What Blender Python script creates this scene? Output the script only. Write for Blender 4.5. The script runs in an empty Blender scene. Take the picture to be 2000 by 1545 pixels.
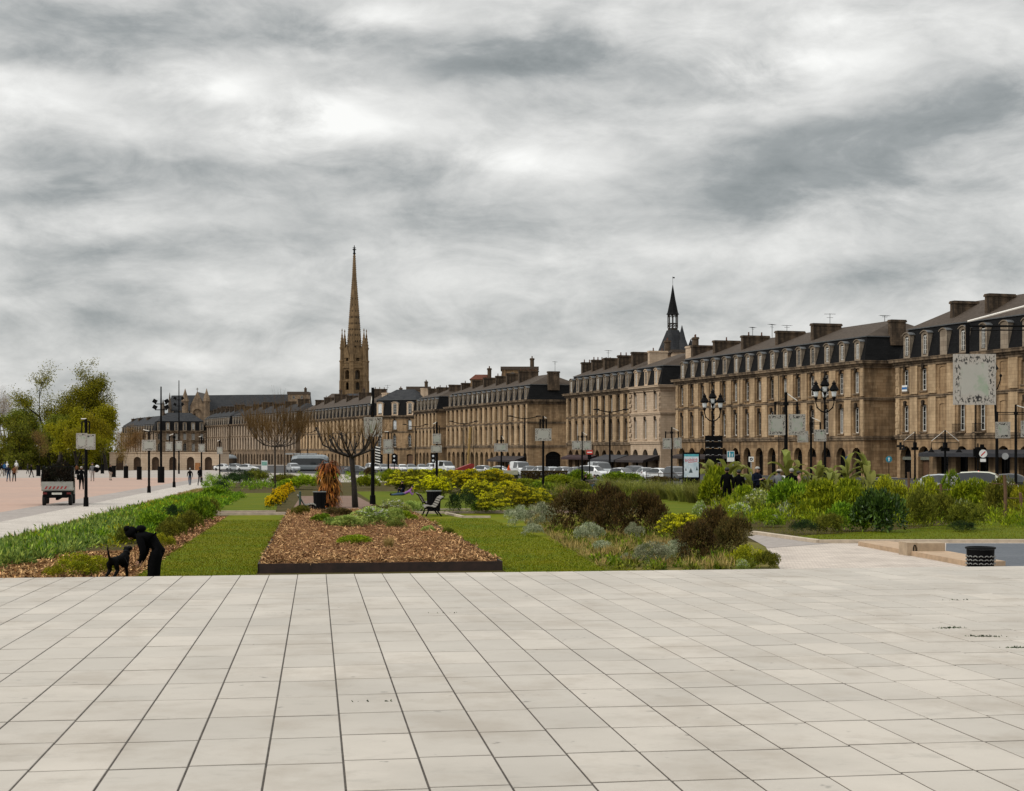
import bpy, bmesh, math, random
import numpy as np
from mathutils import Vector, Matrix, Quaternion
R = math.radians
sc = bpy.context.scene
COL = sc.collection
rng = random.Random(7)
nrg = np.random.default_rng(11)

# ------------------------------------------------------------------ frame of the place
F, HY, CZ, SL = 3100.0, 878.0, 2.55, 0.0056      # focal length and horizon of the photograph, eye height, fall of the ground
TH = math.atan(0.1235)                           # the garden's own direction
CT, ST = math.cos(TH), math.sin(TH)
def gz(y): return -SL * y
def at(px, Y): return (px - 1000.0) / F * Y
def zat(py, Y): return CZ + (HY - py) / F * Y
def gp(px, py, dz=0.0):
    Y = CZ * F / (py - HY - SL * F)
    return (at(px, Y), Y, gz(Y) + dz)
SHEAR = .05                                      # the cross lines of the paving run a little off square
def uv(u, v):
    v = v + SHEAR * u
    return (u * CT - v * ST, u * ST + v * CT)
def guv(u, v, dz=0.0):
    x, y = uv(u, v); return (x, y, gz(y) + dz)
def plaza_z(y): return 0.75 - 0.0097 * y

# ------------------------------------------------------------------ objects
def tag(o, label=None, cat=None, group=None, kind=None):
    if label: o['label'] = label
    if cat: o['category'] = cat
    if group: o['group'] = group
    if kind: o['kind'] = kind
    return o
def empty(name, loc, rz=0.0):
    o = bpy.data.objects.new(name, None); COL.objects.link(o)
    o.location = loc; o.rotation_euler = (0, 0, rz); o.empty_display_size = 0.2
    return o
def link(name, me, parent=None, loc=(0, 0, 0), rz=0.0, scale=None):
    o = bpy.data.objects.new(name, me); COL.objects.link(o)
    o.location = loc; o.rotation_euler = (0, 0, rz)
    if scale is not None: o.scale = scale
    if parent is not None: o.parent = parent
    return o
def dup(o, parent=None):
    c = o.copy(); COL.objects.link(c); c.parent = parent
    for ch in list(o.children): dup(ch, c)
    return c

class MB:
    """collects shapes for one mesh"""
    def __init__(s): s.v = []; s.f = []; s.m = []
    def add(s, vs, fs, mat=0):
        n = len(s.v); s.v.extend([tuple(p) for p in vs])
        s.f.extend([tuple(i + n for i in f) for f in fs]); s.m.extend([mat] * len(fs))
    def quad(s, a, b, c, d, mat=0): s.add([a, b, c, d], [(0, 1, 2, 3)], mat)
    def box(s, x0, x1, y0, y1, z0, z1, mat=0, bottom=True):
        v = [(x0,y0,z0),(x1,y0,z0),(x1,y1,z0),(x0,y1,z0),(x0,y0,z1),(x1,y0,z1),(x1,y1,z1),(x0,y1,z1)]
        f = [(4,5,6,7),(0,1,5,4),(1,2,6,5),(2,3,7,6),(3,0,4,7)]
        if bottom: f.append((3,2,1,0))
        s.add(v, f, mat)
    def obox(s, c, ax, ay, az, mat=0):
        c, ax, ay, az = Vector(c), Vector(ax), Vector(ay), Vector(az)
        v = [c+sx*ax+sy*ay+sz*az for sz in (-1,1) for sx, sy in ((-1,-1),(1,-1),(1,1),(-1,1))]
        s.add(v, [(4,5,6,7),(0,1,5,4),(1,2,6,5),(2,3,7,6),(3,0,4,7),(3,2,1,0)], mat)
    def tube(s, pts, rad, n=8, mat=0, caps=True):
        pts = [Vector(p) for p in pts]
        if not isinstance(rad, (list, tuple)): rad = [rad] * len(pts)
        ref = None; rings = []
        for i, p in enumerate(pts):
            d = (pts[min(i+1, len(pts)-1)] - pts[max(i-1, 0)])
            if d.length < 1e-9: d = Vector((0,0,1))
            d.normalize()
            if ref is None:
                ref = Vector((1,0,0)) if abs(d.x) < .8 else Vector((0,1,0))
            a = (ref - d * ref.dot(d))
            if a.length < 1e-6: a = d.orthogonal()
            a.normalize(); b = d.cross(a); ref = a
            rings.append([p + (a*math.cos(2*math.pi*k/n) + b*math.sin(2*math.pi*k/n))*rad[i] for k in range(n)])
        vs = [q for r in rings for q in r]; fs = []
        for i in range(len(pts)-1):
            for k in range(n):
                fs.append((i*n+k, i*n+(k+1)%n, (i+1)*n+(k+1)%n, (i+1)*n+k))
        if caps:
            fs.append(tuple(reversed(range(n)))); fs.append(tuple(range((len(pts)-1)*n, len(pts)*n)))
        s.add(vs, fs, mat)
    def lathe(s, prof, n=16, c=(0,0,0), mat=0):
        vs = []; fs = []
        for r, z in prof:
            for k in range(n):
                a = 2*math.pi*k/n
                vs.append((c[0]+r*math.cos(a), c[1]+r*math.sin(a), c[2]+z))
        for i in range(len(prof)-1):
            for k in range(n):
                fs.append((i*n+k, i*n+(k+1)%n, (i+1)*n+(k+1)%n, (i+1)*n+k))
        fs.append(tuple(reversed(range(n)))); fs.append(tuple(range((len(prof)-1)*n, len(prof)*n)))
        s.add(vs, fs, mat)
    def ball(s, c, rx, ry, rz, n=10, m=7, mat=0):
        prof = [(math.sin(math.pi*i/m), -math.cos(math.pi*i/m)) for i in range(m+1)]
        vs = []; fs = []
        for r, z in prof:
            for k in range(n):
                a = 2*math.pi*k/n; vs.append((c[0]+rx*r*math.cos(a), c[1]+ry*r*math.sin(a), c[2]+rz*z))
        for i in range(m):
            for k in range(n): fs.append((i*n+k, i*n+(k+1)%n, (i+1)*n+(k+1)%n, (i+1)*n+k))
        s.add(vs, fs, mat)
    def prism(s, poly, y0, y1, mat=0):
        """poly of (x,z) extruded along y"""
        n = len(poly)
        vs = [(x, y0, z) for x, z in poly] + [(x, y1, z) for x, z in poly]
        fs = [tuple(range(n)), tuple(reversed(range(n, 2*n)))]
        for i in range(n):
            j = (i+1) % n; fs.append((j, i, n+i, n+j))
        s.add(vs, fs, mat)
    def mesh(s, name, mats, smooth=False):
        me = bpy.data.meshes.new(name); me.from_pydata(s.v, [], s.f)
        for m in mats: me.materials.append(m)
        if s.m: me.polygons.foreach_set('material_index', s.m)
        if smooth: me.polygons.foreach_set('use_smooth', [True]*len(s.f))
        me.update(); return me
    def build(s, name, mats, parent=None, loc=(0,0,0), rz=0.0, smooth=False):
        return link(name, s.mesh(name, mats if isinstance(mats, (list, tuple)) else [mats], smooth), parent, loc, rz)

def np_mesh(name, V, Fq, mats, midx=None):
    me = bpy.data.meshes.new(name)
    me.from_pydata(np.asarray(V, dtype=float).tolist(), [], np.asarray(Fq).tolist())
    for m in mats: me.materials.append(m)
    if midx is not None: me.polygons.foreach_set('material_index', np.asarray(midx, dtype=np.int32))
    me.update(); return me

# ------------------------------------------------------------------ materials
class NT:
    def __init__(s, tree): s.t = tree
    def n(s, typ, **kw):
        nd = s.t.nodes.new(typ)
        for k, v in kw.items():
            if k.startswith('i_'):
                key = k[2:]; key = int(key) if key.isdigit() else key.replace('_', ' ')
                nd.inputs[key].default_value = v
            else: setattr(nd, k, v)
        return nd
    def l(s, a, b): s.t.links.new(a, b)
    def val(s, x, sock):
        if isinstance(x, (int, float)): sock.default_value = x
        else: s.l(x, sock)
    def math(s, op, a, b=0.0, c=None, clamp=False):
        nd = s.n('ShaderNodeMath', operation=op, use_clamp=clamp)
        s.val(a, nd.inputs[0]); s.val(b, nd.inputs[1])
        if c is not None: s.val(c, nd.inputs[2])
        return nd.outputs[0]
    def mix(s, fac, a, b, blend='MIX'):
        nd = s.n('ShaderNodeMix', data_type='RGBA', blend_type=blend)
        s.val(fac, nd.inputs[0])
        for x, k in ((a, 6), (b, 7)):
            if isinstance(x, (tuple, list)): nd.inputs[k].default_value = (*x[:3], 1)
            else: s.l(x, nd.inputs[k])
        return nd.outputs[2]
    def noise(s, vec, scale, detail=5, rough=.55, dist=0.0):
        nd = s.n('ShaderNodeTexNoise', i_Scale=scale, i_Detail=detail, i_Roughness=rough, i_Distortion=dist)
        if vec is not None: s.l(vec, nd.inputs['Vector'])
        return nd.outputs[0]
    def ramp(s, fac, stops):
        nd = s.n('ShaderNodeValToRGB'); cr = nd.color_ramp
        while len(cr.elements) < len(stops): cr.elements.new(.5)
        for e, (p, c) in zip(cr.elements, stops):
            e.position = p; e.color = (*c, 1) if len(c) == 3 else c
        s.l(fac, nd.inputs[0]); return nd.outputs[0]
    def scale(s, vec, sc):
        nd = s.n('ShaderNodeMapping'); nd.inputs['Scale'].default_value = sc; s.l(vec, nd.inputs[0]); return nd.outputs[0]

def newmat(name):
    m = bpy.data.materials.new(name); m.use_nodes = True
    nt = NT(m.node_tree); b = m.node_tree.nodes['Principled BSDF']
    return m, nt, b
def plain(name, c, rough=.6, metal=0.0, var=.25, scale=3.0, bump=0.0, spec=.5, emit=None):
    """a coloured surface with slight natural unevenness"""
    m, nt, b = newmat(name)
    tc = nt.n('ShaderNodeTexCoord').outputs['Object']
    f = nt.noise(tc, scale, 6, .6)
    d = tuple(x*(1-var) for x in c); u = tuple(min(1, x*(1+var)) for x in c)
    col = nt.ramp(f, [(.3, d), (.7, u)])
    nt.l(col, b.inputs['Base Color'])
    b.inputs['Roughness'].default_value = rough; b.inputs['Metallic'].default_value = metal
    b.inputs['Specular IOR Level'].default_value = spec
    if bump:
        bp = nt.n('ShaderNodeBump', i_Strength=bump, i_Distance=.02); nt.l(nt.noise(tc, scale*6, 4), bp.inputs['Height']); nt.l(bp.outputs[0], b.inputs['Normal'])
    if emit:
        b.inputs['Emission Color'].default_value = (*emit[0], 1); b.inputs['Emission Strength'].default_value = emit[1]
    return m
def leafmat(name, c1, c2, c3=None, trans=.13, rough=.6, spec=.12):
    """foliage: every leaf its own tone between c1 and c2, with patches of c3"""
    m, nt, b = newmat(name)
    g = nt.n('ShaderNodeNewGeometry'); tc = nt.n('ShaderNodeTexCoord').outputs['Object']
    oi = nt.n('ShaderNodeObjectInfo')
    c1 = tuple(x*.62 for x in c1); c2 = tuple(min(.95, x*1.28) for x in c2)
    col = nt.mix(nt.math('POWER', g.outputs['Random Per Island'], 1.35), c1, c2)
    if c3:
        f = nt.math('MULTIPLY', nt.math('GREATER_THAN', nt.noise(tc, 2.3, 3), .53), .6)
        col = nt.mix(f, col, c3)
    hs = nt.n('ShaderNodeHueSaturation'); nt.l(col, hs.inputs['Color'])
    nt.l(nt.math('MULTIPLY_ADD', oi.outputs['Random'], .35, .82), hs.inputs['Value'])
    nt.l(nt.math('MULTIPLY_ADD', oi.outputs['Random'], .03, .485), hs.inputs['Hue'])
    nt.l(hs.outputs[0], b.inputs['Base Color'])
    b.inputs['Roughness'].default_value = rough; b.inputs['Specular IOR Level'].default_value = spec
    if trans:
        out = m.node_tree.nodes['Material Output']
        t = nt.n('ShaderNodeBsdfTranslucent'); nt.l(hs.outputs[0], t.inputs[0])
        mx = nt.n('ShaderNodeMixShader', i_0=trans); nt.l(b.outputs[0], mx.inputs[1]); nt.l(t.outputs[0], mx.inputs[2]); nt.l(mx.outputs[0], out.inputs[0])
    return m
def stone(name, light, dark, stain, amount=.5, course=.42, block=.95, rough=.9):
    """weathered limestone ashlar: courses, soot streaks running down, patches"""
    m, nt, b = newmat(name)
    tc = nt.n('ShaderNodeTexCoord').outputs['Object']
    sp = nt.n('ShaderNodeSeparateXYZ'); nt.l(tc, sp.inputs[0])
    cb = nt.n('ShaderNodeCombineXYZ'); nt.l(nt.math('ADD', sp.outputs[0], sp.outputs[1]), cb.inputs[0]); nt.l(sp.outputs[2], cb.inputs[1])
    br = nt.n('ShaderNodeTexBrick', i_Scale=1.0); nt.l(cb.outputs[0], br.inputs['Vector'])
    br.inputs['Brick Width'].default_value = block; br.inputs['Row Height'].default_value = course
    br.inputs['Mortar Size'].default_value = .012; br.inputs['Bias'].default_value = 0
    br.inputs['Color1'].default_value = (*light, 1); br.inputs['Color2'].default_value = (*dark, 1)
    br.inputs['Mortar'].default_value = (*[x*.55 for x in dark], 1)
    streak = nt.noise(nt.scale(tc, (1.1, 1.1, .16)), 1.0, 7, .65)
    big = nt.noise(tc, .16, 4, .6); fine = nt.noise(tc, 5.0, 5, .7)
    col = nt.mix(nt.math('MULTIPLY', nt.math('SUBTRACT', fine, .35, clamp=True), .9), br.outputs[0], dark)
    s1 = nt.ramp(nt.math('ADD', nt.math('MULTIPLY', streak, .6), nt.math('MULTIPLY', big, .4)), [(.43, (0,0,0)), (.59, (1,1,1))])
    col = nt.mix(nt.math('MULTIPLY', s1, amount), col, stain)
    nt.l(col, b.inputs['Base Color']); b.inputs['Roughness'].default_value = rough; b.inputs['Specular IOR Level'].default_value = .2
    bp = nt.n('ShaderNodeBump', i_Strength=.5, i_Distance=.03)
    nt.l(nt.math('ADD', br.outputs[1], nt.math('MULTIPLY', fine, -.4)), bp.inputs['Height']); bp.invert = True
    nt.l(bp.outputs[0], b.inputs['Normal'])
    return m
def roofmat(name, c1, c2, row=.25, width=.35, rough=.8):
    m, nt, b = newmat(name)
    tc = nt.n('ShaderNodeTexCoord').outputs['Object']
    sp = nt.n('ShaderNodeSeparateXYZ'); nt.l(tc, sp.inputs[0])
    cb = nt.n('ShaderNodeCombineXYZ'); nt.l(nt.math('ADD', sp.outputs[0], nt.math('MULTIPLY', sp.outputs[1], .37)), cb.inputs[0]); nt.l(sp.outputs[2], cb.inputs[1])
    br = nt.n('ShaderNodeTexBrick', i_Scale=1.0); nt.l(cb.outputs[0], br.inputs['Vector'])
    br.inputs['Brick Width'].default_value = width; br.inputs['Row Height'].default_value = row; br.inputs['Mortar Size'].default_value = .015
    br.inputs['Color1'].default_value = (*c1, 1); br.inputs['Color2'].default_value = (*c2, 1); br.inputs['Mortar'].default_value = (*[x*.5 for x in c1], 1)
    col = nt.mix(nt.math('MULTIPLY', nt.noise(nt.scale(tc, (1, 1, .4)), .7, 6, .65), .8), br.outputs[0], c2)
    nt.l(col, b.inputs['Base Color']); b.inputs['Roughness'].default_value = rough; b.inputs['Specular IOR Level'].default_value = .06
    return m

M = {}
M['black'] = plain('black_paint', (.004,.004,.0044), .65, spec=.06)
M['iron'] = plain('dark_iron', (.007,.0074,.008), .65, spec=.08)
M['dark'] = plain('dark_cloth', (.006,.006,.007), .9, spec=.1)
M['white'] = plain('white_paint', (.72,.72,.70), .5, var=.06)
M['offwhite'] = plain('window_paint', (.60,.59,.55), .6, var=.12)
M['greyframe'] = plain('grey_window_paint', (.25,.235,.21), .6, var=.15)
M['glass'] = plain('window_glass', (.012,.014,.016), .12, var=.5, scale=.6, spec=.35)
M['curtain'] = plain('net_curtain', (.20,.20,.19), .4, var=.25, scale=1.5)
M['shopglass'] = plain('shop_glass', (.004,.004,.0045), .25, var=.6, scale=.8, spec=.12)
M['shutter'] = plain('white_shutter', (.66,.69,.70), .6, var=.06)
M['lampglass'] = plain('lamp_glass', (.62,.66,.68), .25, var=.06)
M['tube'] = plain('white_lamp_tube', (.75,.72,.66), .35, var=.05)
M['stone'] = stone('quay_limestone', (0.3990,0.2715,0.1520), (0.2610,0.1643,0.0855), (.052,.034,.020), .78)
M['stone_dark'] = stone('dark_stained_limestone', (.300,.205,.120), (.200,.132,.072), (.042,.027,.017), .8)
M['stone_warm'] = stone('warm_limestone', (0.4180,0.2848,0.1600), (0.2970,0.1926,0.1050), (.070,.047,.028), .66)
M['stone_clean'] = stone('cleaned_limestone', (.56,.435,.315), (.47,.355,.25), (.25,.18,.12), .3)
M['stone_far'] = stone('sooty_limestone', (0.2850,0.2092,0.1376), (0.1800,0.1262,0.0825), (.045,.036,.028), .68)
M['stone_lit'] = stone('lit_pilaster_stone', (.545,.395,.240), (.435,.305,.180), (.085,.056,.033), .52)  # lighter copy for pilasters: lit front against shaded recess, put into the colour
M['far_lit'] = stone('lit_grey_stone', (.400,.315,.232), (.320,.248,.182), (.075,.058,.044), .5)  # lighter copy of the far stone, light on its pilasters painted in
M['trimstone'] = stone('moulding_stone', (.300,.220,.142), (.180,.126,.080), (.028,.021,.016), .85, 1.2, 1.6)  # stained, and darkened further to paint in the shade under the cornice
M['dormerstone'] = stone('dormer_stone', (.330,.270,.205), (.220,.175,.128), (.040,.032,.025), .6, .6, .9)
M['arcade'] = stone('pale_new_stone', (.60,.47,.345), (.53,.40,.285), (.40,.29,.20), .25, .5, 1.2)
M['church'] = stone('church_stone', (.165,.135,.105), (.110,.088,.066), (.030,.025,.021), .6, .8, 1.5)
M['spire'] = stone('spire_stone', (.230,.155,.082), (.150,.098,.050), (.044,.031,.019), .55, 1.0, 1.8)
M['slate'] = roofmat('dark_slate', (.0055,.0056,.006), (.013,.013,.0135))
M['slate_grey'] = roofmat('grey_slate', (.024,.026,.030), (.045,.046,.048), .5, .8)
M['tile'] = roofmat('brown_roof_tile', (.110,.088,.070), (.066,.052,.042), .12, .4)
M['redtile'] = roofmat('red_roof_tile', (.16,.052,.03), (.10,.038,.024), .12, .4)
M['chimney'] = stone('chimney_masonry', (.150,.105,.068), (.092,.064,.042), (.016,.013,.010), .85, .3, .6)
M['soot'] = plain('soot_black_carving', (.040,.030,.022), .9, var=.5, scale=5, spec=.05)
M['pot'] = plain('chimney_pot', (.10,.045,.028), .9)
M['awning'] = plain('dark_awning', (.028,.020,.020), .85, var=.4)
M['zinc'] = plain('zinc_sheet', (.30,.31,.31), .45)
M['oldzinc'] = plain('old_zinc', (.085,.088,.090), .6, spec=.2)
M['copper'] = plain('green_copper', (.30,.37,.33), .6)
M['wood'] = plain('brown_wood', (.10,.05,.022), .7, var=.4)
M['trunk'] = plain('tree_bark', (.020,.015,.011), .95, var=.5, scale=9, bump=.6)
M['twig'] = plain('brown_twig', (.135,.080,.030), .9, var=.3, spec=.1)
M['greybark'] = plain('brown_grey_bark', (.050,.037,.026), .95, var=.5, scale=9, bump=.6)
M['palebark'] = plain('pale_bark', (.14,.125,.105), .9, var=.3)
# ------------------------------------------------------------------ figures: one continuous skinned body each
SKIN = plain('skin', (.36,.20,.13), .6, var=.08)
HAIRD = plain('dark_hair', (.012,.009,.007), .7); HAIRG = plain('grey_hair', (.30,.29,.27), .8)
def cloth(name, c): return plain(name, c, .95, var=.25, scale=6, spec=.03)
CL = {k: cloth(k + '_cloth', c) for k, c in dict(black=(.004,.004,.0045), navy=(.010,.013,.024), jeans=(.045,.07,.11), brown=(.13,.055,.025), white=(.62,.62,.60), grey=(.13,.135,.14), darkgrey=(.03,.03,.032), blue=(.03,.09,.20),
                                                 tan=(.30,.22,.15), purple=(.24,.10,.30), pink=(.42,.24,.20), striped=(.30,.27,.25), orange=(.70,.11,.03), teal=(.02,.07,.07), shoe=(.02,.018,.016), beige=(.38,.33,.28)).items()}
def skin_body(J, E, tags):
    """J: joint -> (position, radius); E: edges; tags: per edge material index. returns a mesh"""
    names = list(J); idx = {k: i for i, k in enumerate(names)}
    me = bpy.data.meshes.new('figure'); me.from_pydata([J[k][0] for k in names], [(idx[a], idx[b]) for a, b in E], [])
    o = bpy.data.objects.new('figure', me); COL.objects.link(o)
    sk = o.modifiers.new('Skin', 'SKIN'); sk.use_smooth_shade = True; sk.branch_smoothing = .4
    o.modifiers.new('Subdivision', 'SUBSURF').levels = 1; o.modifiers['Subdivision'].render_levels = 1
    for k in names:
        sv = me.skin_vertices[0].data[idx[k]]; r = J[k][1]; sv.radius = (r, r) if not isinstance(r, tuple) else r
        sv.use_root = (k == names[0])
    dg = bpy.context.evaluated_depsgraph_get(); dg.update()
    out = bpy.data.meshes.new_from_object(o.evaluated_get(dg), depsgraph=dg); bpy.data.objects.remove(o); bpy.data.meshes.remove(me)
    A = np.array([J[a][0] for a, b in E], float); B = np.array([J[b][0] for a, b in E], float); tg = np.array(tags)
    C = np.array([p.center[:] for p in out.polygons]); AB = B - A
    t = np.clip(((C[:, None] - A)*AB).sum(2) / np.maximum((AB*AB).sum(1), 1e-9), 0, 1)
    d = np.linalg.norm(C[:, None] - (A + AB*t[..., None]), axis=2); rr = np.array([max(np.max(J[a][1]), np.max(J[b][1])) for a, b in E])
    out.materials.clear()
    mi = tg[np.argmin(d - rr*.5, axis=1)].astype(np.int32)
    for _ in range(4): out.materials.append(None)
    out.polygons.foreach_set('material_index', mi); out.polygons.foreach_set('use_smooth', [True]*len(out.polygons)); out.update()
    return out
def figure(pose, coat=0.0):
    """pose: joint overrides for a 1.75 m figure facing -Y"""
    J = dict(pelvis=((0,0,.95), (.155,.115)), spine=((0,.01,1.12), (.14,.105)), chest=((0,.0,1.33), (.165,.115)), neck=((0,-.005,1.49), .055), chin=((0,-.03,1.56), (.068,.075)), head=((0,-.02,1.655), (.078,.092)), crown=((0,-.01,1.72), (.055,.065)), nose=((0,-.118,1.615), .012))
    for s, q in ((-1, 'r'), (1, 'l')):
        J.update({'sh'+q: ((.175*s,.01,1.41), .072), 'el'+q: ((.225*s,.04,1.13), .050), 'wr'+q: ((.235*s,-.03,.89), .036), 'pa'+q: ((.236*s,-.05,.82), (.034,.022)),
                  'hi'+q: ((.095*s,0,.90), .098), 'kn'+q: ((.105*s,-.02,.50), .068), 'an'+q: ((.105*s,.02,.10), .052), 'he'+q: ((.105*s,.045,.045), .04), 'to'+q: ((.115*s,-.15,.035), .036)})
    for k, v in pose.items(): J[k] = (v, J[k][1]) if not (isinstance(v, tuple) and isinstance(v[0], tuple)) else v
    if coat:
        for k in ('hir', 'hil'): J[k] = (J[k][0], .098 + coat)
    E = [('pelvis','spine'), ('spine','chest'), ('chest','neck'), ('neck','chin'), ('chin','head'), ('head','crown'), ('chin','nose')]; T = [0,0,0,2,2,2,2]
    E.pop(); T.pop(); del J['nose']
    for q in 'rl':
        E += [('chest','sh'+q), ('sh'+q,'el'+q), ('el'+q,'wr'+q), ('wr'+q,'pa'+q), ('pelvis','hi'+q), ('hi'+q,'kn'+q), ('kn'+q,'an'+q), ('an'+q,'he'+q), ('an'+q,'to'+q)]
        T += [0,0,0,2,1,1,1,3,3]
        # five unequal, bent fingers
        w_, p_ = Vector(J['wr'+q][0]), Vector(J['pa'+q][0]); d = (p_-w_).normalized(); s = -1 if q == 'r' else 1
        sd = Vector((0, -1, 0)); sd = (sd - d*sd.dot(d)); sd = sd.normalized() if sd.length > .1 else Vector((1,0,0)); inn = d.cross(sd)*s
        for f, (off, ln) in enumerate(((-.024,.062), (-.008,.074), (.008,.070), (.023,.054))):
            a = p_ + sd*(-off) + d*.02; b = a + d*ln*.55 + inn*.008; c = b + d*ln*.45 + inn*.022
            J[f'f{f}a{q}'] = (tuple(a), .0105); J[f'f{f}b{q}'] = (tuple(b), .0095); J[f'f{f}c{q}'] = (tuple(c), .008)
            E += [('pa'+q, f'f{f}a{q}'), (f'f{f}a{q}', f'f{f}b{q}'), (f'f{f}b{q}', f'f{f}c{q}')]; T += [2,2,2]
        a = w_ + (p_-w_)*.35 + sd*.03; b = a + sd*.022 + d*.035; c = b + d*.03 + sd*.004
        J['ta'+q] = (tuple(a), .013); J['tb'+q] = (tuple(b), .011); J['tc'+q] = (tuple(c), .009)
        E += [('wr'+q, 'ta'+q), ('ta'+q, 'tb'+q), ('tb'+q, 'tc'+q)]; T += [2,2,2]
    return skin_body(J, E, T), J
def _walk(sw): # mid stride
    return {'knr': (-.10,-.20*sw,.52), 'anr': (-.10,-.26*sw,.12), 'her': (-.10,-.24*sw,.05), 'tor': (-.11,-.42*sw,.06), 'knl': (.10,.02,.50), 'anl': (.10,.28*sw,.16), 'hel': (.10,.34*sw,.12), 'tol': (.11,.14*sw,.04),
            'elr': (-.235,.14*sw,1.14), 'wrr': (-.24,.16*sw,.90), 'par': (-.24,.15*sw,.83), 'ell': (.235,-.08*sw,1.13), 'wrl': (.235,-.24*sw,.94), 'pal': (.235,-.30*sw,.89)}
FIG = {}
FIG['stand'] = figure({})
FIG['walk'] = figure(_walk(1.0))
FIG['walk2'] = figure({k: (-v[0], v[1], v[2]) for k, v in ((a.replace('r', '#', 1) if False else a, b) for a, b in _walk(.8).items())} if False else _walk(.65))
FIG['coat'] = figure(_walk(.6), .06)
FIG['read'] = figure({'elr': (-.24,-.04,1.14), 'wrr': (-.12,-.27,1.20), 'par': (-.08,-.33,1.22), 'ell': (.24,-.04,1.14), 'wrl': (.12,-.27,1.20), 'pal': (.08,-.33,1.22), 'head': (0,-.06,1.64), 'crown': (0,-.06,1.71), 'chin': (0,-.07,1.55)})
FIG['sit'] = figure({'pelvis': (0,.12,.50), 'spine': (0,.12,.68), 'chest': (0,.06,.90), 'neck': (0,.02,1.06), 'chin': (0,-.02,1.13), 'head': (0,-.02,1.22), 'crown': (0,-.01,1.29), 'shr': (-.175,.06,.98), 'shl': (.175,.06,.98), 'elr': (-.22,-.02,.72), 'wrr': (-.12,-.24,.66), 'par': (-.09,-.31,.65), 'ell': (.22,-.02,.72), 'wrl': (.12,-.24,.66), 'pal': (.09,-.31,.65),
                     'hir': (-.10,.08,.48), 'hil': (.10,.08,.48), 'knr': (-.12,-.36,.50), 'knl': (.12,-.36,.50), 'anr': (-.12,-.36,.10), 'anl': (.12,-.38,.10), 'her': (-.12,-.33,.05), 'hel': (.12,-.35,.05), 'tor': (-.13,-.53,.04), 'tol': (.13,-.55,.04)})
# lying on the side, propped on one elbow, legs stretched along -X
FIG['lie'] = figure({'pelvis': (0,0,.15), 'spine': (.18,.0,.20), 'chest': (.36,0,.34), 'neck': (.48,0,.46), 'chin': (.53,-.02,.51), 'head': (.57,-.01,.59), 'crown': (.60,0,.65), 'shr': (.40,-.16,.36), 'shl': (.42,.16,.40), 'elr': (.58,-.22,.07), 'wrr': (.66,-.18,.26), 'par': (.64,-.14,.36), 'ell': (.24,.24,.30), 'wrl': (.08,.14,.28), 'pal': (.02,.08,.25),
                     'hir': (-.05,-.10,.13), 'hil': (-.05,.10,.17), 'knr': (-.46,-.10,.11), 'knl': (-.44,.08,.16), 'anr': (-.86,-.12,.07), 'anl': (-.84,.06,.10), 'her': (-.92,-.12,.06), 'hel': (-.90,.06,.09), 'tor': (-.95,-.20,.15), 'tol': (-.93,-.03,.20)})
FIG['ground_sit'] = figure({'pelvis': (0,.1,.12), 'spine': (0,.10,.30), 'chest': (0,.03,.50), 'neck': (0,-.02,.66), 'chin': (0,-.06,.73), 'head': (0,-.06,.82), 'crown': (0,-.05,.89), 'shr': (-.175,.03,.58), 'shl': (.175,.03,.58), 'elr': (-.24,-.12,.38), 'wrr': (-.14,-.32,.36), 'par': (-.10,-.38,.37), 'ell': (.24,-.12,.38), 'wrl': (.14,-.32,.36), 'pal': (.10,-.38,.37),
                     'hir': (-.10,.06,.11), 'hil': (.10,.06,.11), 'knr': (-.16,-.34,.42), 'knl': (.16,-.34,.42), 'anr': (-.12,-.52,.09), 'anl': (.12,-.52,.09), 'her': (-.12,-.48,.05), 'hel': (.12,-.48,.05), 'tor': (-.12,-.68,.04), 'tol': (.12,-.68,.04)})
# stooping to the dog: trunk tipped well forward, knees bent, arms down
FIG['stoop'] = figure({'pelvis': ((0,.19,.80), (.23,.23)), 'spine': ((0,.02,.90), (.23,.24)), 'chest': ((0,-.15,.97), (.23,.225)), 'neck': ((0,-.29,1.04), .10), 'chin': ((0,-.345,1.0), (.09,.09)), 'head': ((0,-.40,1.035), (.11,.115)), 'crown': ((0,-.44,1.085), (.085,.095)),
                       'shr': ((-.19,-.19,.96), .10), 'shl': ((.19,-.19,.96), .10), 'elr': ((-.22,-.13,.69), .075), 'wrr': ((-.18,-.20,.49), .050), 'par': (-.16,-.24,.43), 'ell': ((.23,-.10,.69), .075), 'wrl': ((.21,-.17,.49), .050), 'pal': (.20,-.21,.43),
                       'hir': ((-.11,.15,.72), .18), 'hil': ((.11,.15,.72), .18), 'knr': ((-.13,-.0,.44), .14), 'knl': ((.13,.09,.44), .14), 'anr': ((-.13,.03,.10), .115), 'anl': ((.13,.14,.10), .115), 'her': (-.13,.06,.05), 'hel': (.13,.15,.05), 'tor': (-.14,-.14,.04), 'tol': (.14,-.06,.04)})
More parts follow.
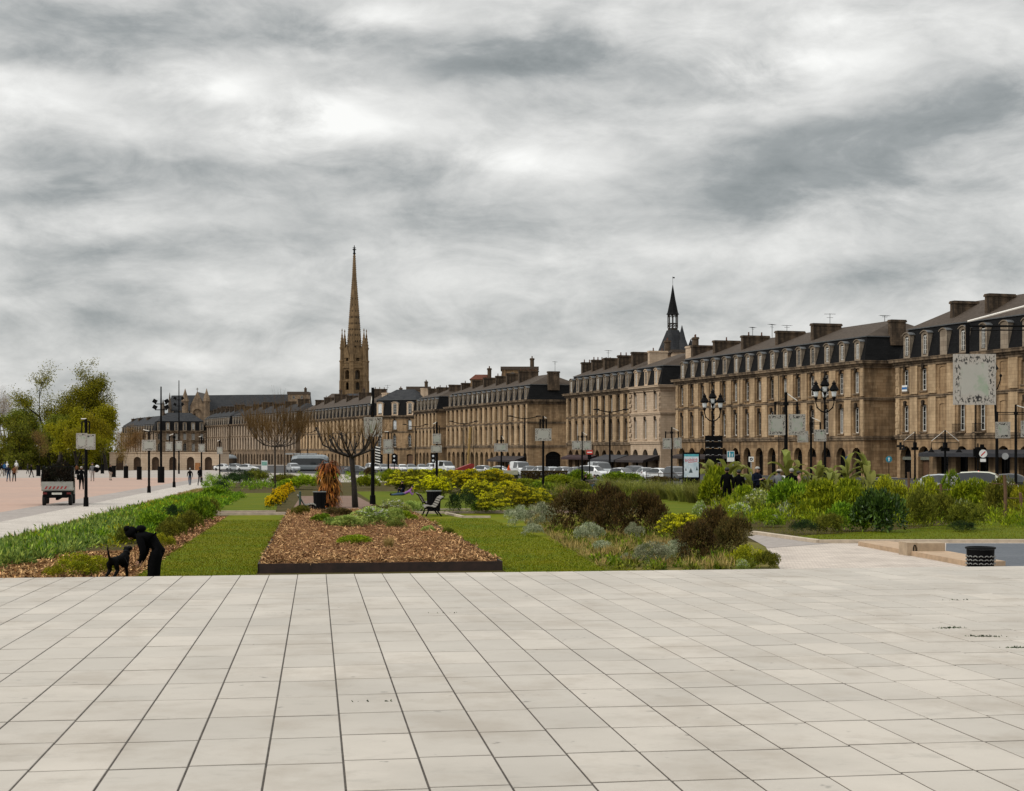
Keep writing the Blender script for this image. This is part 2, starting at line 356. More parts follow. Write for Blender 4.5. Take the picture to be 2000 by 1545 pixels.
def person(pose, x, y, rz, h, top, legs, label, hair='dark', group=None, z=None, shoe='shoe', hat=None, extra=None):
    me0, J = FIG[pose]; me = me0.copy()
    for i, m_ in enumerate((CL[top], CL[legs], SKIN, CL[shoe])): me.materials[i] = m_
    o = link('person', me, None, (x, y, gz(y) if z is None else z), rz, (h/1.75,)*3); tag(o, label, 'person', group)
    hd, cr, ch = (Vector(J[k][0]) for k in ('head', 'crown', 'chin')); up = (cr - ch).normalized(); nk = Vector(J['neck'][0])
    fw = Vector((0, -1, 0)); fw = (fw - up*fw.dot(up)).normalized(); sd = fw.cross(up)
    m = MB()
    m.ball((0,0,0), .098, .105, .10, 12, 8)
    rot = Matrix((sd, -fw, up)).transposed(); c = hd + up*.035 - fw*.022
    m.v = [tuple(c + rot @ Vector((p[0], p[1], p[2] if p[2] > -.02 or p[1] > .02 else -.02))) for p in m.v]
    m.build('hair', [{'dark': HAIRD, 'grey': HAIRG, 'white': CL['white'], 'hat': CL['black']}[hair]], o, smooth=True)
    f = MB()   # nose, eyes, mouth, ears
    def P(a, b, c_): return hd + sd*a + fw*b + up*c_
    f.obox(P(0, .098, -.035), sd*.010, fw*.014, up*.018, 0)
    for s in (-1, 1): f.ball(P(.034*s, .086, .0), .010, .010, .008, 6, 4, 1); f.ball(P(.084*s, 0, -.02), .012, .018, .028, 6, 4, 0)
    f.obox(P(0, .088, -.075), sd*.024, fw*.006, up*.006, 2)
    f.build('face', [SKIN, M['black'], plain('lip', (.24,.09,.07), .6)], o)
    if hat:
        hm = MB(); hm.v, hm.f, hm.m = [], [], []
        hm.lathe([(.115, 0), (.118, .05), (.10, .10), (.05, .125), (.0, .13)], 14); 
        hm.v = [tuple(hd + up*.02 + rot @ Vector(p)) for p in hm.v]
        hm.obox(P(0, .15, .035), sd*.075, fw*.055, up*.006)
        hm.build('cap', [CL[hat]], o, smooth=True)
    if extra: extra(o, J, sd, fw, up, hd)
    return o
# ---- the dog
def dog_mesh():
    J = dict(hip=((0,.0,.52), (.10,.12)), loin=((.0,.18,.53), (.095,.11)), rib=((.0,.38,.52), (.115,.15)), chest=((.0,.54,.56), (.11,.13)), neck1=((.0,.63,.66), .078), skull=((.0,.70,.79), (.070,.065)), muzz=((.0,.81,.765), .042), nose=((.0,.88,.75), .028),
             tail1=((0,-.10,.58), .030), tail2=((0,-.16,.68), .024), tail3=((0,-.19,.80), .017), tail4=((0,-.18,.86), .010),
             # hind legs: stifle forward against the belly, hock backward
             thl=((.085,.02,.46), .075), stl=((.09,.10,.32), .052), hol=((.09,-.08,.19), .028), pal=((.09,-.03,.05), .026), tol=((.09,.04,.025), .024),
             thr=((-.085,.0,.46), .075), str_=((-.09,.07,.32), .052), hor=((-.09,-.12,.19), .028), par=((-.09,-.08,.05), .026), tor=((-.09,-.01,.025), .024),
             # fore legs: one standing, one lifted and folded
             sfl=((.075,.52,.46), .062), efl=((.08,.48,.32), .036), wfl=((.08,.52,.17), .025), ffl=((.08,.52,.04), .024), tfl=((.08,.57,.025), .024),
             sfr=((-.075,.54,.46), .062), efr=((-.10,.64,.37), .038), wfr=((-.13,.84,.36), .030), ffr=((-.13,.90,.20), .027), tfr=((-.13,.91,.155), .023))
    for s, q in ((1, 'l'), (-1, 'r')): J['ea'+q] = ((.075*s,.68,.79), .022); J['eb'+q] = ((.095*s,.68,.71), .020)
    E = [('hip','loin'), ('loin','rib'), ('rib','chest'), ('chest','neck1'), ('neck1','skull'), ('skull','muzz'), ('muzz','nose'), ('hip','tail1'), ('tail1','tail2'), ('tail2','tail3'), ('tail3','tail4'),
         ('hip','thl'), ('thl','stl'), ('stl','hol'), ('hol','pal'), ('pal','tol'), ('hip','thr'), ('thr','str_'), ('str_','hor'), ('hor','par'), ('par','tor'),
         ('chest','sfl'), ('sfl','efl'), ('efl','wfl'), ('wfl','ffl'), ('ffl','tfl'), ('chest','sfr'), ('sfr','efr'), ('efr','wfr'), ('wfr','ffr'), ('ffr','tfr'), ('skull','eal'), ('eal','ebl'), ('skull','ear'), ('ear','ebr')]
    me = skin_body(J, E, [0]*len(E))
    return me
DOG = dog_mesh()
# ------------------------------------------------------------------ camera, sky, sun
cam = bpy.data.cameras.new('camera'); cam_o = bpy.data.objects.new('camera', cam); COL.objects.link(cam_o)
cam.sensor_width = 36.0; cam.lens = F / 2000.0 * 36.0; cam.shift_y = (HY - 772.5) / 2000.0
cam.clip_start = .3; cam.clip_end = 6000
cam_o.location = (0, 0, CZ); cam_o.rotation_euler = (R(90), 0, 0); sc.camera = cam_o

SUN_EL, SUN_AZ = 36.0, -118.0     # azimuth from +Y towards +X
w = bpy.data.worlds.new('World'); sc.world = w; w.use_nodes = True
nt = NT(w.node_tree); bg = w.node_tree.nodes['Background']; bg.inputs[1].default_value = .1
tc = nt.n('ShaderNodeTexCoord').outputs['Generated']
sky = nt.n('ShaderNodeTexSky', sky_type='NISHITA', sun_disc=False, sun_elevation=R(SUN_EL), sun_rotation=R(SUN_AZ))
sep = nt.n('ShaderNodeSeparateXYZ'); nt.l(tc, sep.inputs[0])
X, Y, Z = sep.outputs
zc = nt.math('MAXIMUM', Z, 0.0)
V3 = nt.scale(tc, (1.0, 1.0, 2.3)); V4 = nt.scale(tc, (1.0, 1.0, 3.1))
big = nt.noise(V4, 4.6, 9, .54, .3)
med = nt.noise(V3, 11.0, 10, .61, .5)
fine = nt.noise(V3, 32.0, 7, .62, .4)
# the drift of this particular sky: dark banks and bright breaks by bearing and height
ax = nt.math('DIVIDE', X, nt.math('MAXIMUM', nt.math('ABSOLUTE', Y), .05))
el = nt.math('DIVIDE', zc, nt.math('MAXIMUM', nt.math('ABSOLUTE', Y), .05))
wob = nt.math('MULTIPLY', nt.math('SUBTRACT', med, .5), .13)
wob2 = nt.math('MULTIPLY', nt.math('SUBTRACT', big, .5), .10)
axw = nt.math('ADD', ax, wob); elw = nt.math('ADD', el, nt.math('MULTIPLY', wob2, .55))
def blob(px, py, rx, ry, amp, tilt=0.0):
    a = nt.math('SUBTRACT', axw, (px - 1000) / F); e = nt.math('SUBTRACT', elw, (HY - py) / F)
    if tilt: e = nt.math('SUBTRACT', e, nt.math('MULTIPLY', a, tilt))
    a = nt.math('DIVIDE', a, rx / F); e = nt.math('DIVIDE', e, ry / F)
    d = nt.math('ADD', nt.math('MULTIPLY', a, a), nt.math('MULTIPLY', e, e))
    return nt.math('MULTIPLY', nt.math('EXPONENT', nt.math('MULTIPLY', d, -1.0)), amp)
tot = None
for bl in [(1780, 250, 420, 85, -.30, .12), (1420, 370, 330, 55, -.20, .05), (980, 105, 190, 42, -.36, .03), (1330, 130, 160, 50, -.14), (240, 35, 300, 50, -.17), (90, 130, 200, 28, -.17), (560, 70, 150, 36, -.14),
           (1950, 160, 120, 40, -.12), (800, 430, 230, 40, -.14), (120, 500, 230, 36, -.12), (560, 345, 260, 34, -.12), (1050, 190, 160, 34, -.12), (1700, 545, 320, 40, -.14), (330, 640, 420, 28, -.10), (1000, 640, 260, 24, -.08), (60, 385, 130, 22, -.10),
           (440, 160, 110, 40, .26), (700, 225, 110, 46, .30), (60, 190, 170, 36, .22), (1640, 120, 150, 40, .22, .1), (1480, 215, 200, 28, .16, .15), (1030, 290, 150, 32, .18), (280, 440, 200, 36, .14), (760, 20, 120, 30, .16), (180, 260, 160, 40, .12),
           (1400, 480, 260, 30, .10), (560, 560, 420, 30, .06), (1800, 20, 180, 40, .10), (300, 720, 400, 40, .10)]:
    b_ = blob(*bl); tot = b_ if tot is None else nt.math('ADD', tot, b_)
dens = nt.math('ADD', nt.math('MULTIPLY', nt.math('SUBTRACT', big, .5), .52), nt.math('ADD', nt.math('MULTIPLY', nt.math('SUBTRACT', med, .5), .58), nt.math('MULTIPLY', nt.math('SUBTRACT', fine, .5), .26)))
front = nt.math('GREATER_THAN', Y, 0.0)
tone = nt.math('ADD', nt.math('ADD', dens, .50), nt.math('MULTIPLY', tot, front))
cloud = nt.ramp(tone, [(.10, (.21, .235, .24)), (.30, (.35, .372, .375)), (.45, (.55, .56, .552)), (.60, (.74, .742, .725)), (.82, (1.0, 1.0, .975))])
nd = [n_ for n_ in w.node_tree.nodes if n_.type == 'VALTORGB'][-1]; nd.color_ramp.interpolation = 'LINEAR'
# overcast dome: about twice as bright overhead as near the skyline
dome = nt.math('MULTIPLY_ADD', nt.math('POWER', nt.math('MAXIMUM', nt.math('SUBTRACT', zc, .28), 0.0), 1.0), 23.0, 10.0)
mul = nt.n('ShaderNodeVectorMath', operation='SCALE'); nt.l(cloud, mul.inputs[0]); nt.l(dome, mul.inputs['Scale'])
col = nt.mix(.96, sky.outputs[0], mul.outputs[0])
nt.l(col, bg.inputs[0])

sun = bpy.data.lights.new('sun', 'SUN'); sun.energy = 1.5; sun.angle = R(13); sun.color = (1.0, .95, .87)
sun_o = bpy.data.objects.new('sun', sun); COL.objects.link(sun_o)
e, a = R(SUN_EL), R(SUN_AZ)
sd = Vector((math.sin(a)*math.cos(e), math.cos(a)*math.cos(e), math.sin(e)))
sun_o.rotation_euler = (-sd).to_track_quat('-Z', 'Y').to_euler(); sun_o.location = (0, 0, 60)
sc.view_settings.view_transform = 'Standard'; sc.view_settings.look = 'None'; sc.view_settings.exposure = 0; sc.view_settings.gamma = 1
sc.cycles.max_bounces = 6; sc.cycles.diffuse_bounces = 3; sc.cycles.glossy_bounces = 2; sc.cycles.transparent_max_bounces = 4; sc.cycles.transmission_bounces = 2

# ------------------------------------------------------------------ ground sheets
def ground_mat(name, c1, c2, scale=.4, fine=6.0, bump=.3, rough=.9, c3=None):
    m, nt, b = newmat(name)
    tc = nt.n('ShaderNodeTexCoord').outputs['Object']
    a = nt.noise(tc, scale, 6, .6); f = nt.noise(tc, fine, 6, .7)
    col = nt.mix(nt.ramp(a, [(.35, (0,0,0)), (.65, (1,1,1))]), c1, c2)
    col = nt.mix(nt.math('MULTIPLY', nt.ramp(f, [(.4, (0,0,0)), (.62, (1,1,1))]), .5), col, c3 or tuple(x*.55 for x in c1))
    nt.l(col, b.inputs['Base Color']); b.inputs['Roughness'].default_value = rough; b.inputs['Specular IOR Level'].default_value = .08
    if bump:
        bp = nt.n('ShaderNodeBump', i_Strength=bump, i_Distance=.03); nt.l(nt.noise(tc, fine*1.7, 4), bp.inputs['Height']); nt.l(bp.outputs[0], b.inputs['Normal'])
    return m
def cobble_mat(name, c1, c2, joint, sx=.22, sy=.13):
    m, nt, b = newmat(name)
    tc = nt.n('ShaderNodeTexCoord').outputs['Object']
    mp = nt.n('ShaderNodeMapping'); mp.inputs['Rotation'].default_value = (0, 0, -TH); nt.l(tc, mp.inputs[0])
    br = nt.n('ShaderNodeTexBrick', i_Scale=1.0); nt.l(mp.outputs[0], br.inputs['Vector'])
    br.inputs['Brick Width'].default_value = sx; br.inputs['Row Height'].default_value = sy; br.inputs['Mortar Size'].default_value = .012; br.inputs['Mortar Smooth'].default_value = .5
    br.inputs['Color1'].default_value = (*c1, 1); br.inputs['Color2'].default_value = (*c2, 1); br.inputs['Mortar'].default_value = (*joint, 1)
    col = nt.mix(nt.math('MULTIPLY', nt.ramp(nt.noise(tc, .9, 6, .65), [(.42, (0,0,0)), (.66, (1,1,1))]), .5), br.outputs[0], joint)
    nt.l(col, b.inputs['Base Color']); b.inputs['Roughness'].default_value = .8
    bp = nt.n('ShaderNodeBump', i_Strength=.8, i_Distance=.015); nt.l(br.outputs[1], bp.inputs['Height']); bp.invert = True; nt.l(bp.outputs[0], b.inputs['Normal'])
    return m
M['asphalt'] = ground_mat('asphalt', (.055,.054,.054), (.080,.078,.076), .15, 8, .2)
M['bluegrey'] = ground_mat('blue_grey_asphalt', (.115,.125,.14), (.15,.16,.175), .3, 9, .2)
M['pinkpave'] = ground_mat('pink_sanded_paving', (.45,.305,.240), (.385,.28,.232), .06, 1.2, .1, c3=(.335,.25,.21))
M['greypave'] = ground_mat('grey_sanded_paving', (.33,.295,.27), (.38,.335,.305), .1, 4, .1)
M['palepave'] = ground_mat('pale_paving', (.42,.375,.335), (.36,.32,.285), .06, 3, .1)
M['soil'] = ground_mat('garden_soil', (.060,.052,.012), (.085,.062,.022), 1.0, 7, .8)
M['mulch'] = ground_mat('bark_mulch', (.26,.125,.050), (.150,.070,.030), 1.6, 16, 1.0, c3=(.045,.021,.011))
M['mulchpath'] = ground_mat('pinkish_gravel', (.19,.125,.095), (.235,.16,.125), 1.2, 12, .6)
M['lawn'] = ground_mat('mown_lawn', (.090,.128,.001), (.160,.148,.0015), .40, 7, .4, c3=(.066,.098,.001))
M['lawn2'] = ground_mat('bright_lawn', (.082,.115,.002), (.118,.128,.003), .4, 9, .4, c3=(.058,.086,.002))
M['drygrass'] = ground_mat('dry_grass_ground', (.190,.150,.045), (.135,.135,.022), 1.2, 12, .8, c3=(.06,.055,.014))
M['browngrass'] = ground_mat('brown_grass_edge', (.095,.055,.020), (.06,.045,.014), 1.5, 12, .8, c3=(.03,.022,.008))
M['cobble'] = cobble_mat('pale_cobbles', (.60,.54,.48), (.47,.42,.37), (.30,.265,.225))
M['cobble2'] = cobble_mat('buff_cobbles', (.60,.52,.445), (.50,.43,.37), (.27,.225,.19), .26, .16)
M['kerb'] = plain('kerb_stone', (.46,.38,.29), .85, var=.2, scale=4, bump=.3)
M['buffstone'] = plain('buff_stone', (.36,.27,.18), .85, var=.2, scale=5, bump=.4)

def sheet(name, pts, mat, lift, kind='structure', fine=None):
    """a flat area that follows the fall of the ground; pts are world x, y"""
    me = bpy.data.meshes.new(name)
    me.from_pydata([(x, y, gz(y) + lift) for x, y in pts], [], [tuple(range(len(pts)))])
    me.materials.append(mat)
    bm = bmesh.new(); bm.from_mesh(me)
    for f in bm.faces:
        if f.normal.z < 0: f.normal_flip()
    bmesh.ops.triangulate(bm, faces=bm.faces[:]); bm.to_mesh(me); bm.free()
    return tag(link(name, me), kind=kind)
P2 = lambda *q: [gp(*p)[:2] for p in q]
def UV(u0, u1, v0, v1): return [uv(u0, v0), uv(u1, v0), uv(u1, v1), uv(u0, v1)]

sheet('ground', [(-2600, -60), (2600, -60), (2600, 3200), (-2600, 3200)], M['palepave'], 0.0)
sheet('garden_soil', UV(-9.3, 60, 27, 170), M['soil'], .006)
sheet('quay_paving_pink', UV(-90, -14.76, 20, 215), M['pinkpave'], .006)
sheet('quay_paving_grey', UV(-14.76, -12.5, 20, 215), M['greypave'], .011)
sheet('cobbled_strip', UV(-12.5, -9.3, 20, 175), M['cobble'], .016)
sheet('brown_grass_verge', UV(-9.3, -8.75, 24, 150), M['browngrass'], .011)
sheet('lawn_left', UV(-3.85, -1.30, 27, 72.0), M['lawn'], .014)
sheet('lawn_right', [uv(4.22, 27), uv(6.3, 27), uv(6.5, 35), uv(7.5, 50), uv(8.4, 64), uv(8.9, 72.4), uv(4.22, 72.4)], M['lawn'], .014)
sheet('mulch_border', UV(-5.2, -3.85, 27, 71), M['mulch'], .010)
sheet('garden_cross_path', UV(-4.6, 12.5, 72.6, 76.2), M['mulchpath'], .018)
sheet('lawn_middle', [uv(-6.0, 76.6), uv(-1.9, 76.6), uv(-2.6, 118), uv(-8.6, 118)], M['lawn2'], .014)
sheet('gravel_path', [uv(-1.2, 76.4), uv(3.3, 76.4), uv(2.7, 108), uv(-1.0, 108)], M['mulchpath'], .016)
sheet('lawn_beyond', [uv(3.4, 76.6), uv(11.5, 76.6), uv(9.0, 122), uv(3.0, 122)], M['lawn2'], .015)
sheet('lawn_far_right', P2((1150, 958), (1290, 960), (1440, 1012), (1310, 1018)), M['lawn2'], .017)
sheet('lawn_strip', P2((1545, 1062), (2120, 1058), (2120, 1016), (1900, 1019), (1780, 1034), (1560, 1048)), M['lawn2'], .022)
sheet('cobbled_forecourt', [uv(8.2, 25.5), uv(34, 25.5), uv(30.0, 47.4), uv(14.2, 49.2)], M['cobble2'], .020)
sheet('garden_path', P2((1460, 1050), (1480, 1046), (1640, 1061), (1500, 1072)), M['greypave'], .026)
sheet('blue_asphalt', P2((1847, 1087), (2080, 1150), (2200, 1100), (2150, 1063), (1848, 1063)), M['bluegrey'], .028)
sheet('dry_grass_margin', [uv(6.3, 27), uv(9.4, 27), uv(14.0, 38), uv(11.0, 66), uv(8.9, 72.4), uv(8.4, 64), uv(7.5, 50), uv(6.5, 35)], M['drygrass'], .012)
sheet('road', P2((430, 922), (600, 925), (760, 929), (1000, 938), (1300, 947), (2150, 962), (2150, 936), (1700, 933), (1300, 924), (1000, 916), (700, 909.5), (430, 909)), M['asphalt'], .012)

# kerbs: real raised stone lines
def kerb(name, pts, w=.16, h=.12, mat=None, label=None):
    m = MB(); pts = [Vector((p[0], p[1], 0)) for p in pts]
    for a, b in zip(pts, pts[1:]):
        d = (b - a).normalized(); n = Vector((-d.y, d.x, 0)) * w/2
        q = [a-n, b-n, b+n, a+n]
        z = [gz(p.y) for p in q]
        vs = [(p.x, p.y, zz - .05) for p, zz in zip(q, z)] + [(p.x, p.y, zz + h) for p, zz in zip(q, z)]
        m.add(vs, [(4,5,6,7),(0,1,5,4),(1,2,6,5),(2,3,7,6),(3,0,4,7)])
    return tag(m.build(name, mat or M['kerb']), kind='structure')
kerb('kerb', [uv(-6.0, 72.3), uv(-1.35, 72.3)])
kerb('kerb', [uv(-6.0, 76.4), uv(-1.9, 76.4)], .14, .08)
kerb('kerb', [uv(4.3, 72.5), uv(9.0, 72.5)])
kerb('kerb', P2((872, 1005), (905, 1012), (958, 1012)), .16, .1)
kerb('kerb', [uv(4.4, 77.6), uv(8.6, 77.8)], .12, .08)
kerb('kerb', P2((1470, 1044), (1600, 1062), (2060, 1061)), .22, .12)
kerb('kerb', P2((1080, 970), (1105, 980)), .3, .15)

# ------------------------------------------------------------------ the tiled plaza: every slab real, with open joints
def plaza():
    m, nt, b = newmat('granite_slab')
    g = nt.n('ShaderNodeNewGeometry'); tc = nt.n('ShaderNodeTexCoord').outputs['Object']
    col = nt.mix(g.outputs['Random Per Island'], (.525,.476,.414), (.440,.404,.355))
    blot = nt.ramp(nt.noise(tc, .55, 7, .62), [(.40, (0,0,0)), (.64, (1,1,1))])
    col = nt.mix(nt.math('MULTIPLY', blot, .55), col, (.35,.318,.276))
    scuff = nt.ramp(nt.noise(nt.scale(tc, (1, 1.6, 1)), 2.4, 8, .7), [(.56, (0,0,0)), (.72, (1,1,1))])
    col = nt.mix(nt.math('MULTIPLY', scuff, .45), col, (.25,.23,.20))
    spot = nt.ramp(nt.noise(tc, 6.5, 3, .5), [(.69, (0,0,0)), (.74, (1,1,1))])
    spot = nt.math('MULTIPLY', spot, nt.ramp(nt.noise(tc, .5, 2, .5), [(.50, (0,0,0)), (.58, (1,1,1))]))
    col = nt.mix(nt.math('MULTIPLY', spot, .7), col, (.10,.095,.085))
    grain = nt.noise(tc, 85, 3, .7)
    col = nt.mix(nt.math('MULTIPLY', grain, .30), col, (.34,.31,.27))
    br_ = nt.ramp(nt.noise(nt.scale(tc, (1, .8, 1)), 1.15, 8, .66), [(.50, (0,0,0)), (.66, (1,1,1))])
    col = nt.mix(nt.math('MULTIPLY', br_, .42), col, (.29,.245,.195))
    nt.l(col, b.inputs['Base Color'])
    nt.l(nt.math('MULTIPLY_ADD', nt.noise(tc, 1.3, 5), .25, .62), b.inputs['Roughness'])
    b.inputs['Specular IOR Level'].default_value = .3
    bp = nt.n('ShaderNodeBump', i_Strength=.25, i_Distance=.004); nt.l(nt.noise(tc, 60, 4, .7), bp.inputs['Height']); nt.l(bp.outputs[0], b.inputs['Normal'])
    W, L = .4615, .923
    u0 = .165; v_end = 26.3
    V = []; Fc = []
    for i in range(-20, 62):
        off = rng.uniform(-.07, .07)
        for j in range(0, 28):
            ua, ub = u0 + i*W + .0065, u0 + (i+1)*W - .0065
            va, vb = v_end - (j+1)*L + off + .016, v_end - j*L + off - .016
            if j == 0: vb = v_end
            dz = rng.uniform(-.0012, .0012); tx = rng.uniform(-.0008, .0008)
            n = len(V)
            ring = [(ua, va), (ub, va), (ub, vb), (ua, vb)]
            for k, (u, v) in enumerate(ring):
                x, y = uv(u, v); V.append((x, y, plaza_z(y) + dz + (tx if k in (1, 2) else -tx) - .0025))
            for k, (u, v) in enumerate([(ua+.003, va+.003), (ub-.003, va+.003), (ub-.003, vb-.003), (ua+.003, vb-.003)]):
                x, y = uv(u, v); V.append((x, y, plaza_z(y) + dz + (tx if k in (1, 2) else -tx)))
            for k, (u, v) in enumerate(ring):
                x, y = uv(u, v); V.append((x, y, plaza_z(y) - .012))
            Fc.append((n+4, n+5, n+6, n+7))
            for k in range(4):
                kk = (k+1) % 4
                Fc.append((n+k, n+kk, n+4+kk, n+4+k)); Fc.append((n+8+k, n+8+kk, n+kk, n+k))
    me = np_mesh('plaza', V, Fc, [m]); tag(link('plaza_paving', me), kind='structure')
    jm = plain('joint_dirt', (.060,.050,.040), .95, var=.5, scale=8)
    mb = MB()
    q = [uv(u0 - 20*W, -2), uv(u0 + 62*W, -2), uv(u0 + 62*W, v_end - .003), uv(u0 - 20*W, v_end - .003)]
    top = [(x, y, plaza_z(y) - .0045) for x, y in q]; bot = [(x, y, gz(y) - .3) for x, y in q]
    mb.add(top + bot, [(0,1,2,3), (1,0,4,5), (2,1,5,6), (3,2,6,7), (0,3,7,4)])
    tag(mb.build('plaza_base', jm), kind='structure')
    # two steps down to the garden, below the edge of the slabs
    st = MB()
    for k, (d0, d1, f) in enumerate(((0, .45, .66), (.45, .9, .33))):
        q = [uv(u0 - 20*W, v_end + d0), uv(u0 + 62*W, v_end + d0), uv(u0 + 62*W, v_end + d1), uv(u0 - 20*W, v_end + d1)]
        top = [(x, y, gz(y) + (plaza_z(y) - gz(y)) * f) for x, y in q]; bot = [(x, y, gz(y) - .2) for x, y in q]
        st.add(top + bot, [(0,1,2,3), (1,0,4,5), (2,1,5,6), (3,2,6,7), (0,3,7,4)])
    tag(st.build('plaza_steps', M['buffstone']), kind='structure')
plaza()
# ------------------------------------------------------------------ facades
def arc_pts(cx, zs, w2, rise, n=7):
    """points of an arch from left springing to right springing"""
    if rise <= .001: return [(cx - w2, zs), (cx + w2, zs)]
    r = (w2*w2 + rise*rise) / (2*rise); zc = zs + rise - r
    a0 = math.asin(min(1, w2 / r)); 
    if rise > w2 - 1e-6: a0 = math.pi/2
    return [(cx + r*math.sin(-a0 + 2*a0*k/n), zc + r*math.cos(-a0 + 2*a0*k/n)) for k in range(n+1)]
def cell(m, x0, x1, z0, z1, cx, w, zb, zt, rise=0.0, depth=.3, mat=0, T=None, n=7, y=0.0):
    """one wall field with one opening and its reveal; T maps (x,y,z)"""
    T = T or (lambda x, yy, z: (x, yy, z))
    w2 = w/2; xl, xr = cx - w2, cx + w2; zs = zt - rise
    A = arc_pts(cx, zs, w2, rise, n)
    q = lambda a, b, c, d: m.quad(T(a[0], y, a[1]), T(b[0], y, b[1]), T(c[0], y, c[1]), T(d[0], y, d[1]), mat)
    q((x0, z0), (xl, z0), (xl, z1), (x0, z1)); q((xr, z0), (x1, z0), (x1, z1), (xr, z1))
    if zb > z0 + 1e-6: q((xl, z0), (xr, z0), (xr, zb), (xl, zb))
    for a, b in zip(A, A[1:]): q(a, b, (b[0], z1), (a[0], z1))
    out = [(xl, zb)] + A + [(xr, zb)]
    for a, b in zip(out, out[1:] + out[:1]):
        m.quad(T(a[0], y, a[1]), T(a[0], y+depth, a[1]), T(b[0], y+depth, b[1]), T(b[0], y, b[1]), mat)
def solid(m, x0, x1, z0, z1, T, mat=0, y=0.0):
    m.quad(T(x0, y, z0), T(x1, y, z0), T(x1, y, z1), T(x0, y, z1), mat)

_win = {}
def window_mesh(w, h, rise, style):
    key = (round(w, 2), round(h, 2), round(rise, 2), style)
    if key in _win: return _win[key]
    m = MB(); fr = {'light': M['offwhite'], 'curtain': M['offwhite'], 'dark': M['greyframe'], 'shut': M['shutter'], 'blind': M['stone']}[style]
    gl = {'light': M['glass'], 'curtain': M['curtain'], 'dark': M['glass'], 'shut': M['shutter'], 'blind': M['stone']}[style]
    A = arc_pts(0, h - rise, w/2, rise)
    out = [(-w/2, 0)] + A + [(w/2, 0)]
    m.add([(x, .05, z) for x, z in out], [tuple(range(len(out)))], 1)
    if style not in ('blind',):
        t = .10
        m.box(-w/2, -w/2+t, 0, .05, 0, h-rise, 0); m.box(w/2-t, w/2, 0, .05, 0, h-rise, 0)
        m.box(-w/2+t, w/2-t, 0, .05, 0, t*1.4, 0); m.box(-.045, .045, -.012, .05, t*1.4, h-rise-t, 0)
        m.box(-w/2+t, w/2-t, 0, .05, h-rise-t, h-rise, 0)
        if style != 'shut':
            for k in range(1, 4):
                z = h*.98*k/4
                if z < h - rise - .2: m.box(-w/2+t, -.045, .012, .05, z-.02, z+.02, 0); m.box(.045, w/2-t, .012, .05, z-.02, z+.02, 0)
        else:
            for k in range(1, 14):
                z = h*k/14; m.box(-w/2+t, w/2-t, .02, .05, z-.03, z+.01, 0)
    me = m.mesh('window', [fr, gl]); _win[key] = me; return me
_shop = {}
def shop_mesh(w, h, rise, style):
    key = (round(w, 2), round(h, 2), style)
    if key in _shop: return _shop[key]
    m = MB(); A = arc_pts(0, h - rise, w/2, rise)
    out = [(-w/2, 0)] + A + [(w/2, 0)]
    m.add([(x, .06, z) for x, z in out], [tuple(range(len(out)))], 1)
    t = .09; zs = h - rise
    m.box(-w/2, -w/2+t, 0, .06, 0, zs, 0); m.box(w/2-t, w/2, 0, .06, 0, zs, 0)
    m.box(-w/2+t, w/2-t, 0, .06, zs-.1, zs+.08, 0)
    if style == 'door':
        m.box(-w/2+t, -.02, .0, .055, 0, zs-.1, 2); m.box(.02, w/2-t, .0, .055, 0, zs-.1, 2)
    elif style == 'shop':
        m.box(-.05, .05, 0, .06, 0, zs-.1, 0); m.box(-w/2+t, w/2-t, .0, .05, 0, .5, 2)
    else:
        m.box(-w/2+t, w/2-t, .01, .05, zs-1.1, zs-.9, 0)
    me = m.mesh('shop_front', [M['iron'], M['shopglass'], M['wood'] if style == 'door' else M['black']]); _shop[key] = me; return me
_dorm = {}
def dormer_mesh(w, h, mat, blind, hood=True):
    key = (round(w, 2), round(h, 2), mat.name, blind)
    if key in _dorm: return _dorm[key]
    m = MB(); w2 = w/2; T = lambda x, y, z: (x, y, z)
    rise = .30
    if blind: solid(m, -w2, w2, 0, h-rise, T)
    else: cell(m, -w2, w2, 0, h-rise, 0, w*.56, .38, h-rise-.16, .22, .16, 0)
    top = arc_pts(0, h-rise, w2, rise, 8)
    m.add([(x, 0, z) for x, z in [(-w2, h-rise)] + top + [(w2, h-rise)]][1:-1], [tuple(range(len(top)))], 0)
    m.quad((-w2, 0, 0), (-w2, 0, h-rise), (-w2, 1.7, h-rise), (-w2, 1.7, 0), 0)
    m.quad((w2, 0, 0), (w2, 1.7, 0), (w2, 1.7, h-rise), (w2, 0, h-rise), 0)
    o2 = arc_pts(0, h-rise-.02, w2+.13, rise+.06, 8); i2 = arc_pts(0, h-rise-.15, w2+.13, rise+.06, 8)
    for k in range(8):
        a, b, c, d = o2[k], o2[k+1], i2[k+1], i2[k]
        m.quad((a[0], -.16, a[1]), (b[0], -.16, b[1]), (b[0], 1.7, b[1]), (a[0], 1.7, a[1]), 1)
        m.quad((d[0], -.16, d[1]), (c[0], -.16, c[1]), (b[0], -.16, b[1]), (a[0], -.16, a[1]), 0)
        m.quad((a[0]*1, -.16, d[1]), (d[0], .0, d[1]), (c[0], .0, c[1]), (c[0], -.16, c[1]), 0)
    m.box(-w2-.1, w2+.1, -.12, -.003, 0, .14, 0)
    me = m.mesh('dormer', [mat, M['oldzinc']]); _dorm[key] = me; return me
_chim = {}
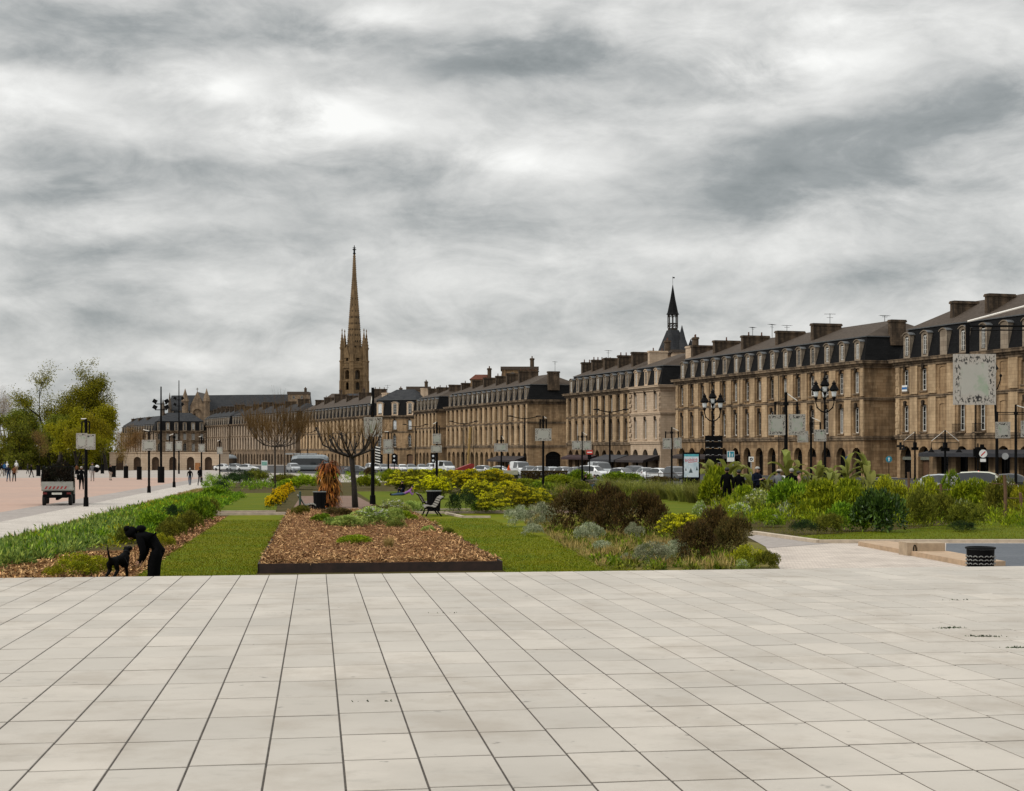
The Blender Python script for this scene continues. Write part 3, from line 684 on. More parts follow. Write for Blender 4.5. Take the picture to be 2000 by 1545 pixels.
def chimney_mesh(w, d, h, pots, mat):
    key = (round(w,1), round(d,1), round(h,1), pots, mat.name)
    if key in _chim: return _chim[key]
    m = MB(); m.box(-w/2, w/2, -d/2, d/2, -2.6, h, 0)
    m.box(-w/2-.12, w/2+.12, -d/2-.12, d/2+.12, h-.35, h-.12, 0); m.box(-w/2-.06, w/2+.06, -d/2-.06, d/2+.06, h-.117, h, 0)
    for k in range(pots):
        y = -d/2 + d*(k+.5)/pots
        m.lathe([(.13, 0), (.16, .08), (.12, .12), (.11, .5), (.14, .55), (.10, .55)], 8, (rng.uniform(-.05,.05), y, h), 1)
    me = m.mesh('chimney', [mat, M['pot']]); _chim[key] = me; return me

STYLES = ['dark'] * 6 + ['curtain', 'light']
def building(name, label, pl, pr, zc, bays, depth=13.0, wall=None, roof=None, mans=3.3, ridge=2.5, arcade='arch', blind=(), styles=None,
             chims=(), end='plain', end_w=None, dorm=True, dormw=1.5, pots=3, balcony=(), group=None, lesene=True, upper=None, hipl=4.5, hipr=4.5, bottom=None, drain=(), seed=0, light_d=False):
    """pl, pr: the facade's ends on the ground (as seen from the quay); zc: height of the cornice above datum"""
    rn = random.Random(seed + 5)
    pl, pr = Vector(pl), Vector(pr); d = pr - pl; L = d.length; rz = math.atan2(d.y, d.x)
    zb = min(gz(pl.y), gz(pr.y)) - .3 if bottom is None else bottom
    H = zc - zb; k = H / 15.8
    root = empty(name, (pl.x, pl.y, zb), rz); tag(root, label, 'building', group)
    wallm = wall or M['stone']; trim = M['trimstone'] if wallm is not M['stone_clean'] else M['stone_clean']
    s1, s2 = 5.7*k, 10.9*k; bw = L / bays
    T = lambda x, y, z: (x, y, z)
    m = MB()
    styles = styles or STYLES
    # ground floor
    for i in range(bays):
        x0, x1 = i*bw, (i+1)*bw; cx = (x0+x1)/2
        aw = min(2.55, bw*.62)
        if arcade == 'arch':
            cell(m, x0, x1, 0, s1, cx, aw, 0, 4.55*k, aw/2*.98, .75, 0, T)
            o = link('shop_front', shop_mesh(aw, 4.55*k, aw/2*.98, rn.choice(['shop', 'shop', 'glass', 'door'])), root, (cx, .68, 0))
        else:
            cell(m, x0, x1, 0, s1, cx, aw*.9, 0, 4.2*k, .25, .5, 0, T)
            o = link('shop_front', shop_mesh(aw*.9, 4.2*k, .25, rn.choice(['shop', 'glass', 'door'])), root, (cx, .42, 0))
    # the two storeys above
    ww = min(1.36, bw*.36)
    for i in range(bays):
        x0, x1 = i*bw, (i+1)*bw; cx = (x0+x1)/2
        for fl, (z0, z1, zo, zt) in enumerate(((s1, s2, s1+.75*k, s1+4.25*k), (s2, H, s2+.85*k, s2+3.75*k))):
            if (i, fl) in blind:
                cell(m, x0, x1, z0, z1, cx, ww, zo, zt, .14, .10, 0, T)
                solid(m, cx-ww/2, cx+ww/2, zo, zt, lambda x, y, z: (x, .10, z), 0); continue
            cell(m, x0, x1, z0, z1, cx, ww, zo, zt, .14, .42, 0, T)
            st = rn.choice(styles)
            link('window', window_mesh(ww, zt-zo, .14, st), root, (cx, .32, zo))
            # carved key above each opening, sill below
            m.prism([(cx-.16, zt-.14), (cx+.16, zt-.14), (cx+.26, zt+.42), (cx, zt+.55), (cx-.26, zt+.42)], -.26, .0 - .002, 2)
            m.box(cx-ww/2-.18, cx+ww/2+.18, -.16, -.002, zo-.2, zo-.03, 1)
            for sx in (-1, 1):
                xa, xb = sorted((cx + sx*(ww/2+.01), cx + sx*(ww/2+.16))); m.box(xa, xb, -.05, -.002, zo-.03, zt-.14, 0)
    if lesene:
        for i in range(bays+1):
            xx = i*bw; wdt = max(.35, bw*.42)/2
            xa, xb = max(0.0, xx-wdt), min(L, xx+wdt)
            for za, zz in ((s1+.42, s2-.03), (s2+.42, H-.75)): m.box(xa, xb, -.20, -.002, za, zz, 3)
    # end walls and back
    ED = depth if end_w is None else end_w
    for side, xx in ((0, 0.0), (1, L)):
        TT = (lambda x, y, z, xx=xx: (xx, x, z)) if side else (lambda x, y, z, xx=xx: (xx, depth - x, z))
        if side == 1 and end == 'arch':
            TE = lambda x, y, z: (L - y, x, z)
            cell(m, 0, depth, 0, s1, depth*.44, 3.6, 0, 4.7*k, .9, .6, 0, TE)
            solid(m, 0, depth, s1, s2, TE); solid(m, 0, depth, s2, H, TE)
            e = link('shop_front', shop_mesh(3.6, 4.7*k, .9, 'glass'), root, (L-.5, depth*.44, 0)); e.rotation_euler = (0, 0, R(90))
            m.box(L+.002, L+.14, depth*.44-3.1, depth*.44+3.1, s1-.1, s1+.28, 1)
            m.box(L+.002, L+.08, depth*.44-2.2, depth*.44+2.2, s2+.5, s2+3.6*k, 0)
        else:
            solid(m, 0, depth, 0, s1, TT); solid(m, 0, depth, s1, s2, TT); solid(m, 0, depth, s2, H, TT)
    m.quad((L, depth, 0), (0, depth, 0), (0, depth, H), (L, depth, H), 0)
    # corner quoins
    for xx, sgn in ((0, -1), (L, 1)):
        for q in range(int((H - s1) / .9)):
            z0 = s1 + .3 + q*.9; 
            if z0 + .6 > H - .8 or (s2 - .7 < z0 < s2 + .5): continue
            wd = .75 if q % 2 else .45
            xa, xb = (xx - .001, xx + wd) if sgn < 0 else (xx - wd, xx + .001)
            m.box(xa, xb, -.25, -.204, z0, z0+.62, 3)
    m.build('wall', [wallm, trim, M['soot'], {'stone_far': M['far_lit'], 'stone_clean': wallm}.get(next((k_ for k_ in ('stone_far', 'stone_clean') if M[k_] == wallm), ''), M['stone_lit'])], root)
    # string courses and cornice run round the front and the right-hand end
    def course(nm, z, prof):
        c = MB()
        for (zz0, zz1, p) in prof:
            c.box(-p, L+p, -p, -.002, z+zz0, z+zz1, 0); c.box(L+.002, L+p, .0, depth, z+zz0, z+zz1, 0); c.box(-p, -.002, .0, depth, z+zz0, z+zz1, 0)
        c.build(nm, trim, root)
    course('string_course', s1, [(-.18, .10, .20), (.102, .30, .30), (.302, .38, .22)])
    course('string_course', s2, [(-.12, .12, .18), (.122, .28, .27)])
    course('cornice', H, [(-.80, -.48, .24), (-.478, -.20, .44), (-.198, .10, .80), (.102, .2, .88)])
    # mansard: steep slates below, shallow tiles above
    r = MB(); z0, z1, z2 = H + .16, H + mans, H + mans + ridge
    i0, i1 = .12, 1.05
    a = [(i0, i0, z0), (L-i0, i0, z0), (L-i0, depth-i0, z0), (i0, depth-i0, z0)]
    b = [(i1, i1, z1), (L-i1, i1, z1), (L-i1, depth-i1, z1), (i1, depth-i1, z1)]
    c = [(min(L*.45, max(hipl, i1)), depth/2, z2), (max(L*.55, L - max(hipr, i1)), depth/2, z2)]
    for q in range(4): r.quad(a[q], a[(q+1) % 4], b[(q+1) % 4], b[q], 0)
    e0 = .16
    b2 = [(i1-e0, i1-e0, z1+.001), (L-i1+e0, i1-e0, z1+.001), (L-i1+e0, depth-i1+e0, z1+.001), (i1-e0, depth-i1+e0, z1+.001)]
    b3 = [(x, y, z+.14) for x, y, z in b2]
    for q in range(4): r.quad(b2[q], b2[(q+1) % 4], b3[(q+1) % 4], b3[q], 2)
    r.quad(b3[0], b3[1], c[1], c[0], 1); r.quad(b3[2], b3[3], c[0], c[1], 1)
    r.add([b3[1], b3[2], c[1]], [(0, 1, 2)], 1); r.add([b3[3], b3[0], c[0]], [(0, 1, 2)], 1)
    r.add([b2[0], b2[3], b2[2], b2[1]], [(0,1,2,3)], 2)
    r.build('roof', [roof or M['slate'], upper or M['tile'], M['oldzinc']], root)
    if dorm:
        for i in range(bays):
            cx = (i+.5)*bw; bl = (i, 2) in blind; dw = min(dormw, bw*.46); dh = mans*.86
            dm = link('dormer', dormer_mesh(dw, dh, M['stone_clean'] if light_d else M['dormerstone'], bl), root, (cx, .14, H+.16))
            if not bl: link('window', window_mesh(dw*.56, dh-.3-.16-.38, .2, rn.choice(styles)), dm, (0, .10, .38))
    for (fx, yy, cw, cd, ch, pp) in chims:
        link('chimney', chimney_mesh(cw, cd, ch, pp, M['chimney'] if not light_d else M['stone_clean']), root, (fx*L, yy, H + mans + ridge*.55 ))
    for fx in drain:
        t = MB(); t.tube([(fx*L, -.20, .3), (fx*L, -.20, H-.8)], .07, 6); t.build('drainpipe', M['iron'], root)
    for (i, fl) in balcony:
        cx = (i+.5)*bw; z = (s1+.6*k, s2+.75*k)[fl]; t = MB()
        t.box(cx-1.0, cx+1.0, -.75, -.165, z-.18, z-.04, 1)
        for q in range(15): t.tube([(cx-.95+1.9*q/14, -.7, z-.04), (cx-.95+1.9*q/14, -.7, z+.9)], .018, 4, 0)
        t.box(cx-1.0, cx+1.0, -.73, -.68, z+.9, z+.95, 0)
        t.build('balcony', [M['iron'], trim], root)
    return root, L, H, k, bw

# the quay front: one long line, then a slow bend
BR, DIR = Vector((47.4, 213.8)), Vector((-.307, .952))
def on_line(px):
    """the point of the straight part of the quay front that is seen at this bearing"""
    q = (px - 1000) / F
    t = (q*BR.y - BR.x) / (DIR.x - q*DIR.y)
    return BR + DIR*t
def zcor(py, p): return zat(py, p.y)
GRP = 'stone houses in one row along the quay'

# nearest house, cut by the edge of the view
pC = on_line(1752); pC2 = pC - DIR * 75
bC, LC, HC, kC, bwC = building('quay_house', 'nearest stone quay house with pale arcade, shop awning and three blind bays', pC, pC2, zcor(706, pC), 18, 14, M['stone_warm'],
    blind={(2,0),(2,1),(2,2),(5,0),(5,1),(5,2),(8,2),(8,0),(8,1)}, styles=['light'], mans=4.0, ridge=3.4, hipl=6.5,
    chims=[(.115, 4.3, 1.0, 3.4, 1.3, 0), (.215, 4.3, 1.0, 3.6, 1.5, 0), (.4, 4.3, 1.0, 3.5, 1.5, 0)], drain=(.235,), balcony=((3,0),(4,0)), group=GRP, seed=1)
pBl, pBr = on_line(1322), on_line(1688)
bB, LB, HB, kB, bwB = building('quay_house', 'long fifteen-bay sooty stone house with seven broad chimneys and dark street end', pBl, pBr, zcor(707, pBr), 15, 15, M['stone'],
    styles=['dark','light','curtain','light'], mans=3.5, ridge=2.7, chims=[(.03, 4.6, .9, 5.2, 1.1, 0), (.16, 4.6, .9, 4.6, 1.4, 1), (.33, 4.6, .9, 4.6, 1.5, 2), (.52, 4.6, .9, 4.6, 1.4, 0), (.70, 4.6, .9, 4.6, 1.7, 0), (.885, 7.4, .9, 2.0, .7, 0), (.985, 5.6, .9, 2.2, .9, 0)],
    drain=(.40, .61), group=GRP, seed=2)
pAl, pAr = on_line(1231.5), on_line(1290)
bA, LA, HA, kA, bwA = building('quay_house', 'narrow cleaned pale stone house of three bays with round ground floor window', pAl, pAr, zcor(753.5, pAr), 3, 15, M['stone_clean'],
    styles=['curtain','dark'], mans=3.6, ridge=2.6, chims=[(.04, 5.2, .9, 3.6, 2.0, 2), (.9, 8.5, 2.5, 5, 2.2, 0)], group=GRP, seed=3, lesene=False, light_d=True)
pDl, pDr = on_line(1108), on_line(1231)
bD, LD, HD, kD, bwD = building('quay_house', 'stained stone house of nine bays under dark mansard left of the cleaned house', pDl, pDr - (pDr-pDl).normalized()*.06, zcor(766, (pDl+pDr)/2), 9, 14, M['stone_dark'],
    styles=['dark','dark','dark','curtain'], mans=3.6, ridge=2.6, chims=[(.03, 5, .9, 4.4, 1.7, 4), (.2, 5, .9, 4.4, 1.9, 5), (.40, 5, .9, 4.4, 1.9, 0), (.62, 5, .9, 4.4, 2.0, 4), (.84, 5, .9, 4.8, 2.2, 0)], drain=(.44,), group=GRP, seed=4)
pEl, pEr = on_line(873), on_line(1031)
bE, LE, HE, kE, bwE = building('quay_house', 'long sixteen-bay stone house whose plain end wall has one broad dark archway', pEl, pEr, zcor(782, pEr), 16, 13.5, M['stone_warm'],
    styles=['dark','dark','dark','curtain'], mans=3.5, ridge=2.6, end='arch', chims=[(.05, 5, .9, 4, 1.5, 2), (.2, 5, .9, 4, 1.8, 0), (.36, 5, .9, 4.6, 2.0, 0), (.5, 5, .9, 4, 2.0, 4), (.64, 5, .9, 4.6, 2.2, 0), (.78, 5, .9, 4.6, 2.4, 5), (.99, 6.2, .9, 2.6, 1.6, 0)], group=GRP, seed=6)
pFl, pFr = on_line(811), on_line(853)
bF, LF, HF, kF, bwF = building('quay_house', 'stone house of six bays with deep dark mansard beside the white-shuttered house', pFl, pFr, zcor(800.5, pFr), 6, 13, M['stone_warm'],
    styles=['dark','dark','curtain'], mans=3.6, ridge=2.4, chims=[(.1, 5, .9, 3.6, 1.6, 3), (.5, 5, .9, 3.6, 1.6, 2), (.85, 6, .9, 3.2, 2.0, 0)], group=GRP, seed=7)
# the house that stands across the end of a side square and faces the camera
pGl, pGr = Vector((at(727, 486), 486.0)), Vector((at(815, 478), 478.0))
bG, LG, HG, kG, bwG = building('quay_house', 'square-on stone house with white shutters and iron balconies under broad hipped roof', pGl, pGr, zat(812.5, 480), 3, 12, M['stone_warm'],
    styles=['shut','shut','light'], arcade='flat', mans=4.9, ridge=3.4, hipl=5, hipr=5, chims=[(.1, 5, 2.2, 1.2, .6, 3), (.85, 8, 1.0, 3, 1.8, 2)], balcony=((1,1),(2,1),(1,0),(2,0)), lesene=False, dormw=2.3, upper=M['slate_grey'], light_d=True, group=GRP, seed=8)
far = [((588, 600), (722, 500), 813.5, 822, 19, 'sooty row of nineteen bays just behind the near bare tree'), ((452, 690), (578, 607), 823.5, 829.5, 22, 'far sooty row of twenty-two bays behind the bare garden trees'), ((398, 742), (447, 693), 830, 833, 12, 'farthest short row of grey-brown bays beside the pale arcade')]
for q, ((pa, ya), (pb, yb), pyr, pyl, nb, lab) in enumerate(far):
    A_, B_ = Vector((at(pa, ya), ya)), Vector((at(pb, yb), yb))
    building('quay_house', lab, A_, B_, (zat(pyr, yb) + zat(pyl, ya)) / 2, nb, 13, M['stone_far'] if q else M['stone_warm'], styles=['dark'] * 5 + ['curtain'],
             mans=4.0, ridge=3.2, chims=[(f, 6, 1.0, 4.5, 2.2 + (i % 3)*.5, (i % 2)*3) for i, f in enumerate([.08, .22, .38, .55, .72, .9])], upper=M['tile'] if q == 0 else M['slate_grey'], group=GRP, seed=20+q)
# square-on house and the row that runs away to the west bank, far end
A_, B_ = Vector((at(303, 728), 728.0)), Vector((at(402, 735), 735.0))
building('quay_house', 'grey far house facing the square with six dormers in a pale roof storey', A_, B_, zat(842, 730), 6, 14, M['stone_far'], arcade='flat', styles=['dark','curtain'], mans=4.6, ridge=4.0, hipl=6, hipr=6, dormw=1.9,
         chims=[(.2, 7, 1.2, 3, 1.5, 2), (.8, 7, 1.2, 3, 1.5, 2)], lesene=False, upper=M['slate_grey'], light_d=False, group=GRP, seed=31)
A_, B_ = Vector((at(236, 830), 830.0)), Vector((at(303, 745), 745.0))
building('quay_house', 'grey far house row partly behind the yellow-green trees', A_, B_, zat(846, 790), 14, 14, M['stone_far'], styles=['dark','dark','curtain'], mans=4.0, ridge=4.2, chims=[(.1, 6, 3, 4, 1.5, 2), (.3, 6, 3, 4, 1.5, 2), (.55, 6, 3, 4, 1.5, 2)], upper=M['slate_grey'], group=GRP, seed=32)

# houses seen over the roofs of the row
def back_house(label, px0, px1, pytop, pyeave, Y, roofm, wallm, kind='gable'):
    x0, x1 = at(px0, Y), at(px1, Y); w = x1 - x0; zt, ze = zat(pytop, Y), zat(pyeave, Y)
    root = tag(empty('town_house', (x0, Y, 0)), label, 'building', 'houses rising behind the quay row')
    m = MB(); m.box(0, w, 0, 9, gz(Y), ze, 0, False); m.build('wall', wallm, root)
    r = MB()
    if kind == 'gable':
        r.add([(-.3, -.3, ze), (w+.3, -.3, ze), (w+.3, 9.3, ze), (-.3, 9.3, ze), (w*.2, 4.5, zt), (w*.8, 4.5, zt)], [(0,1,5,4), (1,2,5), (2,3,4,5), (3,0,4)], 0)
    else:
        r.box(-.3, w+.3, -.3, 9.3, ze+.002, zt, 0)
    r.build('roof', roofm, root)
    for k in range(2):
        link('window', window_mesh(min(1.0, w*.2), 1.5, .1, 'dark'), root, (w*(.3+.4*k), -.06, ze-2.2))
    link('chimney', chimney_mesh(1.0, 2.4, 2.2, 3, M['chimney']), root, (w*.85, 3, ze+.8))
    return root
back_house('red roofed house rising behind the sixteen-bay row', 919, 962, 730, 741, 410, M['redtile'], M['stone_warm'])
back_house('flat brown house with many chimney pots behind the sixteen-bay row', 980, 1050, 716, 722, 400, M['tile'], M['stone'], 'flat')
back_house('brown upper house beside the foot of the gothic spire', 640, 668, 768, 776, 640, M['tile'], M['stone_far'])
back_house('small house with pale roof below the spire', 668, 716, 768, 774, 600, M['slate_grey'], M['stone_far'])
back_house('brown house with two tall chimney blocks left of the spire', 562, 601, 765, 770, 760, M['tile'], M['stone_far'], 'flat')
back_house('house behind the roofs between church and shuttered house', 735, 790, 766, 774, 560, M['tile'], M['stone_far'])
back_house('house with a jumble of dark chimneys over the shuttered house', 795, 838, 755, 762, 530, M['tile'], M['stone_far'], 'flat')
back_house('low buff house wall between the gate tower and the long row', 1314, 1370, 683, 688, 300, M['tile'], M['stone_clean'], 'flat')
back_house('pale gable wall beside the gate tower roofs', 1252, 1316, 688, 694, 304, M['tile'], M['stone_clean'], 'flat')

# ---- shop fronts, awnings and signs that belong to the houses
def awning(root, x0, x1, z, drop, out, mat, side=True):
    m = MB(); t = .05
    m.add([(x0,-.02,z),(x1,-.02,z),(x1,-out,z-drop),(x0,-out,z-drop),(x0,-.02,z-t),(x1,-.02,z-t),(x1,-out,z-drop-t),(x0,-out,z-drop-t)], [(0,1,2,3),(7,6,5,4),(3,2,6,7),(0,3,7,4),(1,5,6,2)], 0)
    m.box(x0, x1, -out-.02, -out-.0, z-drop-.42, z-drop, 0)
    if side:
        for xx in (x0, x1): m.add([(xx,-.02,z-t),(xx,-out,z-drop-t),(xx,-out,z-drop-.42),(xx,-.02,z-.75)], [(0,1,2,3),(3,2,1,0)], 0)
    return m.build('awning', mat, root)
awning(bA, LA*.02, LA*.98, 3.5, .9, 3.2, M['awning'])
awning(bD, LD*.62, LD*.98, 3.7, .9, 3.0, plain('grey_awning', (.040,.040,.045), .8, var=.3))
awning(bD, LD*.02, LD*.50, 3.6, .5, 1.6, plain('maroon_awning', (.035,.014,.016), .8, var=.3))
awning(bE, LE*.66, LE*.98, 3.7, .9, 2.6, M['awning'])
awning(bB, bwB*4.1, bwB*5.9, 3.6, .25, 1.0, M['awning'])
awning(bB, bwB*.1, bwB*3.9, 3.6, .35, 1.3, M['awning'])
awning(bC, bwC*2.05, bwC*8.5, 4.0, .45, 2.2, plain('blue_black_awning', (.020,.021,.026), .8, var=.3))
def text(name, s, size, loc, rot, mat, parent=None, depth=.004, align='CENTER'):
    cu = bpy.data.curves.new(name, 'FONT'); cu.body = s; cu.size = size; cu.align_x = align; cu.extrude = depth; cu.resolution_u = 2
    o = bpy.data.objects.new(name, cu); COL.objects.link(o); me = bpy.data.meshes.new_from_object(o); bpy.data.objects.remove(o)
    me.materials.clear(); me.materials.append(mat); o = bpy.data.objects.new(name, me); COL.objects.link(o)
    o.location = loc; o.rotation_euler = rot
    if parent is not None: o.parent = parent
    return o
# pharmacy-like pale green fascia boards over the first two shops, round window of the cleaned house, blue band at a window
gm = plain('grey_green_fascia', (.12,.125,.10), .7)
for i in (0, 1):
    m = MB(); m.box(bwC*(i+.5)-1.25, bwC*(i+.5)+1.25, .30, .62, 2.75*kC, 3.15*kC); m.build('shop_fascia', gm, bC)
m = MB(); m.box(bwC*.5-.6, bwC*.5+.6, -.20, -.168, 11.75*kC, 12.55*kC, 0); m.box(bwC*.5-.6, bwC*.5+.6, -.212, -.20, 12.0*kC, 12.3*kC, 1)
m.build('window_banner', [M['white'], plain('blue_cloth', (.02,.12,.32), .7)], bC)
m = MB(); z0 = 3.9*kA; cxx = bwA*2.5
m.add([(cxx + .85*math.cos(2*math.pi*q/20), -.03, z0 + .85*math.sin(2*math.pi*q/20)) for q in range(20)], [tuple(range(20))], 0)
m.build('round_window', M['shopglass'], bA)
# green cross hanging sign of the first shop
cr = MB(); cr.box(-.14, .14, -.06, .06, -.5, .5); cr.box(-.5, -.142, -.06, .06, -.14, .14); cr.box(.142, .5, -.06, .06, -.14, .14); cr.box(-.04, .04, .06, .8, -.03, .03)
o = cr.build('cross_sign', M['iron'], bC, (bwC*.55, -.9, 4.55*kC)); o.rotation_euler = (0, 0, R(35))

# ---- aerials on the roofs
def aerial(px, py0, py1, Y):
    h = zat(py0, Y) - zat(py1, Y); m = MB()
    m.tube([(0,0,-1.0),(0,0,h)], .04, 5); m.tube([(-.9,0,h*.95),(.9,0,h*.95)], .025, 4)
    for k in range(6): m.tube([(-.8+.32*k,-.4,h*.95),(-.8+.32*k,.4,h*.95)], .015, 4)
    m.tube([(-.5,0,h*.7),(.5,0,h*.7)], .025, 4)
    o = m.build('roof_aerial', M['iron'], None, (at(px, Y), Y, zat(py1, Y)), rng.uniform(0, 1.2))
    return o
for px, py0, py1, Y, lab in [(1621, 612, 640, 250, 'tall roof aerial above the long fifteen-bay house'), (1470, 639, 652, 262, 'small roof aerial left of the middle chimneys'), (1508, 633, 652, 258, 'roof aerial between two broad chimneys'), (1537, 635, 650, 256, 'roof aerial right of the broad chimneys'),
                             (1188, 684, 702, 320, 'roof aerial on the nine-bay house'), (1084, 706, 722, 352, 'double roof aerial beside the pale roof light'), (757, 752, 768, 480, 'roof aerial on the white-shuttered house'), (1728, 616, 626, 226, 'crooked roof aerial on the end chimney')]:
    tag(aerial(px, py0, py1, Y), lab, 'aerial', 'television aerials on the quay roofs')
# ------------------------------------------------------------------ the gothic spire tower
def poly_ring(n, r, z, rot=0.0): return [(r*math.cos(rot + 2*math.pi*k/n), r*math.sin(rot + 2*math.pi*k/n), z) for k in range(n)]
def frustum(m, n, prof, c=(0,0), rot=0.0, mat=0, cap=True):
    for (r0, z0), (r1, z1) in zip(prof, prof[1:]):
        a = poly_ring(n, r0, z0, rot); b = poly_ring(n, r1, z1, rot)
        for k in range(n):
            kk = (k+1) % n
            m.quad(*[(p[0]+c[0], p[1]+c[1], p[2]) for p in (a[k], a[kk], b[kk], b[k])], mat)
    if cap:
        r1, z1 = prof[-1]; m.add([(p[0]+c[0], p[1]+c[1], p[2]) for p in poly_ring(n, r1, z1, rot)], [tuple(range(n))], mat)
YS = 850.0; SX = at(692, YS); spx = F / YS
zS = lambda py: zat(py, YS)
root = tag(empty('gothic_spire_tower', (SX, YS, gz(YS)), R(24)), 'tall gothic stone spire with pinnacles rising above the quay roofs', 'church tower')
z0 = gz(YS); LZ = lambda py: zS(py) - z0
t = MB(); rT = 25 / spx
# hexagonal tower stage with two rows of openings
nS = 6; a = rT*.96
ring = [(a*math.cos(2*math.pi*k/nS), a*math.sin(2*math.pi*k/nS)) for k in range(nS)]
for k in range(nS):
    p, q = Vector(ring[k]), Vector(ring[(k+1) % nS]); L_ = (q-p).length; d = (q-p)/L_; nrm = Vector((d.y, -d.x))
    TT = lambda x, y, z, p=p, d=d, nrm=nrm: (p.x + d.x*x - nrm.x*y, p.y + d.y*x - nrm.y*y, z)
    solid(t, 0, L_, 0, LZ(776), TT)
    cell(t, 0, L_, LZ(776), LZ(744), L_/2, L_*.34, LZ(762), LZ(747), L_*.16, 1.0, 0, TT)
    cell(t, 0, L_, LZ(744), LZ(716), L_/2, L_*.42, LZ(741), LZ(723), L_*.2, 3.0, 0, TT)
    cell(t, 0, L_, LZ(716), LZ(686), L_/2, L_*.26, LZ(710), LZ(694), L_*.12, 1.0, 0, TT)
    solid(t, 0, L_, LZ(686), LZ(680), TT)
    for zz, pr in ((LZ(744), .5), (LZ(718), .7), (LZ(708), .35)):
        c0 = [TT(-.3, -pr, zz-.45), TT(L_+.3, -pr, zz-.45), TT(L_+.3, -pr, zz+.45), TT(-.3, -pr, zz+.45)]
        t.quad(*c0); t.quad(c0[3], c0[2], TT(L_+.3, 0, zz+.45), TT(-.3, 0, zz+.45)); t.quad(TT(-.3, 0, zz-.45), TT(L_+.3, 0, zz-.45), c0[1], c0[0])
    t.add([TT(L_*.18, -.4, LZ(700)), TT(L_*.82, -.4, LZ(700)), TT(L_*.5, -.4, LZ(676)), TT(L_*.18, .5, LZ(700)), TT(L_*.82, .5, LZ(700)), TT(L_*.5, .5, LZ(676))], [(0,1,2), (3,0,2,5), (1,4,5,2)], 0)
t.build('tower_wall', M['spire'], root)
c = MB(); frustum(c, 6, [(rT*.42, LZ(790)), (rT*.42, LZ(700))]); c.build('tower_core', M['church'], root)
for k in range(nS):
    b = MB(); x, y = ring[k]; x *= 1.04; y *= 1.04
    frustum(b, 4, [(1.75, 0), (1.7, LZ(744)), (1.45, LZ(743)), (1.45, LZ(708)), (1.75, LZ(707)), (1.75, LZ(705)), (1.25, LZ(704)), (1.1, LZ(684)), (1.35, LZ(683)), (1.35, LZ(682)), (.15, LZ(648)), (.4, LZ(647)), (.05, LZ(642))], (x, y), R(60*k+45), 0)
    for j in range(5):
        fz = LZ(680) + (LZ(650)-LZ(680))*j/5; rr = 1.3*(1-j/5.2)
        for q in range(4):
            aa = R(60*k+45+90*q); b.ball((x+rr*math.cos(aa), y+rr*math.sin(aa), fz), .28, .28, .34, 5, 4)
    b.build('pinnacle', M['spire'], root)
s = MB(); prof = []
zb_, zt_ = LZ(712), LZ(497)
frustum(s, 8, [(rT*.66, zb_), (rT*.60, LZ(690)), (rT*.34, LZ(600)), (rT*.155, LZ(540)), (.50, zt_)], (0, 0), R(22.5), 0)
for k in range(8):
    aa = R(22.5 + 45*k)
    for j in range(46):
        f_ = j/46; zz = LZ(690) + (zt_ - LZ(690))*f_
        py = 690 + (497-690)*f_
        rr = np.interp(-py, [-690, -600, -540, -497], [rT*.60, rT*.34, rT*.155, .5])
        s.ball((rr*math.cos(aa), rr*math.sin(aa), zz), .30, .30, .38, 5, 3)
s.build('spire', M['spire'], root)
# little openings: rows of dark slots on the spire's faces
o_ = MB()
for j, py in enumerate((700, 690, 678, 667, 655, 644, 632, 620, 608, 596, 584)):
    rr = np.interp(-py, [-712, -690, -600, -540, -497], [rT*.66, rT*.60, rT*.34, rT*.155, .5]) * math.cos(R(22.5)); zz = LZ(py)
    for k in range(8):
        aa = R(45*k); nx, ny = math.cos(aa), math.sin(aa); tx, ty = -ny, nx; wd = rr*.14
        for sgn in ((-1, 1) if rr > 2.4 else (0,)):
            cx_, cy_ = nx*(rr+.06) + tx*sgn*wd*1.2, ny*(rr+.06) + ty*sgn*wd*1.2
            o_.quad((cx_-tx*wd*.6, cy_-ty*wd*.6, zz-.45), (cx_+tx*wd*.6, cy_+ty*wd*.6, zz-.45), (cx_+tx*wd*.5, cy_+ty*wd*.5, zz+.5), (cx_-tx*wd*.5, cy_-ty*wd*.5, zz+.5))
o_.build('spire_opening_pattern', M['black'], root)
f_ = MB(); f_.lathe([(.5, zt_), (.9, zt_+.5), (.5, zt_+1.0), (.45, zt_+2.2), (1.2, zt_+2.6), (.4, zt_+3.0), (.15, zt_+5.0), (.05, LZ(478)-.5)], 8)
f_.box(-.9, .9, -.12, .12, LZ(484)-.15, LZ(484)+.15); f_.build('finial', M['iron'], root)

# ------------------------------------------------------------------ the church beside it
YC = 900.0; s_ = F/YC; zC = lambda py: zat(py, YC)
cx0, cx1 = at(330, YC), at(602, YC)
root = tag(empty('gothic_church', (cx0, YC, gz(YC))), 'dark roofed gothic church with gabled transept and two pinnacles behind far houses', 'church')
W_ = cx1 - cx0; LZ = lambda py: zC(py) - gz(YC)
m = MB(); m.box(0, W_, 0, 16, 0, LZ(801), 0, False)
g0 = 8.0; m.add([(0, 0, LZ(801)), (0, 16, LZ(801)), (0, 8, LZ(772))], [(0,2,1)], 0)
for k in range(9):
    x = W_*(.03 + .11*k)
    m.box(x-.5, x+.5, -1.6, -.003, 0, LZ(806), 0); m.add([(x-.5,-1.6,LZ(806)),(x+.5,-1.6,LZ(806)),(x+.5,-.003,LZ(802)),(x-.5,-.003,LZ(802))], [(0,1,2,3)], 0)
m.build('wall', M['church'], root)
r = MB(); r.add([(-.5,-.6,LZ(802)), (W_+.5,-.6,LZ(802)), (W_+.5,16.6,LZ(802)), (-.5,16.6,LZ(802)), (-.3,8,LZ(771.5)), (W_+.3,8,LZ(769))], [(0,1,5,4), (2,3,4,5), (1,2,5), (3,0,4)], 0)
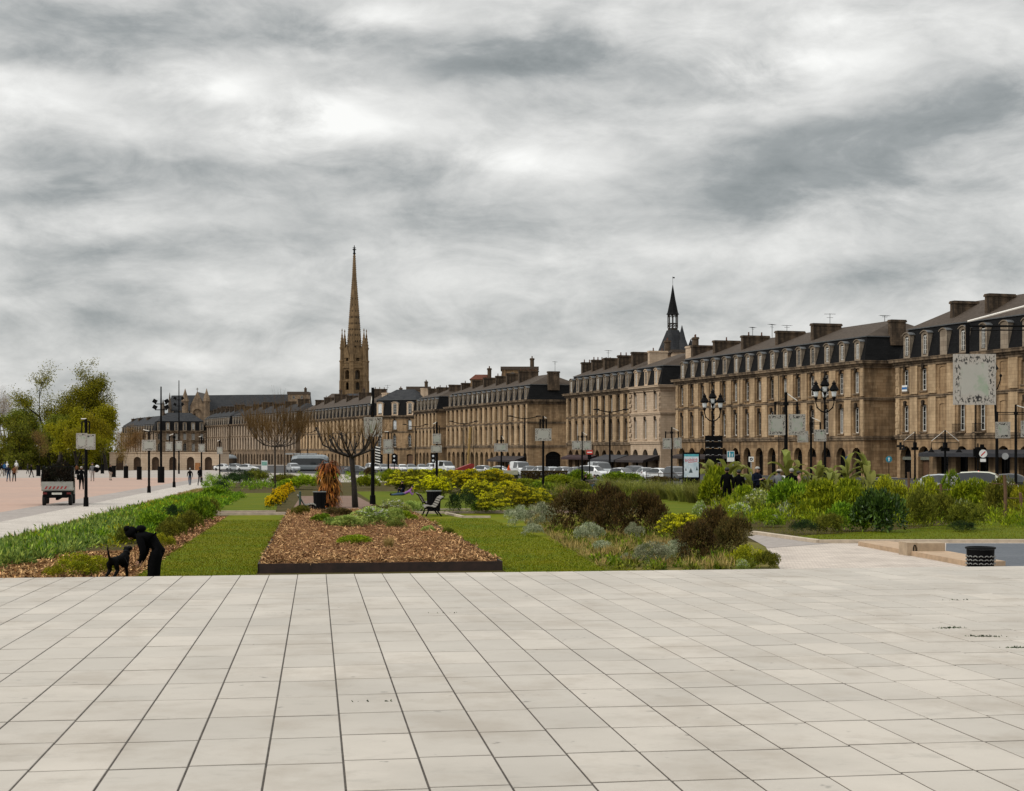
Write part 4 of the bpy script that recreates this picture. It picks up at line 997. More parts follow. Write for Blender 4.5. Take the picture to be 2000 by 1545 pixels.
r.build('roof', M['slate_grey'], root)
# transept with gable, rose arch and flanking turrets
tx0, tx1, txc = at(376, YC)-cx0, at(411, YC)-cx0, at(391.5, YC)-cx0
ta, tb = at(378, YC)-cx0, at(405, YC)-cx0
m = MB(); cell(m, ta, tb, 0, LZ(794), txc, (tb-ta)*.62, LZ(840), LZ(799), (tb-ta)*.30, 1.2, 0, lambda x, y, z: (x, -9+y, z), 9)
solid(m, ta, tb, 0, LZ(797), lambda x, y, z: (x, -7.8, z)); m.add([(ta,-9,LZ(794)), (tb,-9,LZ(794)), (txc,-9,LZ(765))], [(0,1,2)], 0)
m.add([(ta,-9,0),(ta,0,0),(ta,0,LZ(794)),(ta,-9,LZ(794)),(tb,-9,0),(tb,0,0),(tb,0,LZ(794)),(tb,-9,LZ(794))], [(0,1,2,3),(7,6,5,4)], 0)
m.build('transept', M['stone_far'], root)
r = MB(); r.add([(ta-.4,-8.8,LZ(794)), (txc,-8.8,LZ(766.5)), (tb+.4,-8.8,LZ(794)), (ta-.4,8,LZ(794)), (txc+1.5,8,LZ(768)), (tb+.4,8,LZ(794))], [(0,1,4,3), (1,2,5,4)], 0); r.build('transept_roof', plain('lead_roof', (.085,.074,.066), .8), root)
for px, top in ((368, 760), (409.5, 760), (320, 780), (333, 767)):
    b = MB(); x = at(px, YC)-cx0; small = px < 350; rr = 1.0 if small else 1.75
    frustum(b, 8, [(rr, 0), (rr, LZ(786 if not small else 800)), (rr*1.25, LZ(785.5 if not small else 799)), (rr*1.25, LZ(784.5 if not small else 798)), (.08, LZ(top))], (x, -9 if not small else -2), 0, 0)
    b.build('pinnacle', M['church'] if small else M['stone_far'], root)
b = MB(); b.box(txc-.15, txc+.15, -9.15, -8.85, LZ(766), LZ(758.5)); b.box(txc-.7, txc-.153, -9.1, -8.9, LZ(761.6), LZ(760.6)); b.box(txc+.153, txc+.7, -9.1, -8.9, LZ(761.6), LZ(760.6)); b.build('gable_cross', M['church'], root)
ww = MB()
for x in (at(345, YC)-cx0, at(360, YC)-cx0): ww = MB(); ww.add([(x+2.0*math.cos(2*math.pi*k/14), -.06, LZ(808)+1.8*math.sin(2*math.pi*k/14)) for k in range(14)], [tuple(range(14))]); ww.build('clerestory_window', M['glass'], root)

# ------------------------------------------------------------------ the old city gate with its slate cones and open lantern
YG = 330.0; zG = lambda py: zat(py, YG) - gz(YG)
gx = at(1314, YG); sg = F/YG
root = tag(empty('city_gate_tower', (gx, YG, gz(YG)), R(20)), 'medieval gate tower with steep slate cones and open timber lantern spire', 'gate tower')
m = MB(); m.box(-5.2, 5.2, -3.2, 3.2, 0, zG(690), 0, False); m.build('wall', M['stone_far'], root)
m = MB(); m.add([(-2.4,-2.6,zG(690)),(2.4,-2.6,zG(690)),(2.4,2.6,zG(690)),(-2.4,2.6,zG(690)),(-.95,-.95,zG(645)),(.95,-.95,zG(645)),(.95,.95,zG(645)),(-.95,.95,zG(645))], [(0,1,5,4),(1,2,6,5),(2,3,7,6),(3,0,4,7),(4,5,6,7)], 0); m.build('roof', M['slate_grey'], root)
m = MB(); frustum(m, 8, [(1.05, zG(648)), (1.02, zG(641))], (0,0), R(22.5))
for k in range(8):
    a0, a1 = R(22.5+45*k), R(67.5+45*k); p = (math.cos(a0), math.sin(a0))
    m.tube([(p[0], p[1], zG(641)), (p[0], p[1], zG(613))], .11, 5)
    q = (math.cos(a1), math.sin(a1))
    m.tube([(p[0], p[1], zG(632)), (q[0], q[1], zG(632))], .09, 5); m.tube([(p[0], p[1], zG(640)), (q[0], q[1], zG(633))], .06, 4); m.tube([(p[0], p[1], zG(633)), (q[0], q[1], zG(640))], .06, 4)
    mid = ((p[0]+q[0])/2*1.05, (p[1]+q[1])/2*1.05); m.tube([(p[0], p[1], zG(620)), (mid[0], mid[1], zG(616.5)), (q[0], q[1], zG(620))], .08, 4)
m.build('lantern', M['trunk'], root)
m = MB(); frustum(m, 8, [(1.35, zG(614.5)), (1.12, zG(611)), (.55, zG(585)), (.06, zG(557))], (0,0), R(22.5)); m.add([(x, y, z) for x, y, z in poly_ring(8, 1.35, zG(614.5), R(22.5))], [tuple(reversed(range(8)))]); m.build('lantern_spire', M['slate'], root)
m = MB(); m.tube([(0,0,zG(558)), (0,0,zG(540))], .035, 5); m.box(-.05,.45,-.02,.02,zG(543.5),zG(541)); m.build('weathervane', M['iron'], root)
for (px, r_, top, y_) in ((1301.5, 1.45, 641.5, -1.8), (1327, 1.75, 636, -1.5)):
    m = MB(); x = (at(px, YG) - gx); frustum(m, 12, [(r_*.92, 0), (r_*.92, zG(691)), (r_*1.05, zG(690)), (r_*.45, zG(664)), (.04, zG(top))], (x, y_)); m.build('turret', [M['slate_grey']], root)
m = MB(); frustum(m, 10, [(.75, 0), (.75, zG(684)), (.95, zG(683)), (.03, zG(661))], (at(1353, YG)-gx, 0)); m.build('turret', M['slate_grey'], root)

# ------------------------------------------------------------------ the low pale building with wooden arches
YA = 345.0; x0, x1 = at(214, YA), at(428, YA); W_ = x1-x0; h = zat(884.5, YA) - gz(YA)
root = tag(empty('arcade_pavilion', (x0, YA, gz(YA))), 'low pale stone pavilion with a row of brown arched doors', 'pavilion')
m = MB(); cxs = [at(px, YA)-x0 for px in (233.5, 268, 303.5, 337.5, 372, 407)]; edges = [0] + [(a+b)/2 for a, b in zip(cxs, cxs[1:])] + [W_]
for c, a, b in zip(cxs, edges, edges[1:]):
    cell(m, a, b, 0, h, c, 1.62, 0, 2.9, .8, .45, 0, None, 9)
    d = MB(); A = arc_pts(0, 2.1, .81, .8, 9); d.add([(x, .06, z) for x, z in [(-.81, 0)] + A + [(.81, 0)]], [tuple(range(len(A)+2))], 0)
    d.box(-.81, .81, 0, .06, 1.95, 2.08, 0)
    for q in range(6): d.box(-.78+.26*q, -.56+.26*q, .02, .055, .03, 1.94, 0)
    d.build('arched_door', plain('brown_door', (.060,.030,.012), .7, var=.4, scale=2), root, (c, .38, 0))
m.quad((W_,0,0),(W_,12,0),(W_,12,h),(W_,0,h)); m.quad((0,12,0),(0,0,0),(0,0,h),(0,12,h)); m.quad((0,0,h),(W_,0,h),(W_,12,h),(0,12,h))
m.build('wall', M['arcade'], root)
m = MB(); m.box(-.15, W_+.15, -.15, -.003, h-.02, h+.14); m.box(W_+.003, W_+.15, 0, 12, h-.02, h+.14); m.build('parapet', M['arcade'], root)
bx = MB(); bx.box(-.5, .5, -.4, .4, 0, 1.5); bx.box(-.52, .52, -.42, .42, 1.502, 1.6); o = bx.build('wooden_kiosk_box', plain('orange_wood', (.30,.12,.035), .7), None, (at(386, 343), 343, gz(343))); tag(o, 'orange wooden box against the pale arcade wall', 'box')
for k, px in enumerate((418, 424)):
    b = MB(); b.box(-.3,.3,-.35,.35,.08,.95); b.box(-.33,.33,-.38,.38,.953,1.02); b.box(-.2,.2,-.45,-.352,.82,.86)
    for sx in (-.22,.22): b.tube([(sx-.03,.3,.09),(sx+.03,.3,.09)], .09, 8)
    tag(b.build('wheelie_bin', M['black'], None, (at(px, 342), 342, gz(342))), ('dark wheeled bin nearer the orange box by the arcade end', 'dark wheeled bin at the very corner of the arcade')[k], 'bin', 'wheeled bins by the arcade')
# ------------------------------------------------------------------ foliage
def unit(v): return v / np.maximum(np.linalg.norm(v, axis=1, keepdims=True), 1e-9)
def leaves(P, A, L, W, fold=.25):
    """kite-shaped leaves: base points P, directions A, lengths L, widths W"""
    n = len(P); A = unit(A); r = unit(nrg.normal(size=(n, 3))); B = unit(np.cross(A, r)); N = np.cross(A, B)
    L = np.broadcast_to(L, (n,))[:, None]; W = np.broadcast_to(W, (n,))[:, None]
    mid = P + A*L*.45
    V = np.stack([P, mid + B*W*.5 + N*W*fold, P + A*L, mid - B*W*.5 + N*W*fold], 1).reshape(-1, 3)
    Fq = np.arange(4*n).reshape(n, 4)
    return V, Fq
def blades(P, A, L, W, droop=.6, seg=3):
    """arching grass blades as strips"""
    n = len(P); A = unit(A); up = np.array([0, 0, 1.0]); side = unit(np.cross(A, up) + nrg.normal(size=(n,3))*.05)
    L = np.broadcast_to(L, (n,)); W = np.broadcast_to(W, (n,)); Vs = []
    p = P.copy(); d = A.copy()
    for k in range(seg+1):
        wk = W*(1 - .85*k/seg)
        Vs.append(p - side*wk[:, None]/2); Vs.append(p + side*wk[:, None]/2)
        p = p + d*(L/seg)[:, None]; d = unit(d - up*droop*(k+1)/seg)
    V = np.stack(Vs, 1).reshape(-1, 3); m = 2*(seg+1)
    base = (np.arange(n)*m)[:, None]
    Fq = np.concatenate([base + np.array([[2*k, 2*k+1, 2*k+3, 2*k+2]]) for k in range(seg)], 0)
    return V, Fq
def lobes(n_l, rl, seed, flat=1.0):
    """centres and radii of the clumps that make a rounded bush of half width 1 and height 1"""
    g = np.random.default_rng(seed); C = []; Rr = []
    for i in range(n_l):
        a = g.uniform(0, 2*math.pi); q = math.sqrt(g.uniform(0, 1)) * .78
        top = math.sqrt(max(.05, 1 - q*q)); z = g.uniform(.12, max(.15, top - rl*.9)) if g.uniform() < .35 else top - rl*g.uniform(.8, 1.15)
        C.append((q*math.cos(a), q*math.sin(a), max(.1, z)*flat)); Rr.append(rl*g.uniform(.65, 1.25))
    return np.array(C), np.array(Rr)
def bush_points(n, seed, n_l=16, rl=.36, thick=.5):
    C, Rr = lobes(n_l, rl, seed); g = np.random.default_rng(seed+99)
    i = g.integers(0, len(C), n); D = unit(g.normal(size=(n, 3))); D[:, 2] = np.where(D[:, 2] < -.35, -D[:, 2], D[:, 2])
    rr = Rr[i] * (1 - thick*g.uniform(0, 1, n)**2.2)
    P = C[i] + D*rr[:, None]; P[:, 2] = np.maximum(P[:, 2], .01)
    return P, D, i
def bush_mesh(name, mat, n, seed, L=.10, W=.05, n_l=16, rl=.36, up=.35, core=None):
    P, D, _ = bush_points(n, seed, n_l, rl); g = np.random.default_rng(seed+7)
    A = D + np.array([0, 0, up]) + g.normal(size=(n, 3))*.55
    V, Fq = leaves(P, A, L*g.uniform(.6, 1.3, n), W*g.uniform(.7, 1.2, n))
    return np_mesh(name, V, Fq, [mat])
def head_mesh(name, mat, nh, seed, n_l, rl, hr=.085, k=26, L=.05, W=.045, zmin=.35):
    """flower heads: small rounded clusters sitting on the top of the same clumps"""
    C, Rr = lobes(n_l, rl, seed); g = np.random.default_rng(seed+31)
    i = g.integers(0, len(C), nh*3); D = unit(g.normal(size=(nh*3, 3))); D[:, 2] = np.abs(D[:, 2])
    H = C[i] + D*Rr[i][:, None]*1.02; H = H[H[:, 2] > zmin][:nh]
    hd = unit(g.normal(size=(len(H), k, 3)).reshape(-1, 3)); hd[:, 2] = np.abs(hd[:, 2])*.9
    P = np.repeat(H, k, 0) + hd*hr*g.uniform(.5, 1, (len(hd), 1))*np.array([1, 1, .7])
    V, Fq = leaves(P, hd + np.array([0, 0, .4]) + g.normal(size=hd.shape)*.4, L, W)
    return np_mesh(name, V, Fq, [mat])
def tuft_mesh(name, mat, n, seed, L=1.0, W=.02, spread=.5, droop=.55, r0=.18):
    g = np.random.default_rng(seed); a = g.uniform(0, 2*math.pi, n); r = r0*np.sqrt(g.uniform(0, 1, n))
    P = np.stack([r*np.cos(a), r*np.sin(a), np.zeros(n)], 1)
    A = np.stack([np.cos(a)*spread*g.uniform(.2, 1.2, n), np.sin(a)*spread*g.uniform(.2, 1.2, n), np.ones(n)], 1)
    V, Fq = blades(P, A, L*g.uniform(.6, 1.1, n), W, droop)
    return np_mesh(name, V, Fq, [mat])

M['lf_green'] = leafmat('leaf_fresh_green', (0.0914,0.1754,0.0074), (0.2500,0.3453,0.0163), (0.0610,0.1328,0.0089))
M['lf_blue'] = leafmat('leaf_blue_green', (0.1048,0.1751,0.0335), (0.3141,0.3626,0.0692), (0.0768,0.1300,0.0245))
M['lf_yellowgreen'] = leafmat('leaf_yellow_green', (0.2066,0.2309,0.0087), (0.4010,0.3888,0.0153), (0.1094,0.1458,0.0087))
M['lf_dark'] = leafmat('leaf_dark_green', (0.0132,0.0324,0.0090), (0.0396,0.0756,0.0150), (0.0083,0.0180,0.0060))
M['lf_bronze'] = leafmat('leaf_bronze', (.042,.028,.009), (.122,.078,.022), (.055,.050,.012), .1)
M['lf_silver'] = leafmat('leaf_silver', (.25,.275,.165), (.45,.465,.31), (.13,.17,.075), .15, .8, .03)
M['lf_sage'] = leafmat('leaf_sage', (0.2357,0.3245,0.0728), (0.5049,0.5643,0.1469), (0.1515,0.2257,0.0412), .15)
M['lf_olive'] = leafmat('leaf_olive', (0.0840,0.0997,0.0092), (0.2346,0.2328,0.0253), (0.0494,0.0665,0.0069))
M['lf_glossy'] = leafmat('leaf_glossy', (.022,.055,.008), (.085,.150,.022), (.012,.034,.006), .08, .35, .25)
M['lf_lime'] = leafmat('leaf_lime', (0.1625,0.2398,0.0066), (0.3251,0.3786,0.0132), (0.0920,0.1514,0.0066))
M['lf_banana'] = leafmat('leaf_banana', (0.1544,0.1857,0.0308), (0.2850,0.2950,0.0718), None, .35)
M['fl_yellow'] = leafmat('flower_yellow', (0.5040,0.4440,0.0060), (0.7920,0.6960,0.0120), None, .2)
M['fl_lime'] = leafmat('flower_lime', (0.4200,0.3990,0.0120), (0.7140,0.6510,0.0270), None, .2)
M['fl_gold'] = leafmat('flower_gold', (.95,.52,.006), (.95,.62,.012), None, .2)
M['fl_white'] = leafmat('flower_white', (.68,.70,.55), (.85,.86,.74), None, .2)
M['grass'] = leafmat('grass_blade', (.074,.104,.0015), (.148,.160,.0025), (.165,.140,.003), .15)
M['tanblade'] = leafmat('straw_blade', (0.2691,0.2025,0.0673), (0.5031,0.3712,0.1386), (0.1638,0.1463,0.0356), .25)
M['greenblade'] = leafmat('reed_grass_blade', (0.1411,0.1590,0.0293), (0.3463,0.3335,0.0752), (0.0898,0.1077,0.0209), .25)
M['dead'] = leafmat('dead_frond', (0.1482,0.0481,0.0114), (0.4569,0.1573,0.0342), (0.0543,0.0218,0.0076), .15)
M['treeleaf'] = leafmat('spring_tree_leaf', (0.1408,0.1604,0.0052), (0.3287,0.3143,0.0105), (0.0876,0.1090,0.0052), .3)
M['treeleaf2'] = leafmat('yellow_tree_leaf', (0.1978,0.1802,0.0045), (0.3516,0.3004,0.0090), (0.1099,0.1156,0.0045), .3)
M['treeleaf3'] = leafmat('bank_tree_leaf', (0.0717,0.0996,0.0100), (0.2019,0.2179,0.0167), (0.1628,0.1370,0.0167), .2)
M['browntwig'] = leafmat('bud_twig', (0.1105,0.0663,0.0204), (0.2431,0.1459,0.0449), None, .1)

PM = {}
def variants(key, fn, k=3): PM[key] = [fn(i) for i in range(k)]
variants('green', lambda i: bush_mesh('leafy_clump', M['lf_green'], 2400, 10+i, .18, .075, 14, .38, .5))
variants('blue', lambda i: bush_mesh('blue_green_clump', M['lf_blue'], 2600, 20+i, .15, .055, 14, .38, .6))
variants('yg', lambda i: bush_mesh('yellow_green_clump', M['lf_yellowgreen'], 2600, 30+i, .10, .05, 18, .32, .4))
variants('dark', lambda i: bush_mesh('dark_shrub', M['lf_dark'], 4200, 40+i, .075, .03, 22, .30, .25))
variants('bronze', lambda i: bush_mesh('bronze_shrub', M['lf_bronze'], 5200, 50+i, .095, .034, 26, .28, .5))
variants('silver', lambda i: bush_mesh('silver_shrub', M['lf_silver'], 4000, 60+i, .090, .032, 30, .24, .5))
variants('sage', lambda i: bush_mesh('sage_shrub', M['lf_sage'], 3600, 65+i, .13, .055, 20, .30, .5))
variants('olive', lambda i: bush_mesh('olive_shrub', M['lf_olive'], 4200, 70+i, .115, .040, 22, .33, .6))
variants('glossy', lambda i: bush_mesh('glossy_shrub', M['lf_glossy'], 3400, 80+i, .14, .075, 16, .36, .2))
variants('lime', lambda i: bush_mesh('lime_shrub', M['lf_lime'], 4200, 90+i, .13, .055, 20, .34, .6))
variants('euph', lambda i: bush_mesh('spurge_shrub', M['lf_olive'], 4200, 100+i, .11, .032, 24, .30, .5))
PM['euph_h'] = [head_mesh('flower_heads', M['fl_lime'], 260, 100+i, 24, .30) for i in range(3)]
PM['euph_y'] = [head_mesh('flower_heads', M['fl_yellow'], 300, 100+i, 24, .30) for i in range(3)]
PM['sage_w'] = [head_mesh('flower_heads', M['fl_white'], 150, 65+i, 20, .30, .055, 16, .045, .04, .45) for i in range(3)]
PM['gold'] = [bush_mesh('wallflower', M['lf_dark'], 2600, 120+i, .10, .035, 18, .34, .4) for i in range(2)]
PM['gold_h'] = [head_mesh('flower_heads', M['fl_gold'], 330, 120+i, 18, .34, .075, 22, .07, .06, .22) for i in range(2)]
PM['lime_w'] = [head_mesh('flower_heads', M['fl_white'], 70, 90+i, 20, .34, .05, 14, .045, .04, .4) for i in range(3)]
variants('tan', lambda i: tuft_mesh('dry_tuft', M['tanblade'], 420, 130+i, 1.0, .030, .7, .7, .35))
variants('reed', lambda i: tuft_mesh('reed_tuft', M['greenblade'], 700, 140+i, 1.15, .026, .65, .75, .30))
variants('mgrass', lambda i: tuft_mesh('meadow_tuft', M['grass'], 420, 150+i, 1.0, .035, .55, .5, .5))

def plant(name, kind, x, y, w, h, label, cat='shrub', group=None, heads=None, dz=0.0, var=None):
    """one plant: w across, h high"""
    me = PM[kind]; i = rng.randrange(len(me)) if var is None else var % len(me)
    o = link(name, me[i], None, (x, y, gz(y) + dz), rng.uniform(0, 6.28), (w/2, w/2*rng.uniform(.9, 1.1), h))
    tag(o, label, cat, group)
    if heads: link('flower_heads', PM[heads][i], o)
    return o
def plant_px(name, kind, px, py, wpx, hpx, label, **k):
    x, y, _ = gp(px, py); s = F / y
    return plant(name, kind, x, y, wpx/s, hpx/s, label, **k)

# ---- ground cover of the left bed: too many plants to count, one mass
def mass(name, mat, spots, per, L, W, up, seed, label, group=None, r=(.25, .45), flat=.8):
    g = np.random.default_rng(seed); Vs = []; Fs = []; n0 = 0
    for (x, y, sc_) in spots:
        rr = g.uniform(*r)*sc_; D = unit(g.normal(size=(per, 3))); D[:, 2] = np.abs(D[:, 2])
        P = np.array([x, y, gz(y)]) + D*rr*g.uniform(.35, 1, (per, 1))*np.array([1, 1, flat])
        A = D + np.array([0, 0, up]) + g.normal(size=(per, 3))*.5
        V, Fq = leaves(P, A, L*g.uniform(.6, 1.3, per), W); Vs.append(V); Fs.append(Fq + n0); n0 += len(V)
    me = np_mesh(name, np.concatenate(Vs), np.concatenate(Fs), [mat])
    return tag(link(name, me), label, None, group, 'stuff')
def scatter(u0, u1, v0, v1, n, seed, s0=.8, s1=1.3, keep=None):
    g = random.Random(seed); out = []
    while len(out) < n:
        u, v = g.uniform(u0, u1), g.uniform(v0, v1)
        if keep and not keep(u, v): continue
        x, y = uv(u, v); out.append((x, y, g.uniform(s0, s1)))
    return out
mass('ground_cover_blue_green', M['lf_blue'], scatter(-8.75, -5.6, 33, 72, 300, 1, keep=lambda u, v: u < min(-5.9, -7.7 + (v-35)*.14) and (v < 62 or u < -7.6)), 70, .17, .055, .7, 1, 'blue-green leafy ground cover along the cobbled strip')
mass('ground_cover_green', M['lf_green'], scatter(-8.8, -4.9, 33, 108, 420, 2, keep=lambda u, v: u > -8.6 and (v > 50 or u < -7.9 + (v-35)*.14)), 70, .16, .06, .6, 2, 'bright green leafy ground cover of the left bed')
mass('ground_cover_yellow_green', M['lf_yellowgreen'], scatter(-8.6, -5.0, 44, 100, 170, 3), 60, .12, .05, .5, 3, 'yellow-green sprigs among the left bed ground cover')
mass('brown_verge_grass', M['tanblade'], scatter(-9.3, -8.8, 28, 130, 330, 4), 26, .16, .025, 1.4, 4, 'brown dry grass along the cobbled strip', None, (.10, .2))
mass('dry_margin_grass', M['tanblade'], scatter(6.6, 13.5, 34.5, 66, 210, 5, keep=lambda u, v: 6.2 + (v-30)*.055 < u < 9.5 + (v-30)*.13), 30, .22, .022, 1.5, 5, 'straw-coloured dry grass round the shrubs', None, (.12, .28))
_k = lambda u, v: 6.5 + (v-30)*.055 < u < 9.6 + (v-30)*.13
mass('shrub_bed_ground_cover', M['lf_olive'], scatter(6.6, 13.5, 34.5, 66, 190, 6, keep=_k), 70, .11, .04, .7, 6, 'olive ground cover between the shrubs of the right bed', None, (.15, .34))
mass('shrub_bed_ground_cover', M['lf_green'], scatter(6.6, 13.5, 34.5, 66, 110, 7, keep=_k), 70, .11, .045, .6, 7, 'green ground cover between the shrubs of the right bed', None, (.14, .3))
# short sward on the near lawns
def sward(name, label, spots_u, v0, v1, n, seed, Lb=.07):
    g = np.random.default_rng(seed); u = g.uniform(spots_u[0], spots_u[1], n); t = g.uniform(0, 1, n)**1.7; v = v0 + (v1-v0)*t; v = v + SHEAR*u
    x = u*CT - v*ST; y = u*ST + v*CT
    P = np.stack([x, y, -SL*y + .01], 1); A = np.stack([g.normal(size=n)*.5, g.normal(size=n)*.5, np.ones(n)], 1)
    V, Fq = leaves(P, A, Lb*g.uniform(.5, 1.3, n), .014, .1)
    return tag(link(name, np_mesh(name, V, Fq, [M['grass']])), label, None, None, 'stuff')
sward('lawn_grass', 'short mown grass of the lawn left of the planter', (-3.92, -1.30), 33.5, 66, 26000, 1, .045)
sward('lawn_grass', 'short mown grass of the lawn right of the planter', (4.22, 7.2), 33.5, 66, 30000, 2, .045)
sward('lawn_grass', 'short mown grass of the strip before the wild bed', (15.5, 26), 46, 56, 9000, 3, .06)

# ---- the raised bed of mulch with its rusty edging
root = tag(empty('raised_planter', guv(1.45, 53, 0), TH), 'long raised planter with dark steel edging filled with bark mulch', 'planter')
pu0, pu1, pv0, pv1, ph = -1.28, 4.2, 35.55, 71.6, .22
rust = plain('dark_rusty_steel', (.022,.010,.007), .75, var=.5, scale=5)
inv = Matrix.Translation(Vector(guv(1.45, 53, 0))) @ Matrix.Rotation(TH, 4, 'Z'); inv.invert()
def loc_(u, v, z): return tuple(inv @ Vector(guv(u, v, z)))
for a, b in (((pu0, pv0), (pu1, pv0)), ((pu1, pv0), (pu1, pv1)), ((pu1, pv1), (pu0, pv1)), ((pu0, pv1), (pu0, pv0))):
    m = MB(); A_, B_ = Vector((a[0], a[1], 0)), Vector((b[0], b[1], 0)); d = (B_-A_).normalized(); n_ = Vector((-d.y, d.x, 0))*.035
    q = [A_, B_, B_+n_, A_+n_]
    m.add([loc_(p.x, p.y, -.1) for p in q] + [loc_(p.x, p.y, ph) for p in q], [(4,5,6,7),(0,1,5,4),(1,2,6,5),(2,3,7,6),(3,0,4,7)])
    m.build('edging_board', rust, root)
nu, nv = 60, 300; g = np.random.default_rng(5)
from mathutils import noise as mn
V = []; 
for j in range(nv+1):
    for i in range(nu+1):
        u = pu0+.036 + (pu1-pu0-.072)*i/nu; v = pv0+.036 + (pv1-pv0-.072)*j/nv
        e_ = min(1, min(u-pu0, pu1-u, v-pv0)/.5)
        hgt = .5*mn.noise(Vector((u*1.1, v*.9, 0))) + .35*mn.noise(Vector((u*3.3, v*2.6, 3))) + .2*mn.noise(Vector((u*9, v*7, 5)))
        V.append(loc_(u, v, ph - .05 + e_*(.10 + .17*hgt)))
Fq = [(j*(nu+1)+i, j*(nu+1)+i+1, (j+1)*(nu+1)+i+1, (j+1)*(nu+1)+i) for j in range(nv) for i in range(nu)]
mb_ = np_mesh('mulch', V, Fq, [M['mulch']]); mb_.polygons.foreach_set('use_smooth', [True]*len(Fq)); link('mulch', mb_, root)
chipm = leafmat('bark_chip', (.060,.026,.011), (.62,.36,.185), (.12,.050,.022), 0, .9, .05)
n = 42000; u = g.uniform(pu0+.06, pu1-.06, n); v = pv0 + .06 + (pv1-pv0-.1)*g.uniform(0, 1, n)**1.5
P = np.array([loc_(a, b, ph + .055 + .085*mn.noise(Vector((a*1.1, b*.9, 0))) + .06*mn.noise(Vector((a*3.3, b*2.6, 3)))) for a, b in zip(u, v)])
A = g.normal(size=(n, 3))*np.array([1, 1, .45]); Vv, Ff = leaves(P, A, .085*g.uniform(.4, 2.0, n), .018*g.uniform(.5, 2.0, n), .1)
tag(link('bark_chips', np_mesh('bark_chips', Vv, Ff, [chipm]), root), kind='stuff')
# chips on the border of the left bed
n = 9000; u = g.uniform(-5.1, -3.85, n); v = 34 + 36*g.uniform(0, 1, n)**1.5 + SHEAR*u
x = u*CT - v*ST; y = u*ST + v*CT; P = np.stack([x, y, -SL*y + .02], 1)
Vv, Ff = leaves(P, g.normal(size=(n, 3))*np.array([1, 1, .5]), .12*g.uniform(.4, 1.4, n), .035, .1)
tag(link('bark_chips', np_mesh('border_chips', Vv, Ff, [chipm])), 'brown bark chips along the edge of the left bed', None, None, 'stuff')
n = 9000; u = g.uniform(-8.2, -3.9, n); v = 33 + 11*g.uniform(0, 1, n) + SHEAR*u
x = u*CT - v*ST; y = u*ST + v*CT; P = np.stack([x, y, -SL*y + .03], 1)
Vv, Ff = leaves(P, g.normal(size=(n, 3))*np.array([1, 1, .5]), .12*g.uniform(.4, 1.4, n), .035, .1)
tag(link('bark_chips', np_mesh('bed_chips', Vv, Ff, [chipm])), 'brown bark chips at the near end of the left bed', None, None, 'stuff')
sheet('mulch_bed', UV(-8.6, -5.2, 27, 45), M['mulch'], .013)

# ---- single plants
G_EUPH = 'yellow spurge mounds beside the lying people'
for px, py, wp, hp, lab in [(150, 1128, 90, 48, 'yellow-green shrub at the near end of the left bed'), (190, 1125, 66, 40, 'yellow-green shrub beside the black dog'), (105, 1130, 50, 26, 'small yellow-green plant at the bark-covered bed end')]:
    plant_px('garden_shrub', 'yg', px, py, wp, hp, lab)
plant_px('garden_shrub', 'olive', 335, 1062, 70, 50, 'olive shrub behind the bending person')
plant_px('garden_shrub', 'green', 390, 1020, 60, 44, 'broad green shrub at the far corner of the bark border')
plant_px('garden_shrub', 'yg', 360, 1040, 50, 36, 'yellow-tipped shrub between the bending person and the lawn')
for kind_, px_, py_, wp_, hp_, lab_ in [('olive', 372, 1044, 64, 44, 'olive shrub nearest the bark border, behind the yellow-tipped one'), ('olive', 405, 1010, 50, 36, 'olive shrub before the cross path at the left bed'), ('lf', 0, 0, 0, 0, '')][:2] + [('yg', 318, 1075, 50, 34, 'small yellow-green shrub at the back of the stooping person'), ('dark', 345, 1018, 60, 34, 'dark green shrub inside the left bed'), ('green', 300, 1040, 70, 40, 'leafy green mound inside the left bed'), ('green', 420, 975, 60, 26, 'green shrub at the cross path, far part of the left bed'), ('olive', 250, 1062, 60, 34, 'olive mound in the left bed above the stooping head')]:
    plant_px('garden_shrub', kind_, px_, py_, wp_, hp_, lab_)
plant_px('garden_shrub', 'dark', 462, 952, 78, 34, 'dark rounded shrub at the far end of the left bed')
plant_px('garden_shrub', 'olive', 500, 946, 60, 28, 'olive shrub under the bare trees')
plant_px('garden_shrub', 'dark', 428, 956, 40, 18, 'low dark shrub nearest the walking couple')
# planter plants
def planter_plant(kind, u, v, w, h, label, **k):
    x, y = uv(u, v); return plant('planter_plant', kind, x, y, w, h, label, cat='plant', dz=ph + .02, **k)
planter_plant('sage', 1.95, 54.5, 1.7, .62, 'pale sage plant with white tips in the middle of the planter', heads='sage_w')
planter_plant('sage', 1.1, 53.2, 1.2, .42, 'low sage plant left of the white-tipped one')
planter_plant('sage', 2.75, 56.5, 1.0, .55, 'sage plant at the right of the planter clump')
planter_plant('blue', .75, 53.8, .9, .36, 'small blue-green plant at the left end of the sage clump')
planter_plant('bronze', .85, 62, 1.5, .42, 'low bronze shrub behind the sage clump')
planter_plant('bronze', 2.3, 61, 1.5, .48, 'bronze shrub in front of the pollarded trunk')
planter_plant('sage', 3.2, 66, 1.5, .62, 'silvery sage plant below the lone banner mast', heads='sage_w')
planter_plant('sage', 4.0, 67.5, 1.1, .5, 'silvery sage plant at the back right corner of the planter')
planter_plant('lime', 1.05, 42.5, 1.15, .26, 'flat lime-green cushion in the near bark mulch')
planter_plant('sage', 3.5, 49.5, .5, .2, 'tiny sage seedling near the right edging')
planter_plant('tan', 1.85, 40.6, .5, .36, 'upright brown dead twiggy plant in the near mulch')
planter_plant('green', .2, 57.5, .8, .3, 'small green plant at the left edging beyond the sage clump')
planter_plant('blue', 2.6, 52.0, .7, .3, 'blue-green plant just before the white-tipped sage')
planter_plant('lime', 3.3, 58.5, .9, .34, 'lime plant right of the sage clump')
